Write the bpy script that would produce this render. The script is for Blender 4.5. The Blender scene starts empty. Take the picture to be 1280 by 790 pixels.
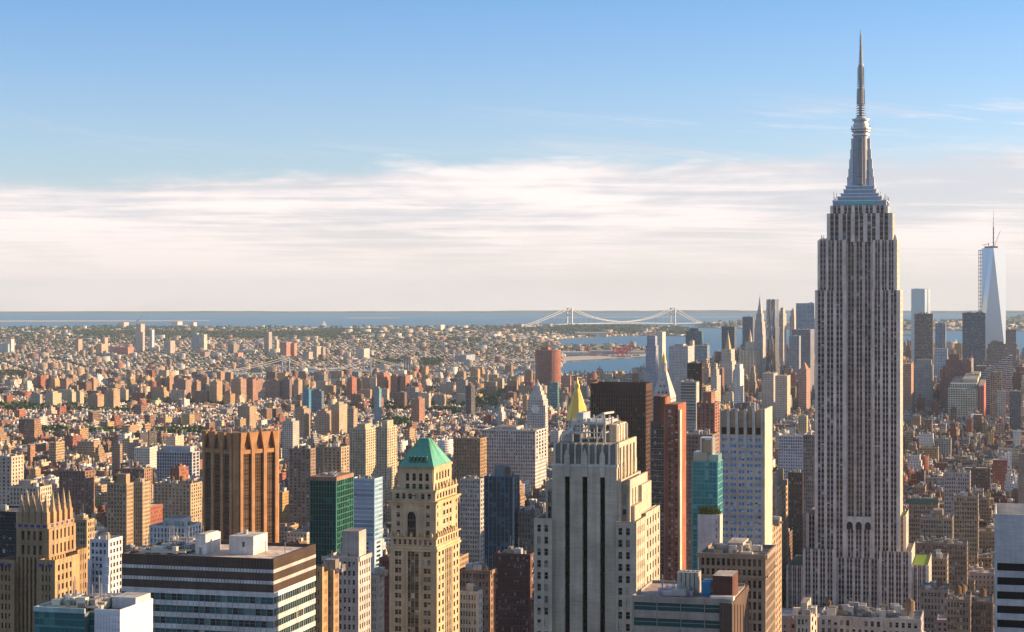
import bpy, math, random
import numpy as np
from math import radians, sin, cos, tan, atan, pi, sqrt

# ------------------------------------------------------------------ camera, sky, sun
FPX, Y0, CAMZ, GZ = 2380.0, 369.0, 278.0, 3.0      # focal length in photo pixels, eye line, eye height, land level
TH = radians(14.7)                                   # avenues run 14.7 degrees to the right of the view axis
ST, CT = sin(TH), cos(TH)
scene = bpy.context.scene
COL = scene.collection
cam = bpy.data.cameras.new('camera'); camo = bpy.data.objects.new('camera', cam); COL.objects.link(camo)
camo.location = (0, 0, CAMZ); camo.rotation_euler = (pi/2, 0, 0)
cam.sensor_width = 36; cam.lens = 36*FPX/1280; cam.shift_y = -(395-Y0)/1280
cam.clip_start = 1; cam.clip_end = 150000
scene.camera = camo
SUN_EL, SUN_AZ = radians(15.5), radians(80)           # azimuth clockwise from +Y (the view axis): low sun from the right
SKY, SUNW, EXPO = 0.082, 5.0, 1.12
HAZE = 2.0e-5
def nd(nt, t, **kw):
    n = nt.nodes.new(t)
    for k, v in kw.items():
        if k in n.inputs: n.inputs[k].default_value = v
        else: setattr(n, k, v)
    return n
def mth(nt, op, a, b=None, c=None, clamp=False):
    n = nt.nodes.new('ShaderNodeMath'); n.operation = op; n.use_clamp = clamp
    for i, x in enumerate((a, b, c)):
        if x is None: continue
        if isinstance(x, (int, float)): n.inputs[i].default_value = x
        else: nt.links.new(x, n.inputs[i])
    return n.outputs[0]
def mixc(nt, f, a, b, blend='MIX'):
    n = nt.nodes.new('ShaderNodeMix'); n.data_type = 'RGBA'; n.blend_type = blend
    for i, x in ((0, f), (6, a), (7, b)):
        if isinstance(x, (int, float)): n.inputs[i].default_value = x
        elif isinstance(x, tuple): n.inputs[i].default_value = x if len(x) == 4 else (*x, 1)
        else: nt.links.new(x, n.inputs[i])
    return n.outputs[2]
def mapr(nt, v, a, b, c=0.0, d=1.0, smooth=True):
    n = nt.nodes.new('ShaderNodeMapRange'); n.interpolation_type = 'SMOOTHSTEP' if smooth else 'LINEAR'
    nt.links.new(v, n.inputs[0])
    for i, x in zip((1, 2, 3, 4), (a, b, c, d)): n.inputs[i].default_value = x
    return n.outputs[0]

w = bpy.data.worlds.new('World'); scene.world = w; w.use_nodes = True
nt = w.node_tree; nt.nodes.clear(); L = nt.links.new
tc = nd(nt, 'ShaderNodeTexCoord')
sep = nd(nt, 'ShaderNodeSeparateXYZ'); L(tc.outputs['Generated'], sep.inputs[0])
X, Yv, Z = sep.outputs
zc = mth(nt, 'MAXIMUM', mth(nt, 'ADD', Z, 0.008), 0.004)             # the dip of the horizon seen from a height
cmb = nd(nt, 'ShaderNodeCombineXYZ'); L(X, cmb.inputs[0]); L(Yv, cmb.inputs[1]); L(zc, cmb.inputs[2])
sky = nd(nt, 'ShaderNodeTexSky', sky_type='NISHITA', sun_disc=False, sun_elevation=SUN_EL, sun_rotation=SUN_AZ)
sky.altitude = 200; sky.air_density = 1.0; sky.dust_density = 0.6; sky.ozone_density = 2.2
L(cmb.outputs[0], sky.inputs[0])
# clouds: a high flat layer seen edge-on; its coordinates are those of a real layer, height h above the eye
inv = mth(nt, 'DIVIDE', 1.0, mth(nt, 'ADD', zc, 0.012))
cx = mth(nt, 'MULTIPLY', X, inv); cy = mth(nt, 'MULTIPLY', Yv, inv)
cc = nd(nt, 'ShaderNodeCombineXYZ'); L(mth(nt, 'MULTIPLY', cx, 0.55), cc.inputs[0]); L(mth(nt, 'MULTIPLY', cy, 1.0), cc.inputs[1])
n1 = nd(nt, 'ShaderNodeTexNoise', Scale=0.9, Detail=9.0, Roughness=0.62, Distortion=0.5); L(cc.outputs[0], n1.inputs[0])
n2 = nd(nt, 'ShaderNodeTexNoise', Scale=0.22, Detail=3.0, Roughness=0.5); L(cc.outputs[0], n2.inputs[0])
# edge of the cloud bank, wavy along the azimuth
c2 = nd(nt, 'ShaderNodeCombineXYZ'); L(mth(nt, 'MULTIPLY', X, 1.0), c2.inputs[0]); L(mth(nt, 'MULTIPLY', Z, 5.0), c2.inputs[1])
n4 = nd(nt, 'ShaderNodeTexNoise', Scale=5.0, Detail=7.0, Roughness=0.6, Distortion=0.3); L(c2.outputs[0], n4.inputs[0])
n5 = nd(nt, 'ShaderNodeTexNoise', Scale=22.0, Detail=6.0, Roughness=0.6); L(c2.outputs[0], n5.inputs[0])
edge = mth(nt, 'ADD', mth(nt, 'MULTIPLY', mth(nt, 'SUBTRACT', n4.outputs[0], 0.5), 0.040), mth(nt, 'ADD', mth(nt, 'MULTIPLY', X, 0.034), 0.003))
edge = mth(nt, 'ADD', edge, mth(nt, 'MULTIPLY', mth(nt, 'SUBTRACT', n5.outputs[0], 0.5), 0.014))
bank = mapr(nt, mth(nt, 'SUBTRACT', Z, edge), 0.059, 0.070, 1.0, 0.0)
dens = mapr(nt, mth(nt, 'ADD', mth(nt, 'MULTIPLY', n1.outputs[0], .22), mth(nt, 'MULTIPLY', n4.outputs[0], .78)), 0.38, 0.58, 0.80, 1.0)
# thin streaks above the bank, to the right
cs = nd(nt, 'ShaderNodeCombineXYZ'); L(mth(nt, 'MULTIPLY', X, 6.0), cs.inputs[0]); L(mth(nt, 'ADD', mth(nt, 'MULTIPLY', Z, 90.0), mth(nt, 'MULTIPLY', X, 9.0)), cs.inputs[1])
n3 = nd(nt, 'ShaderNodeTexNoise', Scale=1.1, Detail=8.0, Roughness=0.65, Distortion=0.6); L(cs.outputs[0], n3.inputs[0])
stre = mth(nt, 'MULTIPLY', mapr(nt, n3.outputs[0], 0.48, 0.70), mth(nt, 'MULTIPLY', mapr(nt, Z, 0.06, 0.075), mapr(nt, Z, 0.088, 0.108, 1.0, 0.0)))
stre = mth(nt, 'MULTIPLY', stre, mapr(nt, X, -0.05, 0.25, 0.10, 0.9))
cov = mth(nt, 'MAXIMUM', mth(nt, 'MULTIPLY', bank, dens), stre, clamp=True)
cov = mth(nt, 'MULTIPLY', cov, 0.95)
shade = mapr(nt, mth(nt, 'ADD', mth(nt, 'MULTIPLY', n1.outputs[0], .40), mth(nt, 'MULTIPLY', n4.outputs[0], .60)), 0.41, 0.575)
low = mapr(nt, Z, 0.0, 0.05)
ccol = mixc(nt, shade, (4.35, 4.15, 4.4), (6.6, 5.8, 5.55))
hcol = mixc(nt, low, (6.0, 5.15, 4.8), ccol)
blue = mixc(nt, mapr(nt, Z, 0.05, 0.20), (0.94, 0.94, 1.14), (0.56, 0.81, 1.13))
blue = mixc(nt, mapr(nt, Z, 0.2, 0.5), blue, (1.42, 1.18, 1.04))  # overhead sky, out of view, warmed and brightened as added fill light
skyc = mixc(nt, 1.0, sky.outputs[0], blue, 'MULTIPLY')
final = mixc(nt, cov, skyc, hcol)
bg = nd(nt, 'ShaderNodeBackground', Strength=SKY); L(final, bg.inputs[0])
wo = nd(nt, 'ShaderNodeOutputWorld'); L(bg.outputs[0], wo.inputs[0])

sl = bpy.data.lights.new('sun', 'SUN'); so = bpy.data.objects.new('sun', sl); COL.objects.link(so)
sl.energy = SUNW; sl.angle = radians(0.5); sl.color = (1.0, 0.67, 0.36)
so.rotation_euler = (pi/2-SUN_EL, 0, pi-SUN_AZ)
so.location = (2000, 0, 900)
vs = scene.view_settings; vs.view_transform = 'Standard'; vs.look = 'None'; vs.exposure = EXPO; vs.gamma = 1; vs.use_curve_mapping = False
scene.cycles.max_bounces = 5; scene.cycles.diffuse_bounces = 3; scene.cycles.glossy_bounces = 2
scene.cycles.volume_bounces = 0; scene.cycles.use_adaptive_sampling = True

# ------------------------------------------------------------------ materials
def new_mat(name):
    m = bpy.data.materials.new(name); m.use_nodes = True
    return m, m.node_tree, m.node_tree.nodes['Principled BSDF']
def attr_col(nt, name='Col'):
    a = nd(nt, 'ShaderNodeAttribute'); a.attribute_name = name; return a
def mottle(nt, col, scale, amt, streak=True):
    g = nd(nt, 'ShaderNodeNewGeometry')
    n = nd(nt, 'ShaderNodeTexNoise', Scale=scale, Detail=4.0); nt.links.new(g.outputs[0], n.inputs[0])
    v = mapr(nt, n.outputs[0], 0.3, 0.7, 1-amt, 1+amt, False)
    if streak:
        mp = nd(nt, 'ShaderNodeMapping'); mp.inputs[3].default_value = (0.9, 0.9, 0.05); nt.links.new(g.outputs[0], mp.inputs[0])
        n2 = nd(nt, 'ShaderNodeTexNoise', Scale=1.0, Detail=3.0); nt.links.new(mp.outputs[0], n2.inputs[0])
        v = mth(nt, 'MULTIPLY', v, mapr(nt, n2.outputs[0], 0.3, 0.7, 1-amt*0.8, 1+amt*0.5, False))
    if streak:      # stone courses and blotches
        mp3 = nd(nt, 'ShaderNodeMapping'); mp3.inputs[3].default_value = (0.22, 0.22, 1.9); nt.links.new(g.outputs[0], mp3.inputs[0])
        n3 = nd(nt, 'ShaderNodeTexNoise', Scale=1.0, Detail=5.0, Roughness=0.7); nt.links.new(mp3.outputs[0], n3.inputs[0])
        v = mth(nt, 'MULTIPLY', v, mapr(nt, n3.outputs[0], 0.3, 0.7, 1-amt*0.9, 1+amt*0.9, False))
        sn = nd(nt, 'ShaderNodeSeparateXYZ'); nt.links.new(g.outputs['Normal'], sn.inputs[0])
        n4 = nd(nt, 'ShaderNodeTexNoise', Scale=0.35, Detail=6.0, Roughness=0.7); nt.links.new(g.outputs[0], n4.inputs[0])
        vo = nd(nt, 'ShaderNodeTexVoronoi', Scale=0.22); nt.links.new(g.outputs[0], vo.inputs[0])
        sv = nd(nt, 'ShaderNodeSeparateXYZ'); nt.links.new(vo.outputs['Color'], sv.inputs[0])
        tar = mth(nt, 'MULTIPLY', mapr(nt, n4.outputs[0], 0.3, 0.7, 0.55, 1.25, False), mapr(nt, sv.outputs[0], 0, 1, 0.78, 1.12, False))
        up = mth(nt, 'GREATER_THAN', sn.outputs[2], 0.9)
        v = mth(nt, 'MULTIPLY', v, mth(nt, 'ADD', mth(nt, 'MULTIPLY', up, mth(nt, 'SUBTRACT', tar, 1.0)), 1.0))
    sc = nd(nt, 'ShaderNodeVectorMath', operation='SCALE'); nt.links.new(col, sc.inputs[0]); nt.links.new(v, sc.inputs['Scale'])
    return sc.outputs[0]
def mat_stone():
    m, nt, b = new_mat('masonry'); a = attr_col(nt)
    nt.links.new(mottle(nt, a.outputs[0], 0.12, 0.19), b.inputs['Base Color']); b.inputs['Roughness'].default_value = 0.85
    b.inputs['Specular IOR Level'].default_value = 0.25
    return m
def mat_glass():
    m, nt, b = new_mat('window_glass'); a = attr_col(nt); nt.links.new(a.outputs[0], b.inputs['Base Color'])
    b.inputs['Roughness'].default_value = 0.10; b.inputs['Specular IOR Level'].default_value = 0.32
    return m
def mat_metal():
    m, nt, b = new_mat('painted_metal'); a = attr_col(nt)
    nt.links.new(mottle(nt, a.outputs[0], 0.4, 0.1, False), b.inputs['Base Color']); b.inputs['Roughness'].default_value = 0.4; b.inputs['Metallic'].default_value = 0.35
    return m
def mat_shiny(name, metallic, rough):
    m, nt, b = new_mat(name); a = attr_col(nt); nt.links.new(a.outputs[0], b.inputs['Base Color'])
    b.inputs['Roughness'].default_value = rough; b.inputs['Metallic'].default_value = metallic
    return m
def mat_city():
    """wall colour from the Col attribute (alpha: share of each bay that is window); UV counts bays and storeys"""
    m, nt, b = new_mat('city_wall'); a = attr_col(nt)
    uv = nd(nt, 'ShaderNodeUVMap'); uv.uv_map = 'UVMap'
    s = nd(nt, 'ShaderNodeSeparateXYZ'); nt.links.new(uv.outputs[0], s.inputs[0])
    fu = mth(nt, 'FRACT', s.outputs[0]); fv = mth(nt, 'FRACT', s.outputs[1])
    half = mth(nt, 'MULTIPLY', a.outputs['Alpha'], 0.5)
    mu = mth(nt, 'LESS_THAN', mth(nt, 'ABSOLUTE', mth(nt, 'SUBTRACT', fu, 0.5)), half)
    hv = mth(nt, 'ADD', mth(nt, 'MULTIPLY', a.outputs['Alpha'], 0.2), 0.15)
    mv = mth(nt, 'LESS_THAN', mth(nt, 'ABSOLUTE', mth(nt, 'SUBTRACT', fv, 0.5)), hv)
    ok = mth(nt, 'GREATER_THAN', s.outputs[0], -0.5)
    al = mth(nt, 'GREATER_THAN', a.outputs['Alpha'], 0.02)
    mask = mth(nt, 'MULTIPLY', mth(nt, 'MULTIPLY', mu, mv), mth(nt, 'MULTIPLY', ok, al))
    fl = nd(nt, 'ShaderNodeVectorMath', operation='FLOOR'); nt.links.new(uv.outputs[0], fl.inputs[0])
    g = nd(nt, 'ShaderNodeNewGeometry')
    ad = nd(nt, 'ShaderNodeVectorMath', operation='ADD'); nt.links.new(fl.outputs[0], ad.inputs[0])
    wn = nd(nt, 'ShaderNodeTexWhiteNoise', noise_dimensions='2D'); nt.links.new(fl.outputs[0], wn.inputs[0])
    gl = nd(nt, 'ShaderNodeValToRGB'); nt.links.new(wn.outputs[0], gl.inputs[0])
    e = gl.color_ramp.elements; gl.color_ramp.interpolation = 'CONSTANT'
    e[0].position = 0; e[0].color = (0.018, 0.022, 0.028, 1); e[1].position = 0.55; e[1].color = (0.05, 0.06, 0.07, 1)
    x = e.new(0.8); x.color = (0.12, 0.14, 0.16, 1); x = e.new(0.92); x.color = (0.30, 0.28, 0.24, 1)
    wall = mottle(nt, a.outputs[0], 0.05, 0.15)
    nt.links.new(mixc(nt, mask, wall, gl.outputs[0]), b.inputs['Base Color'])
    nt.links.new(mapr(nt, mask, 0, 1, 0.85, 0.15, False), b.inputs['Roughness'])
    nt.links.new(mapr(nt, mask, 0, 1, 0.2, 0.35, False), b.inputs['Specular IOR Level'])
    return m
def mat_leaf():
    m, nt, b = new_mat('foliage'); a = attr_col(nt); nt.links.new(a.outputs[0], b.inputs['Base Color']); b.inputs['Roughness'].default_value = 0.7
    b.inputs['Specular IOR Level'].default_value = 0.15
    return m
def mat_water():
    m, nt, b = new_mat('water'); g = nd(nt, 'ShaderNodeNewGeometry')
    mp = nd(nt, 'ShaderNodeMapping'); mp.inputs[3].default_value = (0.0006, 0.00016, 1); nt.links.new(g.outputs[0], mp.inputs[0])
    n = nd(nt, 'ShaderNodeTexNoise', Scale=1.0, Detail=5.0); nt.links.new(mp.outputs[0], n.inputs[0])
    nt.links.new(mixc(nt, mapr(nt, n.outputs[0], 0.35, 0.65), (0.06, 0.185, 0.34), (0.08, 0.22, 0.39)), b.inputs['Base Color'])
    b.inputs['Roughness'].default_value = 0.55; b.inputs['Specular IOR Level'].default_value = 0.12
    n2 = nd(nt, 'ShaderNodeTexNoise', Scale=0.02, Detail=6.0); nt.links.new(g.outputs[0], n2.inputs[0])
    bp = nd(nt, 'ShaderNodeBump', Strength=0.5, Distance=6.0); nt.links.new(n2.outputs[0], bp.inputs['Height']); nt.links.new(bp.outputs[0], b.inputs['Normal'])
    return m
def mat_ground(name, c1, c2, scale, rough=0.9):
    m, nt, b = new_mat(name); g = nd(nt, 'ShaderNodeNewGeometry')
    n = nd(nt, 'ShaderNodeTexNoise', Scale=scale, Detail=8.0, Roughness=0.65); nt.links.new(g.outputs[0], n.inputs[0])
    nt.links.new(mixc(nt, mapr(nt, n.outputs[0], 0.38, 0.62), c1, c2), b.inputs['Base Color']); b.inputs['Roughness'].default_value = rough
    b.inputs['Specular IOR Level'].default_value = 0.1
    return m
STONE, GLASS, METAL, CITY, LEAF = mat_stone(), mat_glass(), mat_metal(), mat_city(), mat_leaf()
GOLD = mat_shiny('gold_leaf', 0.25, 0.45); MIRROR = mat_shiny('curtain_glass', 0.75, 0.12); SATIN = mat_shiny('satin_glass', 0.35, 0.25)

# ------------------------------------------------------------------ mesh builder
class MB:
    def __init__(s): s.v = []; s.f = []; s.c = []; s.uv = []; s.m = []
    def mark(s): s.m.append(len(s.f))
    def face(s, pts, col, uvs=None, a=0.0):
        i = len(s.v); s.v += pts; n = len(pts); s.f.append(tuple(range(i, i+n))); s.c.append((*col, a)); s.uv += uvs if uvs else [(-1, -1)]*n
    def prism(s, poly, z0, z1, col, win=None, top=None, poly1=None, cap=True, bottom=False):
        """poly counter-clockwise seen from above; win = (bay width, storey height, window share)"""
        q = poly1 or poly; n = len(poly)
        for i in range(n):
            a, b = poly[i], poly[(i+1) % n]; c, d = q[(i+1) % n], q[i]
            if win:
                Ln = math.hypot(b[0]-a[0], b[1]-a[1]); k = max(1, round(Ln/win[0])); r = max(1, round((z1-z0)/win[1])); o = (hash((round(a[0]*7), round(a[1]*7))) % 97)+1
                uvs = [(o, 0), (o+k, 0), (o+k, r), (o, r)]
                s.face([(a[0], a[1], z0), (b[0], b[1], z0), (c[0], c[1], z1), (d[0], d[1], z1)], col, uvs, win[2])
            else:
                s.face([(a[0], a[1], z0), (b[0], b[1], z0), (c[0], c[1], z1), (d[0], d[1], z1)], col)
        if cap: s.face([(p[0], p[1], z1) for p in q], top or col)
        if bottom: s.face([(p[0], p[1], z0) for p in reversed(poly)], col)
    def box(s, x0, x1, y0, y1, z0, z1, col, win=None, top=None, bottom=False):
        s.prism([(x0, y0), (x1, y0), (x1, y1), (x0, y1)], z0, z1, col, win, top, bottom=bottom)
    def cyl(s, x, y, r, z0, z1, col, n=12, r1=None, win=None):
        r1 = r if r1 is None else r1
        P = lambda R: [(x+R*cos(2*pi*i/n), y+R*sin(2*pi*i/n)) for i in range(n)]
        s.prism(P(r), z0, z1, col, win, poly1=P(max(r1, 0.01)))
    def bar(s, p, q, t, col):
        p, q = np.array(p, float), np.array(q, float); d = q-p; Ln = np.linalg.norm(d)
        if Ln < 1e-6: return
        d /= Ln; u = np.cross(d, (0, 0, 1.0)); 
        if np.linalg.norm(u) < 1e-3: u = np.array((1.0, 0, 0))
        u /= np.linalg.norm(u); w_ = np.cross(d, u); h = t/2
        c = [(-h, -h), (h, -h), (h, h), (-h, h)]
        A = [tuple(p+u*a+w_*b) for a, b in c]; B = [tuple(q+u*a+w_*b) for a, b in c]
        for i in range(4):
            j = (i+1) % 4; s.face([A[i], A[j], B[j], B[i]], col)
        s.face(A[::-1], col); s.face(B, col)
    def pbox(s, P, a0, a1, z0, z1, d0, d1, col):
        """box on a wall plane P = (origin, along, normal)"""
        O, e, n = P
        g = lambda a, d: (O[0]+e[0]*a+n[0]*d, O[1]+e[1]*a+n[1]*d)
        s.prism([g(a0, d1), g(a1, d1), g(a1, d0), g(a0, d0)], z0, z1, col, bottom=True)
    def pieces(s):
        """one builder for each marked piece"""
        out = []; b = sorted(set([0]+s.m+[len(s.f)]))
        off = 0; lo = []
        for f in s.f: lo.append(off); off += len(f)
        lo.append(off)
        for i, j in zip(b, b[1:]):
            if j <= i: continue
            k = MB(); base = s.f[i][0]; end = s.f[j-1][-1]+1; k.v = s.v[base:end]; k.f = [tuple(x-base for x in f) for f in s.f[i:j]]; k.c = s.c[i:j]; k.uv = s.uv[lo[i]:lo[j]]; out.append(k)
        return out
    def build(s, name, mat, parent=None):
        me = bpy.data.meshes.new(name); me.from_pydata(s.v, [], s.f)
        at = me.attributes.new('Col', 'FLOAT_COLOR', 'FACE'); at.data.foreach_set('color', np.array(s.c, dtype=np.float32).ravel())
        ul = me.uv_layers.new(name='UVMap'); ul.data.foreach_set('uv', np.array(s.uv, dtype=np.float32).ravel())
        me.materials.append(mat)
        o = bpy.data.objects.new(name, me); COL.objects.link(o); o.parent = parent
        return o

def tag(o, label=None, cat=None, group=None, kind=None):
    if label: o['label'] = label
    if cat: o['category'] = cat
    if group: o['group'] = group
    if kind: o['kind'] = kind
    return o
def empty(name, loc, rz, label, cat, group=None):
    o = bpy.data.objects.new(name, None); COL.objects.link(o); o.location = loc; o.rotation_euler = (0, 0, rz); o.empty_display_size = 5
    return tag(o, label, cat, group)
def world(u, v): return (u*CT+v*ST, -u*ST+v*CT)
def uvof(x, y): return (x*CT-y*ST, x*ST+y*CT)
def pix(x, y, z): return (640+FPX*x/y, Y0-FPX*(z-CAMZ)/y)
def gp(px, py, z=GZ):
    """ground point seen at a photo pixel"""
    D = (CAMZ-z)*FPX/(py-Y0); return ((px-640)/FPX*D, D)
def at(px, D): return ((px-640)/FPX*D, D)

class Frame:
    """footprint of a building from where its faces stand; local x runs along the streets, y away down the avenues"""
    def __init__(s, xl, xr, D, xr2=None, dep=None, th=TH):
        s.D = D; s.th = th; S, C = sin(th), cos(th); t = (xr-640)/FPX
        s.v = D*(t*S+C); U = lambda px: s.v*tan(atan((px-640)/FPX)-th)
        s.u2, s.u1 = U(xr), U(xl); s.U = U
        if xr2 is not None and dep is None: dep = s.u2/tan(atan((xr2-640)/FPX)-th)-s.v
        s.dep = dep or 30.0; s.w = s.u2-s.u1; s.uc = (s.u1+s.u2)/2; s.vc = s.v+s.dep/2
        s.X, s.Y = s.uc*C+s.vc*S, -s.uc*S+s.vc*C
        s.hw, s.hd = s.w/2, s.dep/2
    def x(s, px): return s.U(px)-s.uc
    def z(s, py): return CAMZ-(py-Y0)*s.D/FPX-GZ
    def zat(s, py, ly):   # at another depth within the building
        return CAMZ-(py-Y0)*(s.D+ly+s.hd)/FPX-GZ
FOOT = []     # footprints taken (u0,u1,v0,v1)
SHORT = []    # (short name, px x0, x1, y0, y1) of named things for labels
OCC = []      # screen boxes with distance, for choosing what shows

def lin(*c): return tuple(((x/255)/12.92 if x <= 10 else ((x/255+0.055)/1.055)**2.4) for x in c)
def wcol(r, warm=0.0):
    k = r.random()
    if k < 0.50: return (0.012, 0.014, 0.018)
    if k < 0.72: return (0.04, 0.045, 0.05)
    if k < 0.85: return (0.13, 0.14, 0.15)
    if k < 0.96: return (0.32, 0.28, 0.22)
    return (0.5, 0.5, 0.48)

class Hero:
    def __init__(s, name, label, cat, fr, short=None, ytop=None, seed=1, group=None):
        s.name = name; s.fr = fr; s.r = random.Random(seed); s.parts = {}; s.wins = []; s.rail = (0.3, 0.3, 0.3); s.wc = None
        s.root = empty(name, (fr.X, fr.Y, GZ), -fr.th, label, cat, group)
        if fr.th == TH: FOOT.append((fr.u1-3, fr.u2+3, fr.v-3, fr.v+fr.dep+3))
        pts = [pix(*(lambda a, b: (a*cos(fr.th)+b*sin(fr.th), -a*sin(fr.th)+b*cos(fr.th)))(u, v), 100) for u in (fr.u1, fr.u2) for v in (fr.v, fr.v+fr.dep)]
        s.px = (min(p[0] for p in pts), max(p[0] for p in pts))
        if ytop is not None:
            OCC.append((s.px[0], s.px[1], ytop, 800, fr.D))
            if short: SHORT.append((short, (s.px[0]+s.px[1])/2, (ytop+min(790, ytop+90))/2, s.px[0], s.px[1], ytop))
    def p(s, name, mat=STONE):
        if name not in s.parts: s.parts[name] = (MB(), mat)
        return s.parts[name][0]
    def N(s, x0, y0): return ((x0, y0), (1, 0), (0, -1))
    def W(s, x1, y0): return ((x1, y0), (0, 1), (1, 0))
    def win(s, P, a0, a1, z0, z1, d=0.03, col=None): s.wins.append((P, a0, a1, z0, z1, d, col))
    def facade(s, P, Ln, z0, z1, ops, nr, col, scol=None, sf=0.4, dep=0.5, sdep=None, par=1.0, e0=0.0, e1=0.0, wall='wall', wcolf=None, thin=0.9, sill=0.5):
        """ops: openings (a0,a1[,n]) along the wall; piers fill between; nr storeys of windows with spandrels"""
        W = s.p(wall); sp = s.p('spandrels' if scol else wall); scol = scol or col; sdep = sdep if sdep is not None else dep-0.08
        pos = -e0
        for o in ops+[(Ln+e1, None)]:
            if o[0]-pos > 0.02:
                d = dep if (o[0]-pos) > thin else dep*0.6
                W.pbox(P, pos, o[0], z0, z1+par, 0, d, col)
            if o[1] is None: break
            pos = o[1]
        fh = (z1-z0)/nr
        for o in ops:
            for i in range(nr+1):
                a = z0+i*fh-(fh*sf*(1-sill) if i else 0); b = z0+i*fh+(fh*sf*sill if i < nr else par)
                if i == 0: a = z0
                sp.pbox(P, o[0], o[1], a, b, 0.004, sdep, scol)
                if i < nr: s.win(P, o[0]+0.01, o[1]-0.01, z0+i*fh+fh*sf*sill, z0+(i+1)*fh-fh*sf*(1-sill), 0.05, wcolf(s.r) if wcolf else None)
    def block(s, x0, x1, y0, y1, z0, z1, opN, opW, nr, col, roofc=(0.25, 0.23, 0.21), **kw):
        core = tuple(c*0.9 for c in col)
        s.p(kw.get('wall', 'wall')).box(x0, x1, y0, y1, z0, z1, core, top=roofc)
        d = kw.get('dep', 0.5)
        if opN is not None: s.facade(s.N(x0, y0), x1-x0, z0, z1, opN, nr, col, e1=d, **kw)
        if opW is not None: s.facade(s.W(x1, y0), y1-y0, z0, z1, opW, nr, col, **kw)
        s.p(kw.get('wall', 'wall')).box(x0, x0+0.5, y0+0.01, y1, z1+0.003, z1+kw.get('par', 1.0), col)
        s.p(kw.get('wall', 'wall')).box(x0+0.5, x1, y1-0.5, y1, z1+0.003, z1+kw.get('par', 1.0), col)
    def finish(s, maxn=100):
        done = {}
        for k, (mb, mat) in s.parts.items():
            if mb.f:
                par = done.get({'antenna': 'mast', 'copper_cornice': 'wall', 'dormer': 'copper_roof', 'balconies': 'wall', 'panel_joints': 'wall', 'arched_screen': 'wall', 'urn': 'cornice', 'carved_finial': 'crown', 'mullions': 'wall', 'cooling_plant': 'roof_steelwork', 'gilded_cupola': 'lantern'}.get(k), s.root)
                for q in mb.pieces():
                    o = q.build(k, mat, par); done[k] = o
                    if k == 'terrace_plants': o['kind'] = 'stuff'
        if not s.wins: return s.root
        f = s.fr; C, S = cos(f.th), sin(f.th)
        def key(wd):
            P, a0, a1, z0, z1, d, c = wd; (O, e, n) = P; am = (a0+a1)/2
            lx, ly = O[0]+e[0]*am, O[1]+e[1]*am; X, Y = f.X+lx*C+ly*S, f.Y-lx*S+ly*C
            px, py = pix(X, Y, (z0+z1)/2+GZ); vis = 0 <= px <= 1280 and 0 <= py <= 790
            face = abs(n[1]) > 0.5
            return (not vis, -(a1-a0)*(z1-z0)/(Y*Y)*(1 if face else 0.45), py)
        ws = sorted(s.wins, key=key)
        rest = MB()
        for i, wd in enumerate(ws):
            P, a0, a1, z0, z1, d, c = wd; (O, e, n) = P
            mb = MB() if i < maxn else rest
            g = lambda a, z, dd=d: (O[0]+e[0]*a+n[0]*dd, O[1]+e[1]*a+n[1]*dd, z)
            cA = c or (s.wc(s.r) if s.wc else wcol(s.r)); cB = cA if s.r.random() < 0.6 else (c or (s.wc(s.r) if s.wc else wcol(s.r)))
            zm = z0+(z1-z0)*0.52; h = min(0.07, (z1-z0)*0.05)
            mb.face([g(a0, z0), g(a1, z0), g(a1, zm-h), g(a0, zm-h)], cA)
            sash = None
            if i < maxn and getattr(f, 'D', 9999) < 900 and not c and a1-a0 < 4:
                sash = MB(); sash.pbox(P, a0, a1, zm-h, zm+h, d, d+.05, s.rail); sash.pbox(P, a0, a1, z0-.12, z0, d, d+.12, s.rail)
            else: mb.face([g(a0, zm-h), g(a1, zm-h), g(a1, zm+h), g(a0, zm+h)], c if c and sum(c) < .03 else s.rail)
            mb.face([g(a0, zm+h), g(a1, zm+h), g(a1, z1), g(a0, z1)], cB)
            if i < maxn:
                wo_ = mb.build('window', GLASS, s.root)
                if sash: sash.build('sash', STONE, wo_)
        if rest.f: tag(rest.build('windows', GLASS, s.root), kind='stuff')
        return s.root

def ups(a0, a1, n, pf=0.4):
    c = (a1-a0)/n; return [(a0+c*(i+pf/2), a0+c*(i+1-pf/2)) for i in range(n)]
def pairs(a0, a1, n, pier=0.3, mull=0.08):
    out = []; c = (a1-a0)/n
    for i in range(n):
        b0, b1 = a0+c*(i+pier/2), a0+c*(i+1-pier/2); m = (b0+b1)/2; h = c*mull/2
        out += [(b0, m-h), (m+h, b1)]
    return out
def tank(mb, x, y, z, r=1.9, h=3.6, leg=2.5, col=(0.16, 0.10, 0.065)):
    mb.mark()
    for a, b in ((-1, -1), (1, -1), (1, 1), (-1, 1)): mb.bar((x+a*r*0.6, y+b*r*0.6, z), (x+a*r*0.6, y+b*r*0.6, z+leg), 0.25, (0.08, 0.07, 0.06))
    mb.cyl(x, y, r, z+leg, z+leg+h, col, 10); mb.cyl(x, y, r*1.06, z+leg+h, z+leg+h+r*0.75, tuple(c*0.8 for c in col), 10, r1=0.02)
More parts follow.
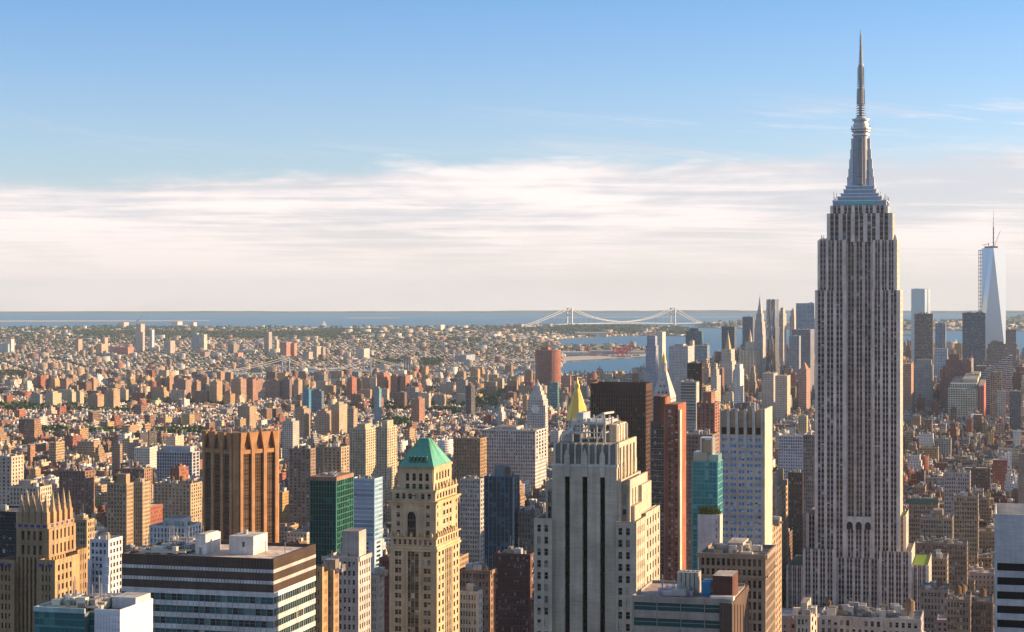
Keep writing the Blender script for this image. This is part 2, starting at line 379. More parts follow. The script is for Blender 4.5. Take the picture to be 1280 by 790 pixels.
def clutter(h, x0, x1, y0, y1, z, n, part='rooftop_unit', hmax=4, mat=METAL, cols=((0.35, 0.35, 0.35), (0.5, 0.5, 0.48), (0.2, 0.19, 0.18), (0.3, 0.26, 0.2))):
    mb = h.p(part, mat); r = h.r
    for i in range(n):
        a, b = r.uniform(1, 4.5), r.uniform(1, 5); mb.mark(); x = r.uniform(x0+a, max(x0+a+.1, x1-a)); y = r.uniform(y0+b, max(y0+b+.1, y1-b)); hh = r.uniform(0.8, hmax); c = r.choice(cols)
        if r.random() < 0.25: mb.cyl(x, y, min(a, b)/2, z+0.003, z+hh, c, 10)
        else: mb.box(x-a/2, x+a/2, y-b/2, y+b/2, z+0.003+0.01*i, z+hh+0.013*i, c)
        if r.random() < 0.3: mb.bar((x, y, z+hh), (x, y, z+hh+r.uniform(2, 6)), 0.18, (0.3, 0.3, 0.3))
# ------------------------------------------------------------------ water, land, hills
def sheet(name, polys, z, mat, kind='structure', thick=1.5):
    mb = MB()
    for p in polys:
        A = sum(p[i][0]*p[(i+1) % len(p)][1]-p[(i+1) % len(p)][0]*p[i][1] for i in range(len(p)))
        if A < 0: p = p[::-1]
        mb.prism(p, z-thick, z, (0.3, 0.3, 0.3))
    return tag(mb.build(name, mat), kind=kind)
WATER = mat_water()
CITYGROUND = mat_ground('city_ground', (0.055, 0.053, 0.052), (0.10, 0.095, 0.085), 0.03)
LAND = mat_ground('land', (0.045, 0.060, 0.030), (0.17, 0.15, 0.13), 0.012)
SAND = mat_ground('sand', (0.5, 0.44, 0.36), (0.6, 0.53, 0.42), 0.004)
ASPH = mat_ground('asphalt', (0.045, 0.045, 0.047), (0.06, 0.058, 0.056), 0.5)
GRASS = mat_ground('lawn', (0.10, 0.19, 0.035), (0.14, 0.24, 0.05), 0.2)
GREENHILL = mat_ground('wooded_hill', (0.07, 0.09, 0.05), (0.17, 0.17, 0.13), 0.0015)
sheet('water', [[(-15000, -14000), (16000, -14000), (16000, 32600), (-15000, 32600)]], 0.0, WATER)
PG = lambda pts, z=GZ: [gp(x, y, z) for x, y in pts]
MANH = [(-6000, -13500), (7000, -13500), (2600, 1500)]+PG([(1500, 475), (1345, 466), (1270, 461), (1215, 459), (1130, 459), (1000, 459), (935, 460), (880, 464), (835, 467), (812, 471), (760, 473), (700, 474), (600, 474), (450, 476), (300, 479.5), (0, 483), (-60, 483.5)])+[(-2600, 5300), (-4200, 1500)]
sheet('manhattan_ground', [MANH], GZ, CITYGROUND, thick=4)
BROOK = PG([(-160, 484), (0, 482), (150, 478), (300, 474), (450, 470), (600, 463.5), (660, 461.5), (668, 470.5), (700, 470.5), (702, 452), (738, 450), (790, 447), (806, 446), (815, 437), (790, 433), (700, 432.5), (688, 425), (720, 422), (800, 419), (868, 420), (872, 415), (850, 410.5), (790, 408.5), (735, 409), (700, 408), (650, 409), (560, 409.5), (240, 410.5), (150, 409), (60, 410), (-160, 411)])
BROOK = PG([(-160, 483), (0, 480.5), (150, 479), (300, 476), (450, 471), (600, 463.5), (660, 461.5), (700, 461), (702, 452), (738, 450), (790, 447), (806, 446), (815, 437), (790, 433), (700, 432.5), (688, 425), (720, 422), (800, 419), (868, 420), (872, 415), (850, 410.5), (790, 408.5), (735, 409), (700, 408), (650, 409), (560, 409.5), (240, 410.5), (150, 409), (60, 410), (-160, 411)])
sheet('brooklyn_ground', [BROOK], GZ, LAND, thick=4)
sheet('staten_island_ground', [PG([(872, 409.5), (960, 411), (1130, 413), (1300, 413.5), (1400, 412), (1400, 401), (1130, 402), (935, 402.5), (885, 404)])], GZ, LAND, thick=4)
sheet('governors_pier', [PG([(1105, 421), (1150, 420), (1150, 417.5), (1105, 418)])], GZ, LAND, thick=4)
sheet('quay', [PG([(703, 451.2), (738, 449.4), (790, 446.4), (806, 445.4), (811, 441.5), (780, 442.5), (704, 446)])], GZ+.06, mat_ground('concrete', (0.42, .40, .37), (0.55, .50, .46), 0.02), thick=.04)
sheet('sand_spit', [PG([(-60, 402.2), (100, 401.6), (262, 400.9), (262, 400.3), (80, 400.4), (-60, 400.6)]), PG([(432, 397.6), (500, 397.4), (500, 396.9), (432, 397.0)]), PG([(690, 396.8), (960, 396.4), (960, 395.9), (690, 396.2)])], 2.5, SAND, thick=3)
def ridge(name, pxs, D, hs, depth, seed):
    """hills with a real back and a rounded crest"""
    r = random.Random(seed); mb = MB(); rows = []
    n = 160
    for j, (dd, f) in enumerate(((0, 0), (0.18, 0.55), (0.4, 0.9), (0.6, 1), (1.0, 0))):
        row = []
        for i in range(n+1):
            px = pxs[0]+(pxs[1]-pxs[0])*i/n; h = np.interp(px, hs[0], hs[1])
            h *= 0.86+0.14*sin(i*0.31+seed)+0.07*sin(i*0.93+j)+0.05*r.uniform(-1, 1)
            x, y = at(px, D+depth*dd); row.append((x, y, GZ-2+max(0, h)*f))
        rows.append(row)
    for a, b in zip(rows, rows[1:]):
        for i in range(n): mb.face([a[i], a[i+1], b[i+1], b[i]], (0.05, 0.07, 0.04))
    return tag(mb.build(name, GREENHILL), kind='structure')
ridge('far_hills', (-120, 1420), 29500, ([-120, 0, 200, 500, 640, 760, 900, 1000, 1140, 1300, 1420], [10, 8, 20, 16, 26, 30, 32, 38, 30, 24, 20]), 2900, 1)
ridge('staten_island_hills', (1215, 1420), 19500, ([1215, 1240, 1290, 1420], [0, 30, 85, 120]), 2500, 5)
ridge('wooded_shore', (868, 945), 17000, ([868, 878, 930, 945], [0, 26, 34, 10]), 900, 7)

# ------------------------------------------------------------------ avenues and streets
AVES = [(-1520, 24), (-1210, 30), (-970, 30), (-740, 30), (-600, 24), (-470, 42), (-325, 24), (-180, 30), (100, 30), (380, 30), (660, 30), (940, 30)]
def road_rect(mb, u0, u1, v0, v1, z, col=(0.3, 0.3, 0.3)):
    p = [world(u0, v0), world(u1, v0), world(u1, v1), world(u0, v1)]
    if (p[1][0]-p[0][0])*(p[2][1]-p[0][1])-(p[1][1]-p[0][1])*(p[2][0]-p[0][0]) < 0: p = p[::-1]
    mb.face([(a, b, z) for a, b in p], col)
mb = MB(); mk = MB()
for u, wd in AVES:
    road_rect(mb, u-wd/2+4, u+wd/2-4, 700, 5200, GZ+0.010)
    for k in (-1, 0, 1):
        for v in range(1200, 2600, 12): road_rect(mk, u+k*4-0.12, u+k*4+0.12, v, v+4, GZ+0.020, (0.7, 0.7, 0.68))
tag(mb.build('avenues', ASPH), kind='structure'); tag(mk.build('lane_markings', STONE), kind='structure')
mb = MB()
for k in range(56):
    v = 800+k*80
    road_rect(mb, -1800, 1300, v-5, v+5, GZ+0.005)
tag(mb.build('streets', ASPH), kind='structure')
# ================================================================== named towers
LIME = (0.76, 0.65, 0.56)
# ---- the tall limestone tower with its mast
def empire():
    F = Frame(1020, 1124, 1252, dep=42)
    h = Hero('skyscraper', 'tall stepped limestone skyscraper with a silver mast, the highest tower in view', 'skyscraper', F, 'the tall masted skyscraper', 235, 3)
    S = 0.535                                           # metres per photo pixel here
    z = F.z; x = F.x; fd = -F.hd
    SP = (0.25, 0.17, 0.145); wc = lambda r: (0.012, 0.012, 0.015) if r.random() < .62 else ((0.05, 0.05, 0.055) if r.random() < .7 else ((0.26, 0.26, 0.27) if r.random() < .8 else (0.5, 0.5, 0.5)))
    h.wc = wc; h.rail = (0.16, 0.11, 0.10)
    def sect(xa, xb, y0, z0, z1, nb, nr, dep=42, W=True, e1=True, par=1.2, east=True):
        """one flat-fronted slab with nb window bays of two windows each"""
        a, b = x(xa), x(xb); Ln = b-a
        h.p('wall').box(a, b, y0, y0+dep, z0, z1, (0.30, 0.27, 0.24), top=(0.3, 0.28, 0.26))
        h.facade(h.N(a, y0), Ln, z0, z1, pairs(0.9, Ln-0.9, nb, 0.33, 0.09), nr, LIME, scol=SP, sf=0.46, dep=0.6, sdep=0.2, par=par, e1=0.75)
        if W:
            nW = max(1, round(dep/6.2))
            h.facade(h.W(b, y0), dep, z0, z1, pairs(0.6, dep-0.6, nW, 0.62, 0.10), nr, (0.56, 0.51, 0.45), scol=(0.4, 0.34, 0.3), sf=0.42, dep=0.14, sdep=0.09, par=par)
    FLH = 3.66
    nf = lambda a, b: max(1, round((b-a)/FLH))
    zs = {k: z(k) for k in (258, 272, 302, 365, 648, 690, 712)}
    # top block under the mast (setbacks)
    a, b = x(1033), x(1113)
    def stone(xa, xb, y0, y1, z0, z1, col=LIME): h.p('wall').box(x(xa), x(xb), y0, y1, z0, z1, col)
    # central shaft, recessed, all the way
    zt = zs[258]
    zb0 = 0
    # central bays rise above everything, recessed
    sect(1056, 1091, fd+5.2, zs[690], zs[302], 3, nf(zs[690], zs[302]), dep=32, W=False, par=0)
    # crown block 302 -> 258
    sect(1033, 1114, fd+3.4, zs[302], z(268), 5, 5, dep=34)
    sect(1037, 1108, fd+4.6, z(268)+.01, z(258), 5, 2, dep=31)
    P = h.N(x(1056), fd+5.2)
    for i in range(4): h.p('wall').pbox(P, i*(x(1091)-x(1056))/3-0.9, i*(x(1091)-x(1056))/3+0.9, zs[302]-2, z(270), 0.2, 1.6, LIME)
    # shoulders
    sect(1022, 1056, fd, zs[365], zs[302], 3, nf(zs[365], zs[302]), dep=42, W=False)
    sect(1091, 1120, fd, zs[365], zs[302], 3, nf(zs[365], zs[302]), dep=38)
    sect(1019, 1057, fd-0.8, zs[690]-8, zs[365], 3, nf(zs[690]-8, zs[365]), dep=42, W=False)
    sect(1090, 1124, fd-0.8, zs[690]-8, zs[365], 3, nf(zs[690], zs[365]), dep=42)
    # arched screen in front of the central bays
    zA = z(650)
    sect(1056.5, 1090.5, fd+0.2, zs[712]-60, zA-3, 3, nf(zs[712]-60, zA-3), dep=3, W=False, par=4.0)
    ca = (x(1090.5)-x(1056.5))/3
    h.p('arched_screen').pbox(h.N(x(1056.5), fd+0.2), 0, x(1090.5)-x(1056.5), zA-7, zA+1.5, 0.77, 0.95, LIME)
    for i in range(3):
        c = x(1056.5)+ca*(i+.5)
        n = 10; r = ca*0.34; pts = [(c-r, zA-7), (c+r, zA-7)]+[(c+r*cos(pi*k/n), zA-4.5+r*sin(pi*k/n)*1.3) for k in range(n+1)]
        mbw = h.p('wall'); yf = fd+0.2-0.97
        mbw.face([(p[0], yf, p[1]) for p in pts], (0.05, 0.036, 0.034))
    # lower wings
    sect(1007, 1020.5, fd+5, 0, zs[648], 1, nf(0, zs[648]), dep=48, W=False)
    sect(1123, 1131, fd+4, 0, zs[648], 1, nf(0, zs[648]), dep=40)
    sect(1005, 1045, fd-7, 0, zs[690], 4, nf(0, zs[690]), dep=56, W=True)
    sect(1045.2, 1099.8, fd-1.6, 0, z(688)-6, 5, nf(0, zs[690]), dep=40, W=False, par=0)
    sect(1100, 1139, fd-7, 0, zs[690], 4, nf(0, zs[690]), dep=56)
    sect(984, 1004.8, fd-5, 0, zs[712], 3, nf(0, zs[712]), dep=60, W=False)
    sect(1140, 1160, fd-5, 0, zs[712]+3, 3, nf(0, zs[712]), dep=60)
    # green roofs on the low terraces
    g = h.p('green_roof', LEAF)
    g.mark(); g.box(x(1141), x(1159), fd-3.5, fd+53, zs[712]+3.01, zs[712]+3.35, (0.13, 0.22, 0.02)); g.mark(); g.box(x(986), x(1003), fd-3, fd+53, zs[712]+.01, zs[712]+.3, (0.07, 0.11, 0.03))
    g.mark(); g.box(x(1124.5), x(1130), fd+6, fd+42, zs[648]+.01, zs[648]+.3, (0.13, 0.2, 0.02))
    # mast: base steps, shaft with wings, dome, antenna
    z_st = z; z = lambda py: CAMZ-(py-Y0)*1286/FPX-GZ
    mc = x(1073); my = 0.0; AL = (0.30, 0.36, 0.43)
    ms = h.p('mast_base', METAL)
    for (hw, hdp, pa, pb) in ((17.5, 13, 260, 252), (14.5, 11.5, 252, 247), (12.4, 10, 247, 243), (10.6, 9, 243, 238), (9.3, 8, 238, 233.5)):
        ms.box(mc-hw, mc+hw, my-hdp, my+hdp, max(z(pa), zs[258])+0.02, z(pb)-0.7, AL); ms.box(mc-hw-.4, mc+hw+.4, my-hdp-.4, my+hdp+.4, z(pb)-0.7, z(pb)+.01, (0.62, 0.66, 0.70))
    lit = h.p('observation_glazing', SATIN); lit.box(mc-11, mc+11, my-13.4, my-13.02, z(257), z(254), (0.10, 0.42, 0.40))
    m2 = h.p('mast', METAL)
    m2.cyl(mc, my, 5.6, z(233.5), z(160), (0.24, 0.25, 0.28), 20, r1=4.9)
    # four stepped wing buttresses
    for dx, dy in ((1, 0), (-1, 0), (0, -1), (0, 1)):
        prof = [(9.0, 233), (8.2, 222), (7.6, 212), (6.9, 200), (6.3, 188), (5.9, 174)]
        for (r0, p0), (r1, p1) in zip(prof, prof[1:]):
            t = 1.7; mid = r0
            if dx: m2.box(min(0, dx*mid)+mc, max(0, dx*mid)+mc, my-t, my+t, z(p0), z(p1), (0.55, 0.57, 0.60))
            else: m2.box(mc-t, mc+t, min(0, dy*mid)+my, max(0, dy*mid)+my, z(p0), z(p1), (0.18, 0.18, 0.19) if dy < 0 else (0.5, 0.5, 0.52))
    for k in range(-2, 3): m2.bar((mc+k*0.75, my-9.3, z(232)), (mc+k*0.75, my-6.2, z(172)), 0.3, (0.5, 0.47, 0.42))
    for (r, pa, pb) in ((5.9, 171, 168.5), (6.3, 166, 164), (6.7, 163, 161), (5.2, 159, 156), (5.6, 152.5, 151), (5.9, 151, 150)):
        m2.cyl(mc, my, r, z(pa), z(pb), (0.52, 0.50, 0.48), 20)
    m2.cyl(mc, my, 5.0, z(161), z(152), (0.45, 0.45, 0.46), 20, r1=4.4); m2.cyl(mc, my, 4.3, z(150), z(145), (0.62, 0.64, 0.66), 20, r1=1.6)
    for k in range(16):
        an = 2*pi*k/16; m2.bar((mc+6.2*cos(an), my+6.2*sin(an), z(161)), (mc+6.2*cos(an), my+6.2*sin(an), z(158)), 0.2, (0.4, 0.35, 0.3))
    an = h.p('antenna', METAL); DK = (0.17, 0.15, 0.13)
    for (r, pa, pb) in ((1.2, 146, 133), (2.1, 132, 113), (1.25, 113, 101), (1.6, 101, 84), (1.9, 84, 82), (0.95, 82, 64), (0.6, 64, 50), (0.3, 50, 39.5)):
        an.cyl(mc, my, r, z(pa), z(pb), (0.36, 0.34, 0.32), 10, r1=r*0.9)
    for pyy in range(46, 146, 3):
        rr = 0.8+(pyy-46)*0.018; an.cyl(mc, my, rr+0.25, z(pyy+0.5), z(pyy), DK, 8)
        if pyy > 84: an.bar((mc-rr-.7, my-0.5, z(pyy+1)), (mc+rr+.7, my-0.5, z(pyy+1)), 0.35, DK)
    for sx in (-1, 1):
        an.bar((mc+sx*2.4, my, z(132)), (mc+sx*2.4, my, z(113)), 0.5, (0.45, 0.43, 0.4)); an.bar((mc+sx*1.9, my, z(108)), (mc+sx*1.9, my, z(86)), 0.4, DK)
    r = random.Random(5); ra = h.p('roof_antennas', METAL)
    for i in range(46):
        sx = r.choice((-1, 1)); xx = mc+sx*r.uniform(9, 18); yy = r.uniform(-13, 12); zz = zs[258]+r.choice((0.0, 0.5)); ra.bar((xx, yy, zz), (xx, yy, zz+r.uniform(4, 11)), 0.28, r.choice((DK, (0.5, 0.5, 0.5))))
        if i % 3 == 0: ra.cyl(xx, yy, 0.9, zz+3, zz+4, (0.6, 0.6, 0.6), 8)
    for i in range(30):
        xx = r.choice((r.uniform(x(1023), x(1033)), r.uniform(x(1111), x(1119)))); yy = r.uniform(fd+1, 8); zz = zs[302]; ra.bar((xx, yy, zz), (xx, yy, zz+r.uniform(2, 6)), 0.25, DK)
        ra.cyl(xx+r.uniform(-1, 1), yy, 0.8, zz+1.3, zz+2.6, (0.62, 0.6, 0.58), 8)
    h.finish()
empire()

# ---- pale limestone tower with three black window stripes
def striped():
    F = Frame(690, 771, 578, xr2=806, dep=32)
    F.dep = 32
    h = Hero('office_tower', 'pale limestone tower with three black vertical window stripes and a grey fluted crown', 'tower', F, 'the tower with three black stripes', 540, 4)
    C = (0.47, 0.41, 0.32); fd, bd = -F.hd, F.hd; x, z = F.x, F.z; h.rail = (0.30, 0.28, 0.24)
    w = h.p('wall'); xa, xb = x(690), x(771); zt = z(582)
    stripes = [(x(706), x(712.2)), (x(728), x(734.2)), (x(750), x(756.2))]
    # body: dark core, stone panels between the stripes
    w.box(xa, xb, fd+1.2, bd, 0, zt, C, top=(0.3, 0.28, 0.25))
    zs = z(597)
    e = [xa]+[v for s in stripes for v in s]+[xb]
    for i in range(0, 8, 2): w.box(e[i], e[i+1], fd, fd+1.2, 0, zs, C)
    w.box(xa, xb, fd, fd+1.2, zs, zt, C)
    st = h.p('window_stripe_glass', GLASS)
    for a, b in stripes:
        # black glazing with faint storeys behind
        zz = 60
        while zz < zs-4: h.win(((a, fd+1.2), (1, 0), (0, -1)), 0.05, b-a-0.05, zz, min(zz+3.3, zs-2), 0.03, (0.006, 0.006, 0.007)); st.box(a, b, fd+0.9, fd+1.19, zz+3.3, zz+3.62, (0.012, 0.012, 0.013)); zz += 3.62
        st.prism([(a, fd+1.0), (b, fd+1.0), (b, fd+1.19), (a, fd+1.19)], zs-7.5, zs, (0.008, 0.008, 0.009))
        m = (a+b)/2; w.prism([(a, fd-0.1), (b, fd-0.1), (b, fd-0.01), (a, fd-0.01)], zs-2.2, zs+0.1, (0.5, .46, .39), poly1=[(a, fd-0.1), (b, fd-0.1), (b, fd-0.01), (a, fd-0.01)], cap=False) if False else None
        # carved pendant above each stripe
        o = h.p('carved_finial'); o.mark(); o.box(a+.05, b-.05, fd-0.35, fd, zs+.02, zs+3.4, (0.5, 0.46, 0.40)); o.prism([(a-.05, fd-0.6), (b+.05, fd-0.6), (b+.05, fd), (a-.05, fd)], zs+3.4, zs+6.4, (0.5, 0.46, 0.40))
        o.prism([(a-.05, fd-0.6), (b+.05, fd-0.6), (b+.05, fd), (a-.05, fd)], zs+6.4, zs+8.6, (0.5, 0.46, 0.40), poly1=[(m-.1, fd-0.5), (m+.1, fd-0.5), (m+.1, fd), (m-.1, fd)])
    # brick courses as faint relief
    for i in range(0, 8, 2):
        n = int((e[i+1]-e[i])/1.1)
        for k in range(3, 60):
            zc = zs-k*1.83
            if zc > 90: w.box(e[i]+.02, e[i+1]-.02, fd-0.035, fd, zc, zc+0.9, tuple(c*(0.975 if k % 2 else 1.02) for c in C))
    # crown: fluted metal clad
    cr = h.p('crown', STONE); za, zb = zt+0.25, z(556); cx0, cx1 = x(693), x(770)
    w.box(xa-.3, xb+.3, fd-.3, fd+9, zt-0.6, zt+0.24, (0.55, 0.51, 0.45))
    cr.box(cx0, cx1, fd+0.8, bd-3, za, zb, (0.30, 0.275, 0.225))
    for k in range(10):
        xx = cx0+(cx1-cx0)*k/9; cr.box(xx-0.3, xx+0.3, fd+0.2, fd+0.8, za, zb+0.2, (0.52, 0.48, 0.41))
        for q in (1, 2):
            if k < 9: x2 = xx+(cx1-cx0)/9*q/3; cr.box(x2-0.12, x2+0.12, fd+0.6, fd+0.8, za, zb, (0.24, 0.24, 0.22))
    w.box(cx1+.01, cx1+0.7, fd+1, bd-3, za, zb+0.5, C)
    for k in range(5): w.box(cx1+.7, cx1+1.2, fd+2+k*5.4, fd+3.6+k*5.4, za-6, zb-1, C)
    # roof steelwork and cooling plant
    rf = h.p('roof_steelwork', METAL); G = (0.52, 0.50, 0.46); zr = zb+.02
    fx0, fx1, fy0, fy1 = x(711), x(752), fd+5, fd+24
    for zz, t in ((zr+3.2, 0.35), (zr+6.0, 0.55)):
        for a, b in (((fx0, fy0), (fx1, fy0)), ((fx0, fy1), (fx1, fy1)), ((fx0, fy0), (fx0, fy1)), ((fx1, fy0), (fx1, fy1))): rf.bar((*a, zz), (*b, zz), t, G)
    n = 4
    for i in range(n+1):
        xx = fx0+(fx1-fx0)*i/n
        for yy in (fy0, fy1): rf.bar((xx, yy, zr), (xx, yy, zr+7.5), 0.45, G)
        if i < n and i % 2: rf.bar((xx, fy0, zr), (xx+(fx1-fx0)/n, fy0, zr+6), 0.25, G)
    for i in range(14): rf.bar((fx0+i*(fx1-fx0)/13, fy0, zr+6), (fx0+i*(fx1-fx0)/13, fy0, zr+7.6), 0.2, G)
    rf.box(fx0, fx1, fy0+.4, fy1, zr+6.1, zr+6.5, G)
    pl = h.p('cooling_plant', METAL)
    pl.box(x(722), x(741), fy0+4, fy1-2, zr+6.6, z(535), (0.30, 0.35, 0.40)); pl.box(x(728), x(748), fy0+6, fy1, z(535)-1, z(531), (0.25, 0.30, 0.36)); pl.box(x(714), x(722), fy0+3, fy1-6, zr+6.6, zr+9, (0.42, 0.45, 0.48))
    for k in range(5): pl.cyl(x(724)+k*1.1, fy0+6, 0.5, z(535), z(532.5), (0.5, 0.5, 0.5), 8)
    # gantry frames on the right
    for k in range(4):
        xx = x(749)+k*1.6; yy = fy0+2+k*4; rf.bar((xx, yy, zr), (xx, yy, z(519)+k*-1.2), 0.5, (0.55, 0.53, 0.5))
    rf.bar((x(748), fy0+2, z(519)), (x(754), fy0+10, z(519)), 0.6, G); rf.bar((x(738), fy0+2, z(524)), (x(748), fy0+2, z(519)), 0.6, G); rf.bar((x(748), fy0+2, z(527)), (x(754), fy0+10, z(526)), 0.4, G)
    ph = h.p('penthouse'); ph.box(x(752), x(762), fy0+6, fy1+2, zr, z(534), (0.58, 0.50, 0.38)); ph.box(x(746), x(755), fy0+8, fy1, zr, z(540), (0.5, 0.44, 0.34))
    for k in range(4): ph.box(x(762), x(762)+.4, fy0+7+k*4, fy0+8+k*4, zr, z(535), (0.7, 0.62, 0.5))
    ph.box(x(694), x(708), fy0+4, fy1, zr, zr+1.6, (0.4, 0.38, 0.34)); pl.cyl(x(702), fy0+8, 1.3, zr+1.6, zr+4.2, (0.45, 0.42, 0.38), 12); rf.bar((x(697), fy0, zr+2), (x(712), fy0, zr+4.4), 0.9, (0.6, 0.58, 0.54))
    # left wings
    w.box(x(680), xa, fd+2, bd, 0, z(605), C, top=(.3, .28, .25))
    for k in range(0, 9): h.win(h.N(x(683.6), fd+2), 0, x(687)-x(683.6), z(617)-k*4.7-3.4, z(617)-k*4.7, 0.05)
    w.box(x(683), x(683.5), fd+1.6, fd+2, z(655), z(614), C); w.box(x(687.2), x(687.8), fd+1.6, fd+2, z(655), z(614), C)
    nr = 40; zl = z(655); opL = [(1.6, 3.1), (3.9, 5.4)]
    def wing(x0, x1, y0, y1, z1, opN, opW, nr):
        h.block(x0, x1, y0, y1, z1-nr*3.62, z1, opN, opW, nr, C, dep=0.45, sf=0.42, thin=0.3, par=1.2)
    wing(x(669), xa-0.02, fd-1.2, bd+4, zl, ups(0.5, x(690)-x(669)-0.3, 2, 0.5), None, 34)
    wing(xb+.02, x(795), fd-1.2, fd+14, z(656), ups(0.2, (x(795)-x(771))*0.83, 2, 0.5), ups(0.5, 13.5, 4, 0.55), 34)
    # right shoulders stepping down
    w.box(xb+.01, x(776), fd+0.6, bd, 0, z(600), C, top=(.3, .28, .25))
    w.box(x(776), x(783.5), fd+2.2, bd-2, 0, z(605), C, top=(.45, .30, .24))
    for k in range(9): h.win(h.N(x(777), fd+2.2), 0, x(781)-x(777), z(618)-k*4.7-3.4, z(618)-k*4.7, 0.05)
    w.box(x(783.5), x(786.5), fd+1.2, bd-2, 0, z(600), C, top=(.45, .30, .24))
    w.box(x(786.5), x(791), fd+3, fd+16, 0, z(633), C)
    w.box(x(786.5), x(790), fd+16, bd, 0, z(612), C)
    for k in range(4):
        for q in range(3): h.win(h.W(x(786.5), fd+3), 2+q*4.4, 3.1+q*4.4, z(626)-k*0-3+q*0.01, z(612), 0.05, (0.05, 0.045, 0.04)) if k == 0 else None
    wing(x(790), x(795), fd+14.1, bd+6, z(652), None, ups(0.5, bd+6-fd-14.6, 5, 0.55), 34)
    h.finish()
striped()

# ---- cream tower with a green copper pyramid roof
def copper():
    F = Frame(487, 545, 815, xr2=573)
    h = Hero('office_tower', 'ornate buff stone tower with a green copper pyramid roof', 'tower', F, 'the green pyramid-roofed tower', 551, 5)
    C = (0.47, 0.375, 0.245); x, z = F.x, F.z; fd, bd, hw = -F.hd, F.hd, F.hw; h.rail = (0.3, 0.24, 0.16)
    w = h.p('wall'); D2 = F.dep
    # lower shaft
    z1 = z(688); nr = 34; z0 = z1-nr*3.6; Ln = x(545)-x(487)
    u = Ln/58
    opN = [(3*u*1.6, 3*u*1.6+3.2), (3*u*1.6+3.7, 3*u*1.6+6.6)]
    opN = [(8*u*0.9, 12*u*0.9), (12.8*u*0.9, 16.8*u*0.9), (22*u, 26.5*u), (27*u, 31.5*u), (32*u, 36.5*u), (43*u, 47*u), (47.8*u, 51.5*u)]
    opW = ups(0.8, D2*0.33, 2, 0.5)+ups(D2*0.36, D2*0.66, 4, 0.35)+ups(D2*0.69, D2-0.8, 2, 0.5)
    h.block(x(487), x(545), fd, bd, z0, z1, None, None, nr, C, par=0.1)
    DKS = (0.15, 0.115, 0.08)
    def part(P, a, b, ops, sc, sd, e1=0): h.facade(((P[0][0]+P[1][0]*a, P[0][1]+P[1][1]*a), P[1], P[2]), b-a, z0, z1, [(o[0]-a, o[1]-a) for o in ops if o[0] >= a and o[1] <= b], nr, C, scol=sc, sdep=sd, dep=0.5, sf=0.42, thin=1.2, par=0.1, e1=e1)
    PN, PW = h.N(x(487), fd), h.W(x(545), fd)
    part(PN, 0, 20*u, opN, None, None); part(PN, 20*u, 39*u, opN, DKS, .12); part(PN, 39*u, Ln, opN, None, None, .5)
    part(PW, 0, D2*.345, opW, None, None); part(PW, D2*.345, D2*.675, opW, DKS, .15); part(PW, D2*.675, D2, opW, None, None)
    w.box(x(487), x(545), fd+.3, bd, 0, z0, C)
    # dark central bays with deep reveal: extra piers
    for q in (20.5, 37.5): w.box(x(487+q), x(487+q)+1.1, fd-0.9, fd-.5, z0, z1, C)
    tr = h.p('cornice')
    def band(xa, xb, y0, y1, pa, pb, o, col=(0.52, 0.40, 0.24)): tr.box(xa-o, xb+o, y0-o, y1+o, z(pa), z(pb), col)
    xa, xb = x(487), x(545)
    band(xa, xb, fd, bd, 690, 687, 1.0); band(xa, xb, fd, bd, 686.9, 683.5, 0.6)
    # balcony level with ornaments
    h.block(xa+.3, xb-.3, fd+.3, bd-.3, z(683.4), z(674), ups(1, xb-xa-1.6, 8, 0.5), ups(1, D2-1.6, 8, 0.5), 1, C, dep=0.4, sf=0.35, par=0)
    band(xa, xb, fd, bd, 674, 672.3, 0.9)
    orn = h.p('urn'); r = h.r
    for (q, yy) in [(xa+1+k*3.0, fd-.4) for k in range(9)]+[(xb+.4, fd+1+k*3.2) for k in range(9)]:
        if q < xb+1: orn.mark(); orn.cyl(q, yy, 0.55, z(672.3), z(670), (0.5, 0.38, 0.22), 7, r1=0.8); orn.cyl(q, yy, 0.8, z(670), z(665.5), (0.5, 0.38, 0.22), 7, r1=0.2)
    # upper shaft with tall arched window
    a2, b2 = x(489), x(543.5); f2, k2 = fd+0.6, bd-0.8; L2 = b2-a2; zt2 = z(628)
    h.block(a2, b2, f2, k2, z(672.3), zt2, [(L2*.12, L2*.20), (L2*.80, L2*.88)], [(1.5, 3.2)]+ups(D2*.28, D2*.70, 3, 0.35)+[(k2-f2-3.2, k2-f2-1.5)], 4, C, dep=0.45, sf=0.5, thin=0.6, par=0)
    ac = (a2+b2)/2-0.6; ar = L2*0.095
    gl = h.p('arched_window', GLASS); n = 12; zc = z(646)
    pts = [(ac-ar, z(672))]+[(ac+ar, z(672))]+[(ac+ar*cos(pi*k/n), zc+ar*1.1*sin(pi*k/n)) for k in range(n+1)]
    gl.face([(p[0], f2-0.5, p[1]) for p in pts], (0.012, 0.012, 0.014))
    for k in range(n):
        q0, q1 = pts[2+k], pts[3+k]; w.bar((ac+(q0[0]-ac)*1.12, f2-0.6, zc+(q0[1]-zc)*1.12), (ac+(q1[0]-ac)*1.12, f2-0.6, zc+(q1[1]-zc)*1.12), 0.6, (0.46, 0.36, 0.23))
    for q in (-0.35, 0.35): gl.box(ac+ar*q-.1, ac+ar*q+.1, f2-0.62, f2-0.52, z(672), z(644), (0.08, 0.08, 0.08))
    for q in range(1, 6): gl.box(ac-ar, ac+ar, f2-0.66, f2-0.53, z(672)+q*3.5, z(672)+q*3.5+.4, (0.1, 0.09, 0.08))
    # cornices
    band(a2, b2, f2, k2, 632, 629, 0.7); band(a2, b2, f2, k2, 629, 626.8, 1.6, (0.50, 0.36, 0.18)); 
    h.block(a2+.3, b2-.3, f2+.3, k2-.3, z(626.8), z(616), ups(1, L2-1.6, 6, 0.45), ups(1, k2-f2-1.6, 7, 0.45), 1, C, dep=0.4, sf=0.4, par=0)
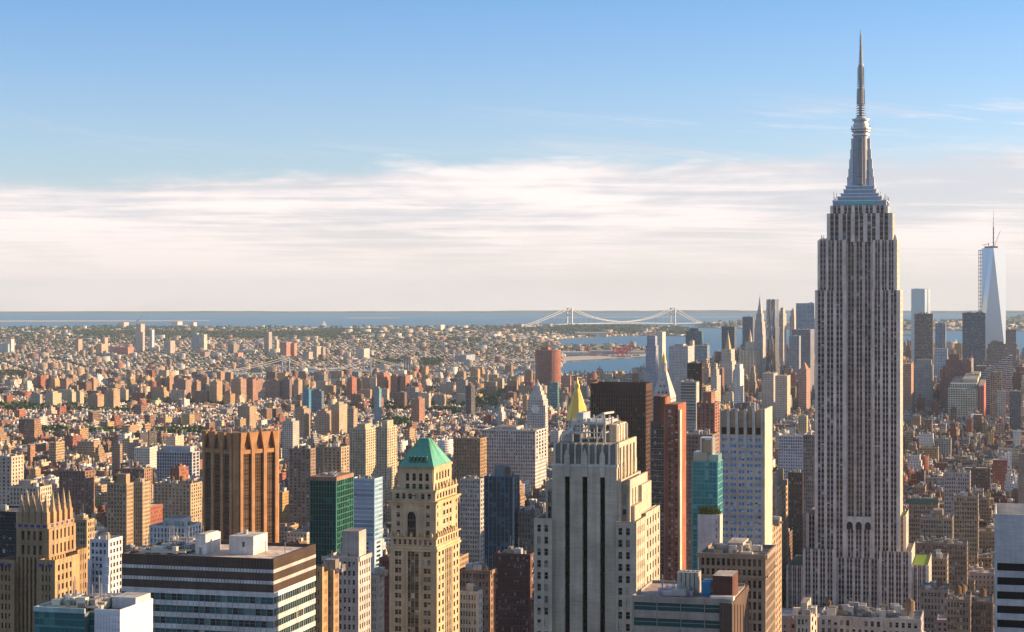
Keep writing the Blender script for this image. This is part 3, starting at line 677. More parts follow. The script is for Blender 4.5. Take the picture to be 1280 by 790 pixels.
    band(a2, b2, f2, k2, 616, 613.8, 0.5)
    r = h.r
    for k in range(7): yy = f2+1.5+k*(k2-f2-3)/6; orn.mark(); orn.cyl(b2, yy, 0.6, z(613.8), z(611), (0.52, 0.42, 0.26), 6); orn.cyl(b2, yy, 0.7, z(611), z(606), (0.52, 0.42, 0.26), 6, r1=0.1)
    # lantern block and pyramid
    a3, b3 = x(496), x(538.5); f3, k3 = f2+2.5, k2-3.5; L3 = b3-a3
    h.block(a3, b3, f3, k3, z(613.8), z(605), ups(2.5, L3-1, 4, 0.45), ups(1, k3-f3-1, 6, 0.5), 1, C, dep=0.4, sf=0.3, par=0)
    ws = ups(2.5, L3-1, 4, 0.5)
    h.block(a3, b3, f3, k3, z(605), z(587.5), None, None, 1, C, par=0)
    for P, lst in ((h.N(a3, f3), ws), (h.W(b3, f3), ups(2.5, k3-f3-2.5, 5, 0.5))):
        w.pbox(P, 0, (b3-a3) if P[1][0] else (k3-f3), z(605), z(602.5), 0, 0.4, C); w.pbox(P, 0, (b3-a3) if P[1][0] else (k3-f3), z(592), z(587.5), 0, 0.4, C)
        pos = 0
        for o in lst+[((b3-a3) if P[1][0] else (k3-f3), None)]:
            w.pbox(P, pos, o[0], z(602.5), z(592), 0, 0.4, C)
            if o[1] is None: break
            pos = o[1]; h.win(P, o[0], o[1], z(602.5), z(593.2), 0.05, (0.02, 0.018, 0.016)); cxm = (o[0]+o[1])/2; rr = (o[1]-o[0])/2; g = lambda a, d: (P[0][0]+P[1][0]*a+P[2][0]*d, P[0][1]+P[1][1]*a+P[2][1]*d)
            q = g(cxm, 0.42)
            w.face([(*g(o[0], 0.42), z(592)), (*g(o[0], 0.42), z(594.6)), (*g(cxm-rr*.5, 0.42), z(592.7)), (*g(cxm, 0.42), z(592))], C); w.face([(*g(o[1], 0.42), z(592)), (*g(cxm, 0.42), z(592)), (*g(cxm+rr*.5, 0.42), z(592.7)), (*g(o[1], 0.42), z(594.6))], C)
    tr.box(a3-.7, b3+.7, f3-.7, k3+.7, z(587.5), z(584.5), (0.46, 0.34, 0.20))
    for k in range(12): tr.box(a3+k*L3/11.5, a3+k*L3/11.5+.5, f3-1.0, f3-.7, z(586.8), z(585.3), (0.3, 0.22, 0.14))
    py = h.p('copper_roof', METAL); G = (0.16, 0.46, 0.33); zA, zB = z(584.5), z(551.5); m = (a3+b3)/2; my = (f3+k3)/2
    P0 = [(a3-.3, f3-.3), (b3+.3, f3-.3), (b3+.3, k3+.3), (a3-.3, k3+.3)]; P1 = [(m-1.9, my-1.9), (m+1.9, my-1.9), (m+1.9, my+1.9), (m-1.9, my+1.9)]
    py.prism(P0, zA, zB, G, poly1=P1)
    for i in range(4):
        j = (i+1) % 4
        for k in range(0, 15):
            t = k/14; p = (P0[i][0]*(1-t)+P0[j][0]*t, P0[i][1]*(1-t)+P0[j][1]*t, zA); q = (P1[i][0]*(1-t)+P1[j][0]*t, P1[i][1]*(1-t)+P1[j][1]*t, zB); py.bar(p, q, 0.16, (0.14, 0.40, 0.29))
    dm = h.p('dormer', METAL)
    for k in range(5): xx = m-3.4+k*1.75; yy = f3+1.1; dm.mark(); dm.box(xx, xx+.9, yy, yy+3.0, zA+.3, zA+4.2, (0.05, 0.13, 0.11), top=G)
    h.finish()
copper()

# ---- bronze-brown chamfered tower with a flared crown
def flared():
    th = TH+radians(-45)
    D = 1400; xL, xM, xR = 254.5, 303.5, 348
    # plan turned by 45 degrees: corner towards the viewer at xM
    M = at(xM, D); S, C = sin(th), cos(th)
    e1 = (C, -S); e2 = (S, C)        # local x, local y in the scene
    def hit(px, e):
        t = (px-640)/FPX; k = (t*M[1]-M[0])/(e[0]-t*e[1]); return k
    wR = hit(xR, (cos(TH-radians(0)+radians(0)), 0)) if False else None
    # right (sunlit) face runs along -? choose the directions that open to each side
    h = None
    F = Frame(xL, xM, D, dep=30); F.th = TH-radians(0)
    # use the avenue grid but a chamfered octagon plan so the broad sunlit face looks right-forward
    s = D/FPX
    base = empty('office_tower', (*at(301, D+28), GZ), 0, 'brown brick tower with chamfered piers and a flared sawtooth crown', 'tower')
    hh = Hero.__new__(Hero); hh.name = 'office_tower'; hh.r = random.Random(8); hh.parts = {}; hh.wins = []; hh.rail = (0.2, 0.12, 0.07); hh.wc = lambda r: (0.035, 0.028, 0.022) if r.random() < .7 else (0.12, 0.10, 0.08)
    class Fk: pass
    f = Fk(); f.X, f.Y = at(301, D+28); f.th = 0; hh.fr = f; hh.root = base
    OCC.append((255, 348, 537, 700, D)); SHORT.append(('the flared-crown brown tower', 301, 600, 255, 348, 537)); u_, v_ = uvof(f.X, f.Y); FOOT.append((u_-34, u_+34, v_-34, v_+34))
    z = lambda py: CAMZ-(py-Y0)*D/FPX-GZ
    z1 = z(563); zt = z(541); ang = radians(-59.0)
    # square plan, corners cut: rotation so faces look to ang and ang-90
    def rot(p, a): return (p[0]*cos(a)-p[1]*sin(a), p[0]*sin(a)+p[1]*cos(a))
    half = 20.6; cut = 3.6; a0 = radians(24)         # front-left face normal and sunlit right face
    sq = [(-half+cut, -half), (half-cut, -half), (half, -half+cut), (half, half-cut), (half-cut, half), (-half+cut, half), (-half, half-cut), (-half, -half+cut)]
    poly = [rot(p, -radians(44)) for p in sq]
    BR = (0.40, 0.215, 0.105)
    w = hh.p('wall'); w.prism(poly, 0, z1, (0.28, 0.15, 0.075), top=(0.3, 0.2, 0.12))
    n = len(poly); pf = hh.p('pier'); cr = hh.p('crown')
    for i in range(n):
        a, b = poly[i], poly[(i+1) % n]; Ln = math.hypot(b[0]-a[0], b[1]-a[1]); e = ((b[0]-a[0])/Ln, (b[1]-a[1])/Ln); nn = (e[1], -e[0]); P = (a, e, nn)
        if Ln > 10:
            k = 3
            for j in range(k+1):
                c = Ln*j/k; hwid = 1.5 if 0 < j < k else 2.0
                aa = max(0, c-hwid) if j else -0.6; bb = min(Ln, c+hwid) if j < k else Ln+0.6
                pf.pbox(P, aa, bb, 0, z1, 0, 1.8, BR)
                # flared crown wedge above the pier
                g = lambda t, d: (P[0][0]+e[0]*t+nn[0]*d, P[0][1]+e[1]*t+nn[1]*d)
                q0 = [g(aa, 1.8), g(bb, 1.8), g(bb, 0), g(aa, 0)][::1]
                A0, A1 = (aa-3.0 if j else aa), (bb+3.0 if j < k else bb)
                q1 = [g(A0, 2.6), g(A1, 2.6), g(A1, 0), g(A0, 0)]
                cr.prism(q0, z1, zt, BR, poly1=q1)
            for j in range(k):
                c0, c1 = Ln*j/k+1.5, Ln*(j+1)/k-1.5; nr = 30; fh = (z1-3-z(700))/nr
                for q in range(nr+8):
                    zz = z1-3-q*fh
                    w.pbox(P, c0, c1, zz-fh*0.36, zz, 0.01, 0.3, (0.13, 0.08, 0.05)); hh.win(P, c0+.1, c1-.1, zz-fh, zz-fh*0.36, 0.06)
                w.pbox(P, c0, c1, z1-3, z1+.0, 0.01, 1.2, BR)
                for q_ in (1, 2, 3): pf.pbox(P, c0+(c1-c0)*q_/4-.12, c0+(c1-c0)*q_/4+.12, z(745), z1-3, 0.06, 0.45, (0.16, 0.09, 0.05))
        else:
            pf.pbox(P, 0.3, Ln-.3, 0, z1, 0.02, 1.5, BR); cr.pbox(P, 0.2, Ln-.2, z1, zt, 0, 1.8, BR)
    cr.prism([(p[0]*0.97, p[1]*0.97) for p in poly], z1+.01, zt-1.2, (0.26, 0.14, 0.075), top=(0.34, 0.24, 0.16))
    eq = hh.p('rooftop_unit', METAL)
    for j in range(40):
        eq.mark(); xx, yy = rot((hh.r.uniform(-19, 19), hh.r.uniform(-19, 19)), -radians(44)); eq.box(xx-1, xx+1, yy-1, yy+1, zt-1.19, zt+hh.r.uniform(.3, 2.4), hh.r.choice(((0.55, 0.52, 0.46), (0.4, 0.3, 0.22), (0.25, 0.22, 0.2))))
    hh.finish(100)
flared()

# ---- gothic brown tower with finials, lower left
def gothic():
    F = Frame(22, 60, 720, xr2=92)
    h = Hero('gothic_tower', 'brown stone tower with a crown of pointed gothic finials at the left edge', 'tower', F, 'the gothic finial tower', 612, 6)
    C = (0.36, 0.245, 0.14); x, z = F.x, F.z; fd, bd = -F.hd, F.hd; xa, xb = x(22), x(60); Ln = xb-xa; De = F.dep
    h.rail = (0.2, 0.14, 0.08)
    h.block(xa, xb, fd, bd, z(700)-30*3.6, z(697), ups(0.5, Ln-.5, 7, 0.5), ups(.5, De-.5, 9, 0.5), 30, C, dep=1.1, sf=0.4, thin=0.6, par=0, scol=(0.22, .14, .08), sdep=.3)
    h.block(xa, xb, fd, bd, z(696.9), z(661), ups(1.5, Ln-1.5, 4, 0.5), ups(1, De-1, 6, 0.55), 2, C, dep=0.9, sf=0.35, par=0)
    w = h.p('wall'); bl = h.p('blue_tile'); B = (0.06, 0.06, 0.26)
    w.box(xa-.3, xb+.3, fd-.9, bd, z(661), z(655), C); 
    for k in range(5): bl.mark(); bl.box(xa+.8+k*Ln/5, xa+.8+k*Ln/5+1.4, fd-1.0, fd-.9, z(659.6), z(656), B); bl.mark(); bl.box(xb+.3, xb+.42, fd+2+k*De/5.2, fd+3.4+k*De/5.2, z(659.6), z(656), B)
    w.box(xa+1, xb-1, fd+1, bd-1, z(655), z(641), C, top=(.3, .22, .14))
    for k in range(6): w.box(xa+1.2+k*(Ln-3)/5.2, xa+2.2+k*(Ln-3)/5.2, fd+.4, fd+1, z(655), z(640), C)
    fi = h.p('finial')
    pts = [(xa+1.2+k*(Ln-2.4)/4, fd+.6) for k in range(5)]+[(xb-.8, fd+.6+k*(De-3)/4) for k in range(1, 5)]+[(xa+1, fd+.6+k*(De-3)/4) for k in range(1, 4)]
    for i, (a, b) in enumerate(pts):
        s_ = 1.15; t = z(614 if i % 2 else 619)
        fi.mark(); fi.box(a-s_, a+s_, b-s_, b+s_, z(661), z(641), C); fi.cyl(a, b, 1.25, z(641), t, (0.40, 0.31, 0.21), 8, r1=0.12)
        for q in (4, 8, 12): fi.cyl(a, b, 1.45-q*.09, z(641)+q*.5, z(641)+q*.5+.3, C, 8)
    # wings
    h.block(x(4), xa-.02, fd-3, bd, z(705)-28*3.6, z(705), ups(.8, xa-x(4)-.8, 3, 0.5), None, 28, C, dep=0.6, sf=0.4, par=1.5)
    h.block(x(57)+.02, x(76), fd-5, fd+14, z(705)-28*3.6, z(702), ups(1, x(76)-x(57)-1, 3, 0.55), ups(.8, 13.2, 4, 0.5), 28, C, dep=0.6, sf=0.4, par=1.5)
    h.block(x(60)+.03, x(76)-1, fd+14.1, bd+2, z(705)-28*3.6, z(698), None, ups(.8, bd+2-fd-15, 5, 0.5), 28, C, dep=0.6, sf=0.4, par=1.5)
    bl.mark(); bl.box(x(4)+.3, x(4)+2.2, fd-3.8, fd-3.61, z(708), z(704.6), B); bl.mark(); bl.box(x(20)-1.6, x(20), fd-3.8, fd-3.61, z(708), z(704.6), B); bl.mark(); bl.box(x(58), x(58)+1.7, fd-5.8, fd-5.61, z(706), z(702.5), B); bl.mark(); bl.box(x(74)-1.6, x(74), fd-5.8, fd-5.61, z(706), z(702.5), B)
    h.finish()
gothic()

# ---- glass and white-panel building, bottom left
def tealwhite():
    F = Frame(43, 150, 470, xr2=191)
    h = Hero('office_building', 'flat-roofed office block of teal glass and white panels in the bottom left corner', 'office building', F, 'the teal and white block', 750, 7)
    x, z = F.x, F.z; fd, bd = -F.hd, F.hd; xa, xb = x(43), x(150); zt = z(763); h.rail = (0.25, 0.35, 0.36); h.wc = lambda r: (0.025, 0.13, 0.14) if r.random() < .7 else (0.05, 0.2, 0.2)
    xm = x(106); xn = x(118)
    w = h.p('wall'); WP = (0.62, 0.63, 0.66); zb = zt-60
    w.box(xa, xm, fd, bd, zb, zt-1.2, (0.15, 0.2, 0.2), top=(0.17, 0.17, 0.17)); w.box(xn, xb, fd, bd, zb, zt-1.2, WP, top=(0.2, 0.19, 0.18)); w.box(xm, xn, fd+2.5, bd, zb, zt-1.2, (0.15, 0.2, 0.2), top=(0.2, 0.19, 0.18))
    fh = 3.7
    for k in range(15):
        z1 = zt-1.3-k*fh
        for q in range(10): a = (xm-xa)*q/10; h.win(h.N(xa, fd), a+.06, a+(xm-xa)/10-.06, z1-fh+.5, z1, .06)
        w.pbox(h.N(xa, fd), 0, xm-xa, z1-fh+.02, z1-fh+.48, 0, .1, (0.10, 0.28, 0.28))
        for q in range(2): a = (xn-xm)*q/2; h.win(h.N(xm, fd+2.5), a+.05, a+(xn-xm)/2-.05, z1-fh+.5, z1, .06)
    pn = h.p('panel_joints')
    for k in range(34): zz = zt-1.3-k*1.75; pn.pbox(h.N(xn, fd), 0, xb-xn, zz, zz+.09, 0, .03, (0.42, 0.43, 0.46)); pn.pbox(h.W(xb, fd), 0, F.dep, zz, zz+.09, 0, .03, (0.5, 0.48, 0.45))
    for k in range(9): pn.pbox(h.N(xn, fd), (xb-xn)*k/8.5, (xb-xn)*k/8.5+.08, zb, zt, 0, .035, (0.42, 0.43, 0.46))
    # parapets
    w.box(xa-.2, xm, fd-.2, fd+.4, zt-1.19, zt, (0.35, 0.5, 0.5)); w.box(xn, xb+.05, fd-.05, fd+.4, zt-1.19, zt+.1, WP); w.box(xb-.4, xb+.05, fd+.4, bd, zt-1.19, zt+.1, WP); w.box(xa-.2, xa+.4, fd+.4, bd, zt-1.19, zt, WP); w.box(xa+.4, xb-.4, bd-.5, bd, zt-1.19, zt+.2, WP)
    w.box(xn, xb-.4, bd-9, bd-.5, zt-1.19, zt+1.6, (0.5, 0.5, 0.5))
    clutter(h, xa+1, xb-6, fd+2, bd-2, zt-1.19, 60, hmax=2.6, cols=((0.45, 0.42, 0.36), (0.6, 0.58, 0.52), (0.18, 0.17, 0.16), (0.3, 0.3, 0.3)))
    mb = h.p('roof_duct', METAL)
    for k in range(9): yy = fd+3+k*2.6; mb.mark(); mb.bar((xa+2+k*.3, yy, zt-.3), (xb-8, yy+1.5, zt-.2), .5, (0.5, 0.47, 0.42))
    h.finish()
tealwhite()

# ---- long brown and white striped slab
def stripeslab():
    F = Frame(153, 341, 600, xr2=393)
    h = Hero('office_building', 'wide flat-roofed slab with horizontal white bands and ribbon windows, two white roof huts', 'office building', F, 'the white-banded slab', 680, 9)
    x, z = F.x, F.z; fd, bd = -F.hd, F.hd; xa, xb = x(153), x(341); zt = z(698.5); Ln = xb-xa; De = F.dep
    BRN = (0.105, 0.07, 0.055); WH = (0.62, 0.59, 0.57); w = h.p('wall'); h.rail = (0.2, 0.2, 0.2)
    w.box(xa, xb, fd, bd, 0, zt-1.0, (0.12, 0.12, 0.12), top=(0.60, 0.52, 0.46))
    bands = [(0, 3.4, BRN), (3.4, 4.5, WH), (4.5, 7.0, BRN), (7.0, 8.1, WH), (8.1, 10.6, BRN), (10.6, 12.2, WH)]
    for P, LL, ex in ((h.N(xa, fd), Ln, .45), (h.W(xb, fd), De, 0)):
        for a, b, c in bands: w.pbox(P, 0, LL+ex, zt-b, zt-a, 0, .45 if c is WH else .4, c)
        for k in range(60):
            if k*LL/48 < LL: h.p('fins', METAL).pbox(P, k*LL/48, k*LL/48+.12, zt-10.6, zt, .45, .5, (0.10, 0.08, 0.07))
        zz = zt-12.2; fh = 3.75
        for k in range(18):
            n = round(LL/1.9)
            for q in range(n): h.win(P, LL*q/n+.06, LL*(q+1)/n-.06, zz-2.15, zz, .06, (lambda r: (0.05, 0.13, 0.14) if r.random() < .6 else ((0.03, 0.045, 0.05) if r.random() < .6 else ((0.16, 0.25, 0.27) if r.random() < .85 else (0.5, 0.45, 0.32))))(h.r))
            w.pbox(P, 0, LL+ex, zz-fh, zz-2.15, 0, .4, WH); zz -= fh
            for q in range(n): h.p('mullions', METAL).pbox(P, LL*q/n-.06, LL*q/n+.06, zz-.02, zz+fh, .06, .48, (0.32, 0.31, 0.30)) if k < 12 else None
    w.box(xa, xa+.5, fd+.01, bd, zt-1.0, zt, BRN); w.box(xa+.5, xb, bd-.5, bd, zt-1, zt, BRN); w.box(xa, xb, fd, fd+.4, zt-1.0, zt-.02, BRN); w.box(xb-.4, xb, fd+.4, bd-.5, zt-1, zt-.02, BRN)
    hu = h.p('roof_hut'); zr = zt-1.0
    hu.box(x(228), x(241), fd+10, fd+22, zr+.01, z(678), (0.6, 0.57, 0.53)); hu.box(x(228)+.5, x(241)-.3, fd+10.5, fd+21, z(678), z(678)+.4, (0.5, 0.48, 0.45))
    hu.mark(); hu.box(x(266), x(297), fd+13, fd+25, zr+.01, zr+6.0, (0.6, 0.57, 0.53)); hu.box(x(283), x(286), fd+12.95, fd+13, zr+2.6, zr+4.2, (0.1, 0.1, 0.1)); hu2 = h.p('roof_hut_door'); hu2.box(x(233), x(236), fd+9.9, fd+10, zr+.1, zr+2.3, (0.25, 0.24, 0.22))
    hu.cyl(x(278), fd+19, .8, zr+6.0, zr+7.4, (0.5, 0.5, 0.48), 10)
    clutter(h, xa+2, x(226), fd+3, bd-3, zr, 80, hmax=2.2, cols=((0.6, 0.55, 0.46), (0.4, 0.38, 0.34), (0.2, 0.18, 0.17)))
    mb = h.p('roof_duct', METAL)
    for k in range(7): mb.mark(); mb.bar((xa+4, fd+4+k*4.4, zr+1.2), (x(224), fd+5+k*4.4, zr+1.4), .6, (0.5, 0.46, 0.38))
    for px_ in (330, 262, 305): mb.bar((x(px_), fd+18, zr), (x(px_), fd+18, zr+4), .2, (0.3, 0.3, 0.3))
    h.finish()
stripeslab()

# ---- a general tower: geometry windows
def gtower(name, label, cat, short, xl, xr, xr2, ytop, D, col, nN, nW, nr, fh=3.6, pf=0.4, sf=0.42, scol=None, wc=None, dep=0.5, thin=0.6, roofc=(0.25, 0.23, 0.21), mode='ups', seed=1, extra=None, par=1.0, sdep=None, tanks=0, clut=6, pen=None, cornice=None, depth=None, rail=None, wallmat=None):
    F = Frame(xl, xr, D, xr2=xr2, dep=depth)
    h = Hero(name, label, cat, F, short, ytop, seed); h.wc = wc
    if rail: h.rail = rail
    x, z = F.x, F.z; fd, bd = -F.hd, F.hd; xa, xb = x(xl), x(xr); Ln, De = xb-xa, F.dep; zt = z(ytop); z0 = max(0, zt-nr*fh)
    fN = pairs(.5, Ln-.5, nN, pf) if mode == 'pairs' else ups(.5, Ln-.5, nN, pf); fW = (pairs(.5, De-.5, nW, pf) if mode == 'pairs' else ups(.5, De-.5, nW, pf)) if nW else None
    if wallmat: h.p('wall', wallmat)
    h.block(xa, xb, fd, bd, z0, zt, fN, fW, nr, col, roofc=roofc, dep=dep, sf=sf, scol=scol, thin=thin, par=par, sdep=sdep)
    if z0 > 0.1: h.p('lower_wall', CITY).box(xa, xb, fd+.2, bd, 0, z0, col, win=(max(2.6, Ln/max(nN, 1)/1.0) if nN < 30 else 3, fh, .5))
    if cornice: h.p('cornice').box(xa-cornice, xb+cornice, fd-cornice-.5, fd-.52, zt-.6, zt+par+.2, col); h.p('cornice').box(xb+.52, xb+cornice+.5, fd-.52, bd, zt-.6, zt+par+.2, col)
    if pen: 
        a, b, c = pen; h.p('penthouse').box(xa+Ln*a, xa+Ln*b, fd+De*.25, bd-De*.15, zt+.01, zt+c, tuple(k*.9 for k in col), win=(3, 3.5, .3), top=roofc)
    if clut: clutter(h, xa+1, xb-1, fd+1, bd-1, zt, clut)
    for k in range(tanks): tank(h.p('water_tank'), xa+Ln*(.25+.5*((k*.37+seed*.21) % 1)), fd+De*(.3+.3*((k*.61) % 1)), zt)
    if extra: extra(h, F, xa, xb, fd, bd, zt, z0)
    h.finish(); return h

# bronze dark slab
gtower('office_tower', 'dark bronze curtain-wall slab behind the three-striped tower', 'tower', 'the dark bronze slab', 738, 807, 815, 488, 1700, (0.12, 0.068, 0.05), 22, 6, 36, fh=3.9, pf=.28, sf=.38, scol=(0.07, 0.037, 0.027), wc=lambda r: (0.022, 0.014, 0.011) if r.random() < .8 else ((0.07, 0.045, 0.03) if r.random() < .8 else (0.22, 0.14, 0.07)), dep=.4, thin=9, par=6, rail=(0.06, 0.035, 0.025), seed=11, clut=4)

# red brick tower with dark balconied half
def red_extra(h, F, xa, xb, fd, bd, zt, z0):
    x, z = F.x, F.z; w = h.p('brick_pier'); R = (0.28, 0.105, 0.065)
    w.box(x(833), x(848.2), fd-1.6, bd+4, 0, z(505), R, top=(0.3, 0.2, 0.16)); w.box(x(848.2)+.01, x(850.5), fd-1, fd+5, 0, z(512), (0.54, 0.46, 0.38))
    w.box(x(830), x(832.4), fd-.8, fd+4, 0, z(497), (0.42, 0.19, 0.12)); w.box(x(825), x(833), fd+1, fd+12, zt, z(496), R); w.box(x(816), x(825), fd+2, bd-2, zt, z(495.5), (0.16, 0.085, 0.07))
    for k in range(46):
        for q_ in (836, 844.5): h.win(h.N(x(q_), fd-1.6), 0, 1.5, z(512)-k*3.1-1.7, z(512)-k*3.1, .04)
    for k in range(22): w.box(x(840), x(841.4), fd-1.75, fd-1.6, z(520)-k*4.5-1.3, z(520)-k*4.5, (0.5, 0.42, 0.36))
    bal = h.p('balconies')
    for k in range(36):
        zz = zt-8-k*3.1
        bal.box(xa-.3, x(829.5), fd-1.5, fd-.6, zz, zz+.35, (0.34, 0.31, 0.28)) if k % 1 == 0 else None
gtower('apartment_tower', 'slender apartment tower, dark balconied left half and red brick right half', 'tower', 'the red brick slender tower', 813, 831, None, 530, 1080, (0.15, 0.12, 0.10), 5, 0, 46, fh=3.1, pf=.25, sf=.4, scol=(0.13, 0.10, 0.09), depth=22, extra=red_extra, seed=12, dep=.4, clut=0)

# blue-windowed beige tower with blind fluted crown
def blue_extra(h, F, xa, xb, fd, bd, zt, z0):
    x, z = F.x, F.z; w = h.p('crown'); C = (0.47, 0.38, 0.29); Ln = xb-xa; za, zb = zt+.02, z(511.5)
    w.box(xa, xb, fd+.4, bd, za, zb-1.5, (0.34, 0.26, 0.19), top=(.3, .27, .23))
    for k in range(6):
        c = xa+Ln*k/5*(1-0.02); w.box(c-.7 if k else c, c+.8, fd-1.0, fd+.4, zt-4, zb, (0.50, 0.46, 0.42))
    for k in range(5): a, b = xa+Ln*k/5+.85, xa+Ln*(k+1)/5-.75; w.box(a, b, fd+.1, fd+.4, za+4.5, zb-.6, (0.40, 0.30, 0.21)); w.box(a, b, fd+.3, fd+.41, za, za+4.5, (0.09, 0.04, 0.03))
    w.box(xb+.01, xb+1.0, fd-1, bd, 0, zb, (0.56, 0.46, 0.37)); 
    clutter(h, xa+2, xb-2, fd+2, bd-2, zb-1.5, 18, hmax=4)
gtower('apartment_tower', 'tall beige tower with a grid of bright blue windows under a blind fluted crown', 'tower', 'the blue-windowed tower', 900, 954, 963, 546, 960, (0.50, 0.43, 0.37), 5, 0, 33, fh=3.25, pf=.30, sf=.5, wc=lambda r: (0.14, 0.31, 0.62) if r.random() < .5 else ((0.10, 0.24, 0.52) if r.random() < .55 else ((0.42, 0.55, 0.76) if r.random() < .8 else (0.06, 0.07, 0.09))), dep=.35, mode='pairs', extra=blue_extra, seed=13, rail=(.12, .16, .25), clut=0)  # window blues hold the reflected sky as base colour

# teal glass tower with white slab in front
def teal_extra(h, F, xa, xb, fd, bd, zt, z0):
    x, z = F.x, F.z; p = h.p('white_panel_wing'); p.box(x(876), x(901), fd-9, fd-.6, 0, z(641), (0.55, 0.52, 0.53)); p.box(x(901)+.01, x(903.5), fd-9, fd-.6, 0, z(641), (0.5, 0.46, 0.40))
    for k in range(30): p.box(x(898.6), x(899.8), fd-9.06, fd-9, z(648)-k*3.3-1.4, z(648)-k*3.3, (0.12, 0.10, 0.10))
    pl = h.p('terrace_plants', LEAF); r = h.r
    for k in range(260): a, b, c = r.uniform(x(876.5), x(902)), r.uniform(fd-8.5, fd-4), z(641)+abs(r.gauss(0, 1.6)); s = r.uniform(.3, .7); pl.face([(a-s, b, c-s*.6), (a+s*.7, b+s, c-s*.4), (a+s, b-s*.3, c+s), (a-s*.4, b+.2, c+s*.8)], (r.uniform(.08, .2), r.uniform(.11, .2), .02))
    g = h.p('glass_top', SATIN); g.box(x(866), x(884), fd+1, bd-3, zt+.02, z(566), (0.35, 0.36, 0.30)); g.box(x(884.1), x(897), fd+2, bd-2, zt+.02, z(569), (0.30, 0.45, 0.40))
    g.box(x(874), x(877), fd+1.5, bd-4, z(566), z(549), (0.5, 0.48, 0.42)); g.box(x(888), x(890), fd+1.5, bd-4, z(569), z(549), (0.5, 0.48, 0.42)); g.box(x(874), x(890), fd+1.5, bd-4, z(549), z(548), (0.5, 0.48, 0.42)); g.box(x(877.1), x(887.9), fd+3, bd-5, z(569), z(551), (0.36, 0.30, 0.22))
gtower('glass_tower', 'narrow teal glass tower with a blank white panel wing and roof terrace plants', 'tower', 'the teal glass tower', 865, 897, 903, 578, 880, (0.10, 0.30, 0.32), 6, 3, 36, fh=3.3, pf=.1, sf=.2, wc=lambda r: (0.03, 0.17, 0.19) if r.random() < .75 else ((0.05, 0.22, 0.24) if r.random() < .8 else (0.14, 0.34, 0.35)), dep=.15, extra=teal_extra, seed=14, rail=(0.12, .34, .36), clut=0, par=.3)

# brown masonry block with roof arcade
def corn_extra(h, F, xa, xb, fd, bd, zt, z0):
    x, z = F.x, F.z; c = h.p('cornice'); C = (0.30, 0.235, 0.18)
    c.box(xa-1, xb+1, fd-1.6, fd-.52, z(722), z(719.5), C); c.box(xb+.52, xb+1.6, fd-.52, bd, z(722), z(719.5), C)
    clutter(h, xa+2, xb-2, fd+2, bd-2, zt, 34, hmax=3.2); c.box(x(905), x(925), fd+8, bd-6, zt+.01, zt+4, (0.42, 0.38, 0.33))
gtower('office_building', 'brown stone office block with tall top-storey windows below the blue-windowed tower', 'office building', 'the brown stone office block', 874, 955, 967, 697, 690, (0.29, 0.225, 0.175), 12, 9, 16, fh=3.9, pf=.42, sf=.3, wc=lambda r: (0.02, 0.02, 0.02) if r.random() < .8 else (0.14, 0.12, 0.10), dep=.7, cornice=.8, extra=corn_extra, seed=15, rail=(.12, .09, .07), clut=0)

# low teal-banded building with dark red penthouse
def low_extra(h, F, xa, xb, fd, bd, zt, z0):
    x, z = F.x, F.z; p = h.p('penthouse'); p.box(x(888), x(913), fd+4, fd+15, zt+.01, z(723), (0.11, 0.045, 0.035), top=(0.5, 0.45, 0.4)); p.box(x(887), x(916), fd+.8, fd+4, zt+.01, zt+1.1, (0.6, 0.58, 0.55))
    b = h.p('brown_wing'); b.box(x(900), xb+.5, fd-1.2, bd+5, 0, zt-.4, (0.10, 0.065, 0.05))
    for k in range(11): b.box(x(900)+1+k*.78, x(900)+1.2+k*.78, fd-1.3, fd-1.2, 0, zt-.5, (0.16, 0.10, 0.07))
    q = h.p('cooling_unit', METAL); q.box(x(871), x(883), fd+8, fd+14, zt+.01, z(734), (0.03, 0.22, 0.42)); q.cyl(x(877), fd+11, 1.2, z(734), z(733), (0.1, 0.3, 0.5), 12)
    for k in range(5): q.mark(); q.box(x(838)+k*1.25, x(838)+1.0+k*1.25, fd+11, fd+16, zt+.01, z(725), (0.45, 0.42, 0.36)); q.cyl(x(838)+.5+k*1.25, fd+13, .42, z(725), z(724), (.2, .19, .17), 10)
    q.mark(); q.box(x(836), x(862), fd+6, fd+8, zt+.01, zt+1.4, (0.42, 0.28, 0.42)); clutter(h, x(812), x(868), fd+2, fd+14, zt, 26, hmax=1.8, cols=((0.55, 0.45, 0.42), (0.45, 0.4, 0.36), (0.35, 0.25, 0.33)))
gtower('office_building', 'low wide office block with teal ribbon windows and a dark red penthouse', 'office building', 'the low teal-ribbon block', 790, 913, 931, 752, 520, (0.34, 0.29, 0.25), 4, 0, 12, fh=4.3, pf=.03, sf=.5, wc=lambda r: (0.02, 0.075, 0.075) if r.random() < .7 else (0.05, 0.15, 0.14), dep=.5, extra=low_extra, seed=16, par=.7, clut=0, roofc=(0.42, 0.33, 0.3))

# white banded tower at the right edge
gtower('office_tower', 'pale grey tower with black horizontal window bands at the right edge', 'tower', 'the pale banded tower', 1243, 1330, None, 702, 560, (0.52, 0.52, 0.52), 1, 0, 14, fh=4.2, pf=.03, sf=.46, wc=lambda r: (0.01, 0.01, 0.011), depth=30, dep=.6, seed=17, par=13.5, clut=0, rail=(.012, .012, .012))
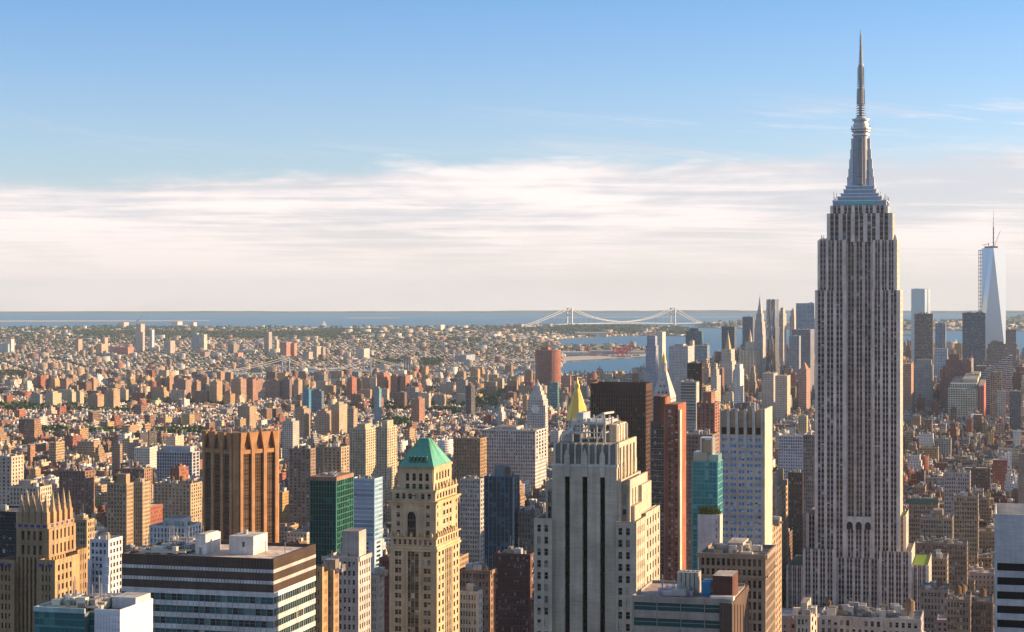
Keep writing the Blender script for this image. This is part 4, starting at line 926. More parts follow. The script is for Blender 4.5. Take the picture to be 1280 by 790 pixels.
# green-teal tower
gtower('glass_tower', 'dark green glass tower with bright green window frames', 'tower', 'the green-framed tower', 387, 420, 441, 601, 1150, (0.035, 0.20, 0.155), 9, 9, 26, fh=3.5, pf=.16, sf=.2, scol=(0.05, 0.10, 0.07), wc=lambda r: (0.006, 0.02, 0.02) if r.random() < .85 else (0.02, 0.10, 0.09), dep=.4, thin=.3, seed=18, par=2, rail=(.03, .15, .12), roofc=(.3, .22, .17), clut=26, extra=lambda h, F, xa, xb, fd, bd, zt, z0: h.p('parapet_band').box(xa-.6, xb+.6, fd-.6, bd, zt-.2, zt+2.3, (0.28, .17, .12)))
# glass slab
gtower('glass_tower', 'dark blue glass apartment slab with pale vertical fins', 'tower', 'the dark blue glass slab', 605, 642, 649, 598, 1250, (0.22, 0.25, 0.28), 7, 2, 34, fh=3.2, pf=.1, sf=.22, scol=(0.05, 0.08, 0.11), wc=lambda r: (0.02, 0.045, 0.07) if r.random() < .8 else (0.07, 0.14, 0.2), dep=.4, thin=.2, seed=19, rail=(.05, .08, .1), pen=(.3, .75, 8), tanks=1)
# cream neighbours
gtower('office_building', 'grey and cream stone block between the white-banded slab and the pyramid-roofed tower', 'office building', 'the grey-cream stone block', 405, 447, 462, 700, 765, (0.42, 0.40, 0.38), 7, 5, 20, fh=3.6, pf=.5, seed=20, sf=.45, pen=(.45, .95, 11), tanks=0, cornice=.6, clut=14)
gtower('apartment_building', 'narrow ochre brick building lit by the sun beside the white-banded slab', 'building', 'the narrow ochre building', 392, 402, 408, 712, 700, (0.47, 0.31, 0.16), 2, 3, 20, fh=3.4, pf=.55, seed=21, clut=3)
gtower('apartment_building', 'taller brown brick slice rising behind the narrow ochre building', 'building', None, 402, 416, 422, 716, 735, (0.40, 0.26, 0.15), 3, 3, 20, fh=3.4, pf=.55, seed=22, clut=3)
gtower('apartment_building', 'cream brick building with a shaded flank left of the pyramid-roofed tower', 'building', None, 458, 472, 479, 722, 860, (0.47, 0.43, 0.38), 4, 3, 20, fh=3.4, pf=.55, seed=23, clut=8)
gtower('apartment_building', 'dark red brick building squeezed against the pyramid-roofed tower', 'building', None, 474, 488, 489, 700, 950, (0.20, 0.07, 0.06), 4, 1, 30, fh=3.4, pf=.5, seed=24, clut=3, depth=25)
# white stepped building and others at lower left
def zig_extra(h, F, xa, xb, fd, bd, zt, z0):
    x, z = F.x, F.z; w = h.p('terraces'); C = (0.58, 0.58, 0.62)
    for k in range(9): w.box(x(104), x(116)+.3+k*.0, fd-1.5-k*.9, fd-.52-k*.9, 0, z(700)-k*4.2, C, win=(3.2, 3.6, .5)); w.box(xb-2, xb+1.5+k*.2, fd-1.4-k*.9, fd-.53-k*.9, 0, z(696)-k*4.2, C, win=(3.2, 3.6, .5))
gtower('apartment_building', 'white stepped apartment block with balconies behind the teal and white block', 'building', 'the white stepped block', 113, 135, 152, 677, 900, (0.58, 0.58, 0.62), 4, 4, 24, fh=3.3, pf=.4, seed=25, extra=zig_extra, clut=4, roofc=(.5, .4, .32))
gtower('apartment_tower', 'dark glass block behind the gothic finial tower', 'tower', None, -30, 20, 22, 642, 1000, (0.03, 0.035, 0.045), 12, 1, 30, fh=3.6, pf=.15, seed=26, depth=25, clut=8)
# brown column at the right edge
gtower('apartment_tower', 'blank buff tower edge cut off by the right border', 'tower', None, 1273, 1330, None, 570, 1200, (0.36, 0.28, 0.21), 2, 0, 30, fh=3.6, pf=.8, seed=27, depth=20, clut=2)

# white deco building, tan pair etc (medium size)
gtower('apartment_building', 'white art deco apartment house with dark window stripes beside the flared-crown tower', 'building', 'the white deco house', 187, 232, 251, 660, 1180, (0.58, 0.57, 0.58), 10, 5, 18, fh=3.4, pf=.55, sf=.3, seed=28, pen=(.3, .8, 5), clut=20)
gtower('apartment_tower', 'tan brick apartment tower, left half of a close pair', 'tower', 'the tan brick pair', 134, 158, 166, 606, 1500, (0.40, 0.29, 0.19), 6, 5, 26, fh=3.2, pf=.5, seed=29, pen=(.3, .9, 8), tanks=1)
gtower('apartment_tower', 'tan brick apartment tower, right half of a close pair', 'tower', None, 166, 178, 187, 604, 1560, (0.41, 0.31, 0.21), 4, 5, 26, fh=3.2, pf=.5, seed=30, pen=(.1, .6, 3), tanks=0)
gtower('apartment_building', 'ochre brick building with a green roof rail beside the gothic finial tower', 'building', None, 89, 108, 117, 652, 1050, (0.42, 0.32, 0.20), 5, 3, 24, fh=3.3, pf=.4, seed=31, pen=(.1, .7, 3), clut=6)
gtower('apartment_tower', 'pale cream apartment tower at the left border', 'tower', 'the cream tower at the left border', -20, 14, 29, 572, 1700, (0.50, 0.41, 0.33), 6, 4, 30, fh=3.3, pf=.55, seed=32, clut=8)
gtower('office_building', 'cream stone block above the gothic finial tower', 'office building', None, 12, 50, 64, 610, 1500, (0.50, 0.42, 0.34), 9, 5, 18, fh=3.5, pf=.5, seed=33, pen=(.2, .6, 5), clut=12)
gtower('office_building', 'dark slab with a colonnade of white window frames behind the tan brick pair', 'office building', 'the colonnaded slab', 196, 240, 249, 566, 2300, (0.42, 0.44, 0.48), 14, 2, 10, fh=4, pf=.3, sf=.25, seed=34, pen=(.1, .9, 7), wc=lambda r: (0.03, 0.035, 0.05))
gtower('apartment_building', 'sand coloured brick court block below the colonnaded slab', 'building', None, 192, 238, 252, 606, 1850, (0.40, 0.32, 0.22), 10, 5, 14, fh=3.3, pf=.5, seed=35, clut=16, tanks=2)
gtower('apartment_tower', 'red brown slab block behind the tan brick pair', 'tower', None, 152, 180, 190, 587, 1950, (0.27, 0.16, 0.11), 8, 4, 20, fh=3.2, pf=.5, seed=36, tanks=1)
gtower('apartment_tower', 'brown brick block just right of the tan brick pair top', 'tower', None, 74, 106, 118, 590, 1950, (0.22, 0.13, 0.10), 8, 3, 16, fh=3.2, pf=.5, seed=37, tanks=2, clut=10)
# centre mid
gtower('glass_building', 'sloping pale blue glass office building behind the green-framed tower', 'office building', 'the pale blue glass building', 438, 468, 478, 600, 1560, (0.35, 0.48, 0.60), 1, 2, 14, fh=3.6, pf=.04, sf=.35, wc=lambda r: (0.22, 0.36, 0.50) if r.random() < .7 else (0.12, 0.22, 0.33), dep=.2, seed=38, rail=(.3, .42, .55), clut=5)
gtower('apartment_tower', 'brown apartment slab left of a twin, behind the green-framed tower', 'tower', None, 361, 388, 394, 562, 1900, (0.26, 0.19, 0.15), 5, 3, 24, fh=3.2, pf=.5, seed=39, clut=10)
gtower('apartment_tower', 'tan ribbed apartment tower rising behind the green-framed tower', 'tower', None, 404, 426, 436, 560, 1950, (0.38, 0.29, 0.20), 4, 3, 24, fh=3.2, pf=.5, seed=40, tanks=1)
gtower('apartment_tower', 'cream apartment tower, left of two by the pyramid roof', 'tower', 'the two cream towers', 437, 457, 470, 537, 2300, (0.46, 0.40, 0.29), 6, 5, 22, fh=3.2, pf=.5, seed=41, pen=(.3, .8, 6))
gtower('apartment_tower', 'cream apartment tower, right of two by the pyramid roof', 'tower', None, 470, 484, 496, 535, 2250, (0.46, 0.40, 0.29), 4, 5, 22, fh=3.2, pf=.5, seed=42, pen=(.3, .8, 8))
gtower('warehouse', 'broad brown brick block right of the green pyramid roof', 'building', 'the broad brown block', 567, 600, 608, 549, 2200, (0.30, 0.20, 0.12), 10, 4, 11, fh=4, pf=.5, seed=43, tanks=2)
gtower('office_building', 'long pale grey office block with rows of tall windows and a light cornice', 'office building', 'the long pale grey block', 602, 669, 683, 539, 2350, (0.47, 0.46, 0.46), 22, 4, 8, fh=4.4, pf=.45, sf=.3, seed=44, cornice=1.5, pen=(.2, .6, 4), clut=14)
gtower('office_building', 'white loft building with punched windows right of the pyramid tower', 'building', None, 575, 600, 608, 600, 1650, (0.42, 0.41, 0.39), 8, 3, 18, fh=4, pf=.4, seed=45, clut=8)
gtower('apartment_building', 'red brown brick block left of the three-striped tower', 'building', None, 618, 662, 668, 695, 1000, (0.12, 0.06, 0.05), 11, 1, 14, fh=3.7, pf=.45, seed=46, clut=14, wc=lambda r: (0.3, 0.3, 0.3) if r.random() < .25 else (0.03, 0.03, 0.035))
gtower('apartment_building', 'brown brick loft block right of the pyramid tower base', 'building', None, 573, 612, 618, 716, 930, (0.29, 0.17, 0.11), 9, 2, 12, fh=3.8, pf=.5, seed=47, clut=18, cornice=.8)
gtower('apartment_building', 'pale low block in front of the brown brick loft', 'building', None, 574, 597, 602, 742, 860, (0.47, 0.46, 0.42), 6, 2, 8, fh=3.7, pf=.5, seed=48, clut=12)
gtower('apartment_building', 'grey brick tower left of the three-striped tower shoulder', 'building', None, 648, 668, 679, 640, 1250, (0.18, 0.15, 0.13), 5, 2, 16, fh=3.6, pf=.5, seed=49, clut=8, tanks=1)
# right of red tower
gtower('apartment_tower', 'brown brick tower with pale edges behind the teal glass tower', 'tower', 'the brown brick tower', 851, 890, 898, 545, 1500, (0.27, 0.19, 0.15), 9, 3, 26, fh=3.3, pf=.5, seed=50, clut=10)
gtower('apartment_tower', 'reddish tower with a green glass centre strip above the teal glass tower', 'tower', None, 871, 893, 899, 505, 2000, (0.30, 0.14, 0.10), 4, 2, 22, fh=3.2, pf=.5, seed=51, pen=(.3, .75, 12))
gtower('apartment_tower', 'pale glazed tower with white floor edges left of the beige pair', 'tower', None, 850, 870, 873, 478, 2300, (0.42, 0.42, 0.38), 1, 0, 26, fh=3.6, pf=.05, sf=.3, depth=24, seed=52, wc=lambda r: (0.08, 0.10, 0.10) if r.random() < .7 else (0.2, 0.22, 0.2))
gtower('apartment_tower', 'black glass tower standing among beige towers', 'tower', None, 859, 877, 879, 455, 2800, (0.035, 0.025, 0.025), 5, 1, 26, fh=3.6, pf=.2, depth=26, seed=53, wc=lambda r: (0.015, 0.012, 0.012) if r.random() < .9 else (0.3, 0.16, 0.08))
gtower('apartment_tower', 'sunlit beige apartment tower, left of a pair', 'tower', None, 877, 882, 888, 484, 2700, (0.50, 0.37, 0.25), 2, 3, 20, fh=3.3, pf=.5, seed=54, clut=2)
gtower('apartment_tower', 'sunlit beige apartment tower, right of a pair', 'tower', None, 887, 893, 898, 490, 2600, (0.50, 0.37, 0.25), 2, 3, 20, fh=3.3, pf=.5, seed=55, clut=2)
# canyon right of the blue tower
gtower('office_building', 'warm stone setback block right of the blue-windowed tower', 'office building', 'the warm setback block', 962, 970, 984, 612, 1250, (0.44, 0.33, 0.24), 2, 5, 24, fh=3.6, pf=.5, seed=56, pen=(.2, .7, 9), clut=6)
gtower('office_building', 'tall buff side wall facing the avenue below the setback block', 'office building', None, 955, 964, 976, 660, 1020, (0.44, 0.32, 0.22), 2, 6, 24, fh=3.6, pf=.5, seed=57, clut=6)
gtower('office_tower', 'grey stone slab immediately left of the tall masted skyscraper', 'tower', None, 1004, 1018, 1019, 545, 1700, (0.30, 0.25, 0.22), 5, 0, 30, fh=3.6, pf=.5, depth=30, seed=58, clut=4)
gtower('office_tower', 'dark brown tower on the far side of the avenue with a green court', 'tower', None, 985, 1003, 1005, 592, 1850, (0.13, 0.085, 0.065), 5, 1, 18, fh=3.6, pf=.5, seed=59, depth=24, clut=6)
gtower('loft_building', 'pale blue-white industrial block with a row of windows below', 'building', None, 973, 1015, 1019, 546, 2500, (0.47, 0.50, 0.56), 14, 1, 6, fh=4, pf=.4, depth=40, seed=60, clut=10)
# foot of the frame
gtower('office_building', 'white flat-roofed building at the foot of the tall masted skyscraper', 'building', None, 1024, 1150, 1158, 777, 830, (0.42, 0.40, 0.38), 16, 2, 4, fh=3.8, pf=.5, depth=24, seed=61, clut=60, tanks=0, roofc=(.33, .31, .29), extra=lambda h, F, xa, xb, fd, bd, zt, z0: tank(h.p('water_tank'), F.x(1136), fd+9, zt, 2.1, 4.2, 3, (0.30, 0.20, 0.12)))
gtower('office_building', 'cream stepped rooftop block left of the white flat-roofed building', 'building', None, 995, 1012, 1020, 772, 800, (0.50, 0.43, 0.35), 3, 2, 8, fh=3.8, pf=.5, seed=62, clut=8, pen=(.2, .7, 5))
gtower('loft_building', 'buff loft building with big windows right of the skyscraper terraces', 'building', None, 1160, 1183, 1185, 700, 1350, (0.33, 0.27, 0.20), 6, 1, 14, fh=3.9, pf=.35, depth=30, seed=63, clut=8)
gtower('loft_building', 'brown loft with a water tank on the right, near the bottom', 'building', None, 1183, 1212, 1214, 752, 1000, (0.26, 0.20, 0.16), 7, 1, 10, fh=3.9, pf=.45, depth=30, seed=64, tanks=2, clut=12)
gtower('loft_building', 'dark brick loft with arched top windows left of the pale banded tower', 'building', None, 1212, 1240, 1242, 755, 1020, (0.20, 0.14, 0.115), 8, 1, 10, fh=3.9, pf=.45, depth=30, seed=65, tanks=1, clut=12)
gtower('loft_building', 'grey brown loft with a bright terrace between lofts on the right', 'building', None, 1150, 1185, 1188, 740, 1180, (0.3, 0.25, 0.22), 8, 1, 10, fh=3.9, pf=.45, depth=30, seed=66, tanks=1, clut=16)
gtower('loft_building', 'buff commercial block with a pale right bay and dark rooftop room', 'building', 'the buff commercial block', 1150, 1190, 1197, 650, 1560, (0.34, 0.28, 0.22), 12, 3, 10, fh=3.9, pf=.4, depth=28, seed=67, clut=14, pen=(.4, .7, 7))
gtower('loft_building', 'tall white loft building with rows of small windows on the right', 'building', 'the tall white loft', 1180, 1212, 1214, 592, 1850, (0.44, 0.38, 0.36), 11, 1, 12, fh=3.9, pf=.45, depth=28, seed=68, clut=10, tanks=1)
gtower('loft_building', 'wide ochre block with a green copper cornice below the tall white loft', 'building', None, 1136, 1172, 1175, 627, 1700, (0.34, 0.27, 0.19), 14, 1, 10, fh=3.9, pf=.4, depth=28, seed=69, clut=14, extra=lambda h, F, xa, xb, fd, bd, zt, z0: h.p('copper_cornice', METAL).box(xa-1, xb+1, fd-1.4, fd-.6, zt-1.5, zt+2.6, (0.08, 0.17, 0.16)))
gtower('loft_building', 'tan corner building right of the buff commercial block', 'building', None, 1192, 1222, 1226, 622, 1640, (0.34, 0.28, 0.2), 9, 1, 12, fh=3.9, pf=.4, depth=28, seed=70, clut=14, tanks=1)
gtower('loft_building', 'dark slate-roofed row with ornate dormers on the right', 'building', None, 1145, 1208, 1212, 682, 1420, (0.24, 0.19, 0.16), 18, 1, 8, fh=3.8, pf=.5, depth=26, seed=71, clut=22)
# ================================================================== landmarks farther off
def shero(name, label, cat, short, xl, xr, xr2, ytop, D, th=TH, dep=None, seed=1):
    F = Frame(xl, xr, D, xr2=xr2, dep=dep, th=th); h = Hero(name, label, cat, F, short, ytop, seed); return h, F
# gold pyramid
def goldpyr():
    h, F = shero('gold_roofed_tower', 'grey stone tower with a steep gilded pyramid roof', 'tower', 'the gilded pyramid', 707, 729, 736, 473, 1860)
    x, z = F.x, F.z; C = (0.42, 0.40, 0.36)
    w = h.p('wall', CITY); w.box(-F.hw-3, F.hw+3, -F.hd-4, F.hd+4, 0, z(540), C, win=(3, 3.8, .45)); w.box(-F.hw, F.hw, -F.hd, F.hd, z(540)+.01, z(526), C, win=(3, 3.8, .45))
    g = h.p('gilded_roof', GOLD); G = (0.80, 0.52, 0.10); n = 8; R = F.hw*1.24
    def ring(r): return [(r*cos(2*pi*(i+.5)/n)*1.05, r*sin(2*pi*(i+.5)/n)*1.05) for i in range(n)]
    zz = [(R, z(526)), (R*.78, z(512)), (R*.34, z(492)), (R*.2, z(486))]
    for (r0, a), (r1, b) in zip(zz, zz[1:]): g.prism(ring(r0), a, b, G, poly1=ring(r1))
    g.cyl(0, 0, R*.24, z(486), z(481), (0.7, 0.45, 0.1), 8); g.cyl(0, 0, R*.15, z(481), z(472), G, 8, r1=.1)
    for i in range(8):
        a = 2*pi*(i+.5)/n; g.bar((R*1.05*cos(a), R*1.05*sin(a), z(526)), (R*.35*cos(a), R*.35*sin(a), z(492)), .7, (0.55, 0.36, 0.09))
    h.finish()
goldpyr()
# white clock tower with stepped lantern
def clocktower(xc, hw_px, ytop, ysh, D, label, short, C=(0.50, 0.47, 0.43), name='clock_tower', gold=False):
    h, F = shero(name, label, 'tower', short, xc-hw_px, xc+hw_px*.55, xc+hw_px, ytop, D)
    x, z = F.x, F.z; hw = F.hw; hd = F.hd; w = h.p('wall', CITY); st = h.p('lantern')
    w.box(-hw, hw, -hd, hd, 0, z(ysh), C, win=(2.6, 3.8, .45), top=C)
    for P in (h.N(0, -hd), h.W(hw, 0)):
        fc = h.p('clock_face'); fc.mark(); r = hw*.5; n = 20; zc = z(ysh)-r*2.2
        g = lambda a, b: (P[0][0]+P[1][0]*a+P[2][0]*.3, P[0][1]+P[1][1]*a+P[2][1]*.3, zc+b)
        fc.face([g(r*cos(2*pi*k/n), r*sin(2*pi*k/n)) for k in range(n)], (0.75, 0.72, 0.66)); 
    if gold:
        q = [(a*hw, b*hd) for a, b in ((-1, -1), (1, -1), (1, 1), (-1, 1))]
        yA = ysh-(ysh-ytop)*.55
        st.prism(q, z(ysh), z(yA), C, poly1=[(a*.28, b*.28) for a, b in q]); 
        dm = h.p('dormer')
        for k, f in ((0, .15), (1, .38), (2, .6)):
            for s in range(3-k): dm.mark(); dm.box(-hw*.4*(3-k)/3+s*hw*.42, -hw*.4*(3-k)/3+s*hw*.42+hw*.16, -hd*(1-f*.8)-.3, -hd*(1-f*.8)+1, z(ysh)+(z(yA)-z(ysh))*f, z(ysh)+(z(yA)-z(ysh))*(f+.08), (0.1, .09, .08))
        st.cyl(0, 0, hw*.3, z(yA), z(yA-9), C, 10); st.cyl(0, 0, hw*.36, z(yA-9), z(yA-10), C, 10)
        g = h.p('gilded_cupola', GOLD); g.cyl(0, 0, hw*.26, z(yA-10), z(ytop+6), (0.75, 0.5, 0.14), 10, r1=hw*.12); g.cyl(0, 0, hw*.1, z(ytop+6), z(ytop), (0.8, .55, .15), 8, r1=.1)
    else:
        k = (ysh-ytop)
        for i, (f, a, b) in enumerate(((.82, 0, .22), (.6, .22, .42), (.4, .42, .66))):
            st.box(-hw*f, hw*f, -hd*f, hd*f, z(ysh-a*k), z(ysh-b*k), C)
            for s in (-1, 1):
                for t in (-1, 1): st.cyl(s*hw*f, t*hd*f, hw*.09, z(ysh-a*k), z(ysh-(b+.04)*k), C, 6, r1=.1)
        st.cyl(0, 0, hw*.4, z(ysh-.66*k), z(ysh-.85*k), (0.5, .48, .44), 8, r1=hw*.08); st.cyl(0, 0, hw*.1, z(ysh-.85*k), z(ytop), C, 6, r1=.05)
    h.finish()
clocktower(830, 15, 438, 497, 2090, 'white stone clock tower with a gilded cupola behind the red brick tower', 'the white clock tower', gold=True)
clocktower(672, 13, 474, 500, 2780, 'white clock tower with a stepped stone lantern above the long pale grey block', 'the stepped-lantern clock tower')

# ---- simple shader-windowed tower with setbacks
def st(name, label, short, xl, xr, xr2, ytop, D, col, win=(3.2, 3.7, .45), tiers=(), top=(0.3, 0.28, 0.26), dep=None, mat=CITY, spire=None, pen=None, th=TH, cat='tower', seed=1, ribs=0, crownc=None, group=None):
    F = Frame(xl, xr, D, xr2=xr2, dep=dep, th=th); h = Hero(name, label, cat, F, short, ytop, seed, group)
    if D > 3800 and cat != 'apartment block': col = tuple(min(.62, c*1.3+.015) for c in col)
    w = h.p('wall', mat); z = F.z; ylast = ytop; x = F.x
    t0 = tiers[0][0] if tiers else ytop
    w.box(-F.hw, F.hw, -F.hd, F.hd, 0, z(t0), col, win=win, top=top)
    pv = t0; f = 1
    for (ya, f), yb in zip(tiers, [t[0] for t in tiers[1:]]+[ytop]):
        w.box(-F.hw*f, F.hw*f, -F.hd*f, F.hd*f, z(ya)+.02, z(yb), col, win=win, top=top)
    if spire:
        kind, ys, c, ff = spire; s = h.p('spire', GOLD if kind == 'gold' else STONE); q = [(a*F.hw*ff, b*F.hd*ff) for a, b in ((-1, -1), (1, -1), (1, 1), (-1, 1))]
        s.prism(q, z(ytop), z(ys)*.0+z(ytop)+(z(ys)-z(ytop))*.82, c, poly1=[(a*.12, b*.12) for a, b in q]); s.cyl(0, 0, F.hw*ff*.1, z(ytop)+(z(ys)-z(ytop))*.8, z(ys), c, 6, r1=.05)
    if pen: h.p('penthouse').box(-F.hw*pen[0], F.hw*pen[1], -F.hd*.6, F.hd*.6, z(ytop)+.02, z(ytop)+pen[2], tuple(c*.85 for c in col))
    for k in range(ribs):
        xx = -F.hw+2*F.hw*(k+.5)/ribs; h.p('rib').mark(); h.p('rib').box(xx-F.hw*.03-.2, xx+F.hw*.03+.2, -F.hd-.8, -F.hd-.01, 0, z(ytop), crownc or tuple(min(1, c*1.25) for c in col))
    h.r = random.Random(seed)
    n = 2+int(F.w/12)
    for k in range(n): a = h.r.uniform(-.7, .6)*F.hw*f; b = h.r.uniform(-.6, .5)*F.hd*f; s = h.r.uniform(.08, .2)*F.hw; h.p('rooftop_unit').mark(); h.p('rooftop_unit').box(a, a+s, b, b+s, z(ytop)+.03, z(ytop)+h.r.uniform(1.5, 4.5), tuple(c*.9 for c in col))
    h.finish(); return h
BL = (0.20, 0.27, 0.34)
# downtown cluster
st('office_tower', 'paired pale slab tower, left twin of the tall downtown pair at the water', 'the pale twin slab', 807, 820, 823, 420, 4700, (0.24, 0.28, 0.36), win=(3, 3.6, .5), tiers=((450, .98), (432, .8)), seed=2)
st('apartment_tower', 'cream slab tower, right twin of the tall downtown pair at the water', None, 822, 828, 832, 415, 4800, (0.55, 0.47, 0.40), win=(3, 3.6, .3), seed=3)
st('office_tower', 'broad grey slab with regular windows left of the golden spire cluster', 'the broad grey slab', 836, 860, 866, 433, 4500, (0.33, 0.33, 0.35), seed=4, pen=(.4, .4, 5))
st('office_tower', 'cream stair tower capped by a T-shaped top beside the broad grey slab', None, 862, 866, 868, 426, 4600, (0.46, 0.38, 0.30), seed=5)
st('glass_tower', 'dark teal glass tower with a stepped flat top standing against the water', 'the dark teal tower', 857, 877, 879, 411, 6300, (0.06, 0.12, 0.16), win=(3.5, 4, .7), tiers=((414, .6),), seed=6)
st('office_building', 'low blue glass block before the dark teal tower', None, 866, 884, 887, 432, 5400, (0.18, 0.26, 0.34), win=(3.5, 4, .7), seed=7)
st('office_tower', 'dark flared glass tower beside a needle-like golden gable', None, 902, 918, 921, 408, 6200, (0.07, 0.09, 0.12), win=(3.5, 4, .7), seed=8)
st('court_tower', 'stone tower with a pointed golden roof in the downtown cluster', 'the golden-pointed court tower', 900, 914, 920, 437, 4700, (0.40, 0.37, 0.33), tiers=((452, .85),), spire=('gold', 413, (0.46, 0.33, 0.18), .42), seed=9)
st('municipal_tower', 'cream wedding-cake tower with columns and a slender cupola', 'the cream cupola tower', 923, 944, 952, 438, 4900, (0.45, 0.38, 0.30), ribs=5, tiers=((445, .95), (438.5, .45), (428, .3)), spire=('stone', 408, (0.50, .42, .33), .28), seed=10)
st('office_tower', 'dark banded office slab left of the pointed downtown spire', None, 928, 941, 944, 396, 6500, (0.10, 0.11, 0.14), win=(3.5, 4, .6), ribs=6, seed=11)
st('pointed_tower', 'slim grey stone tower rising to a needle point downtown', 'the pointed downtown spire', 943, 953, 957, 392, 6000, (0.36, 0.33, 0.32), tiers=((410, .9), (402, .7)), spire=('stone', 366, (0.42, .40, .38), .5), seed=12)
def rippled():
    h, F = shero('rippled_tower', 'silvery tower with a rippled metal skin, tallest of the downtown cluster', 'tower', 'the rippled silver tower', 957, 969, 974, 374, 5000)
    m = h.p('wall', MIRROR); n = 40; r = random.Random(3); z = F.z; zz = [i*(z(374))/18 for i in range(19)]
    per = []
    for (a, b), (c, d) in zip(((-1, -1), (1, -1), (1, 1), (-1, 1)), ((1, -1), (1, 1), (-1, 1), (-1, -1))):
        for k in range(10): t = k/10; per.append(((a+(c-a)*t)*F.hw, (b+(d-b)*t)*F.hd))
    def ring(i): return [(p[0]*(1+.10*sin(k*1.3+sin(i*.5)*1.2)), p[1]*(1+.10*sin(k*1.3+sin(i*.5)*1.2))) for k, p in enumerate(per)]
    for i in range(18):
        s = 1 if i < 13 else .85
        q0 = [(a*s, b*s) for a, b in ring(i)]; q1 = [(a*s, b*s) for a, b in ring(i+1)]; m.prism(q0, zz[i], zz[i+1], (0.50, 0.48, 0.47), poly1=q1)
    h.finish()
rippled()
st('office_tower', 'slim brown stepped tower just right of the rippled silver tower', None, 974, 979, 983, 385, 5600, (0.36, 0.31, 0.27), tiers=((392, .7),), seed=13)
st('office_tower', 'cream pinnacled tower between the rippled tower and the pale glass block', None, 987, 993, 996, 388, 6300, (0.42, 0.34, 0.30), tiers=((395, .7),), spire=('stone', 384, (.4, .34, .3), .5), seed=14)
st('glass_tower', 'pale blue gridded glass block left of the tall masted skyscraper', 'the pale gridded glass block', 995, 1018, None, 379, 5900, (0.30, 0.38, 0.44), win=(4, 4, .7), dep=40, seed=15)
st('office_tower', 'dark grey office slab with a sunlit edge below the pale gridded glass block', None, 990, 1013, 1018, 412, 4900, (0.16, 0.16, 0.19), win=(3, 3.8, .5), ribs=2, seed=16)
st('office_tower', 'slate grey ribbed slab left of the dark slab with the sunlit edge', None, 986, 999, 1001, 420, 4700, (0.22, 0.24, 0.28), win=(3, 3.8, .5), ribs=6, seed=17)
st('office_building', 'stone courthouse-like stack left of the golden-pointed court tower', None, 888, 896, 901, 455, 4400, (0.35, 0.31, 0.28), tiers=((470, .7), (462, .4)), seed=18)
st('apartment_tower', 'small white tower in front of the golden-pointed court tower', None, 917, 925, 930, 456, 3900, (0.58, 0.55, 0.53), tiers=((462, .8),), seed=19)
st('office_building', 'flat grey office block under the rippled silver tower', None, 952, 967, 972, 467, 4000, (0.35, .33, .31), seed=20)
st('office_building', 'reddish gabled block left of the skyscraper shaft', None, 998, 1008, 1013, 462, 4100, (0.30, .18, .15), spire=('stone', 452, (.28, .17, .14), .8), seed=21)
st('office_building', 'cream office block with a notched roof right of the cupola tower', None, 969, 984, 988, 470, 3900, (0.46, .36, .28), seed=22)
# far right cluster
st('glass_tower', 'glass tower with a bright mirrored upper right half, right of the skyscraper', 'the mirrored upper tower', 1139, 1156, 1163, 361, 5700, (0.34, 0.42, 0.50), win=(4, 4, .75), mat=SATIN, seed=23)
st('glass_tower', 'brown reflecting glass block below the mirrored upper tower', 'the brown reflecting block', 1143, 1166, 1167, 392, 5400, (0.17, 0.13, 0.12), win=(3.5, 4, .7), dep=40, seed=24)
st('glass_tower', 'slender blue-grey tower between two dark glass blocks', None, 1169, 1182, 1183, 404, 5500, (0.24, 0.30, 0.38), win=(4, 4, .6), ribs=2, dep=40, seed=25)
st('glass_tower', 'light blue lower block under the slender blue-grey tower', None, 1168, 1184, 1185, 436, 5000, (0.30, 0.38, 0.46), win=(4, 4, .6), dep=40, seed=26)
st('glass_tower', 'dark blue-grey glass block left of the tapering glass tower', 'the dark blue-grey block', 1203, 1232, 1233, 391, 5300, (0.10, 0.12, 0.16), win=(3.5, 4, .7), dep=45, seed=27)
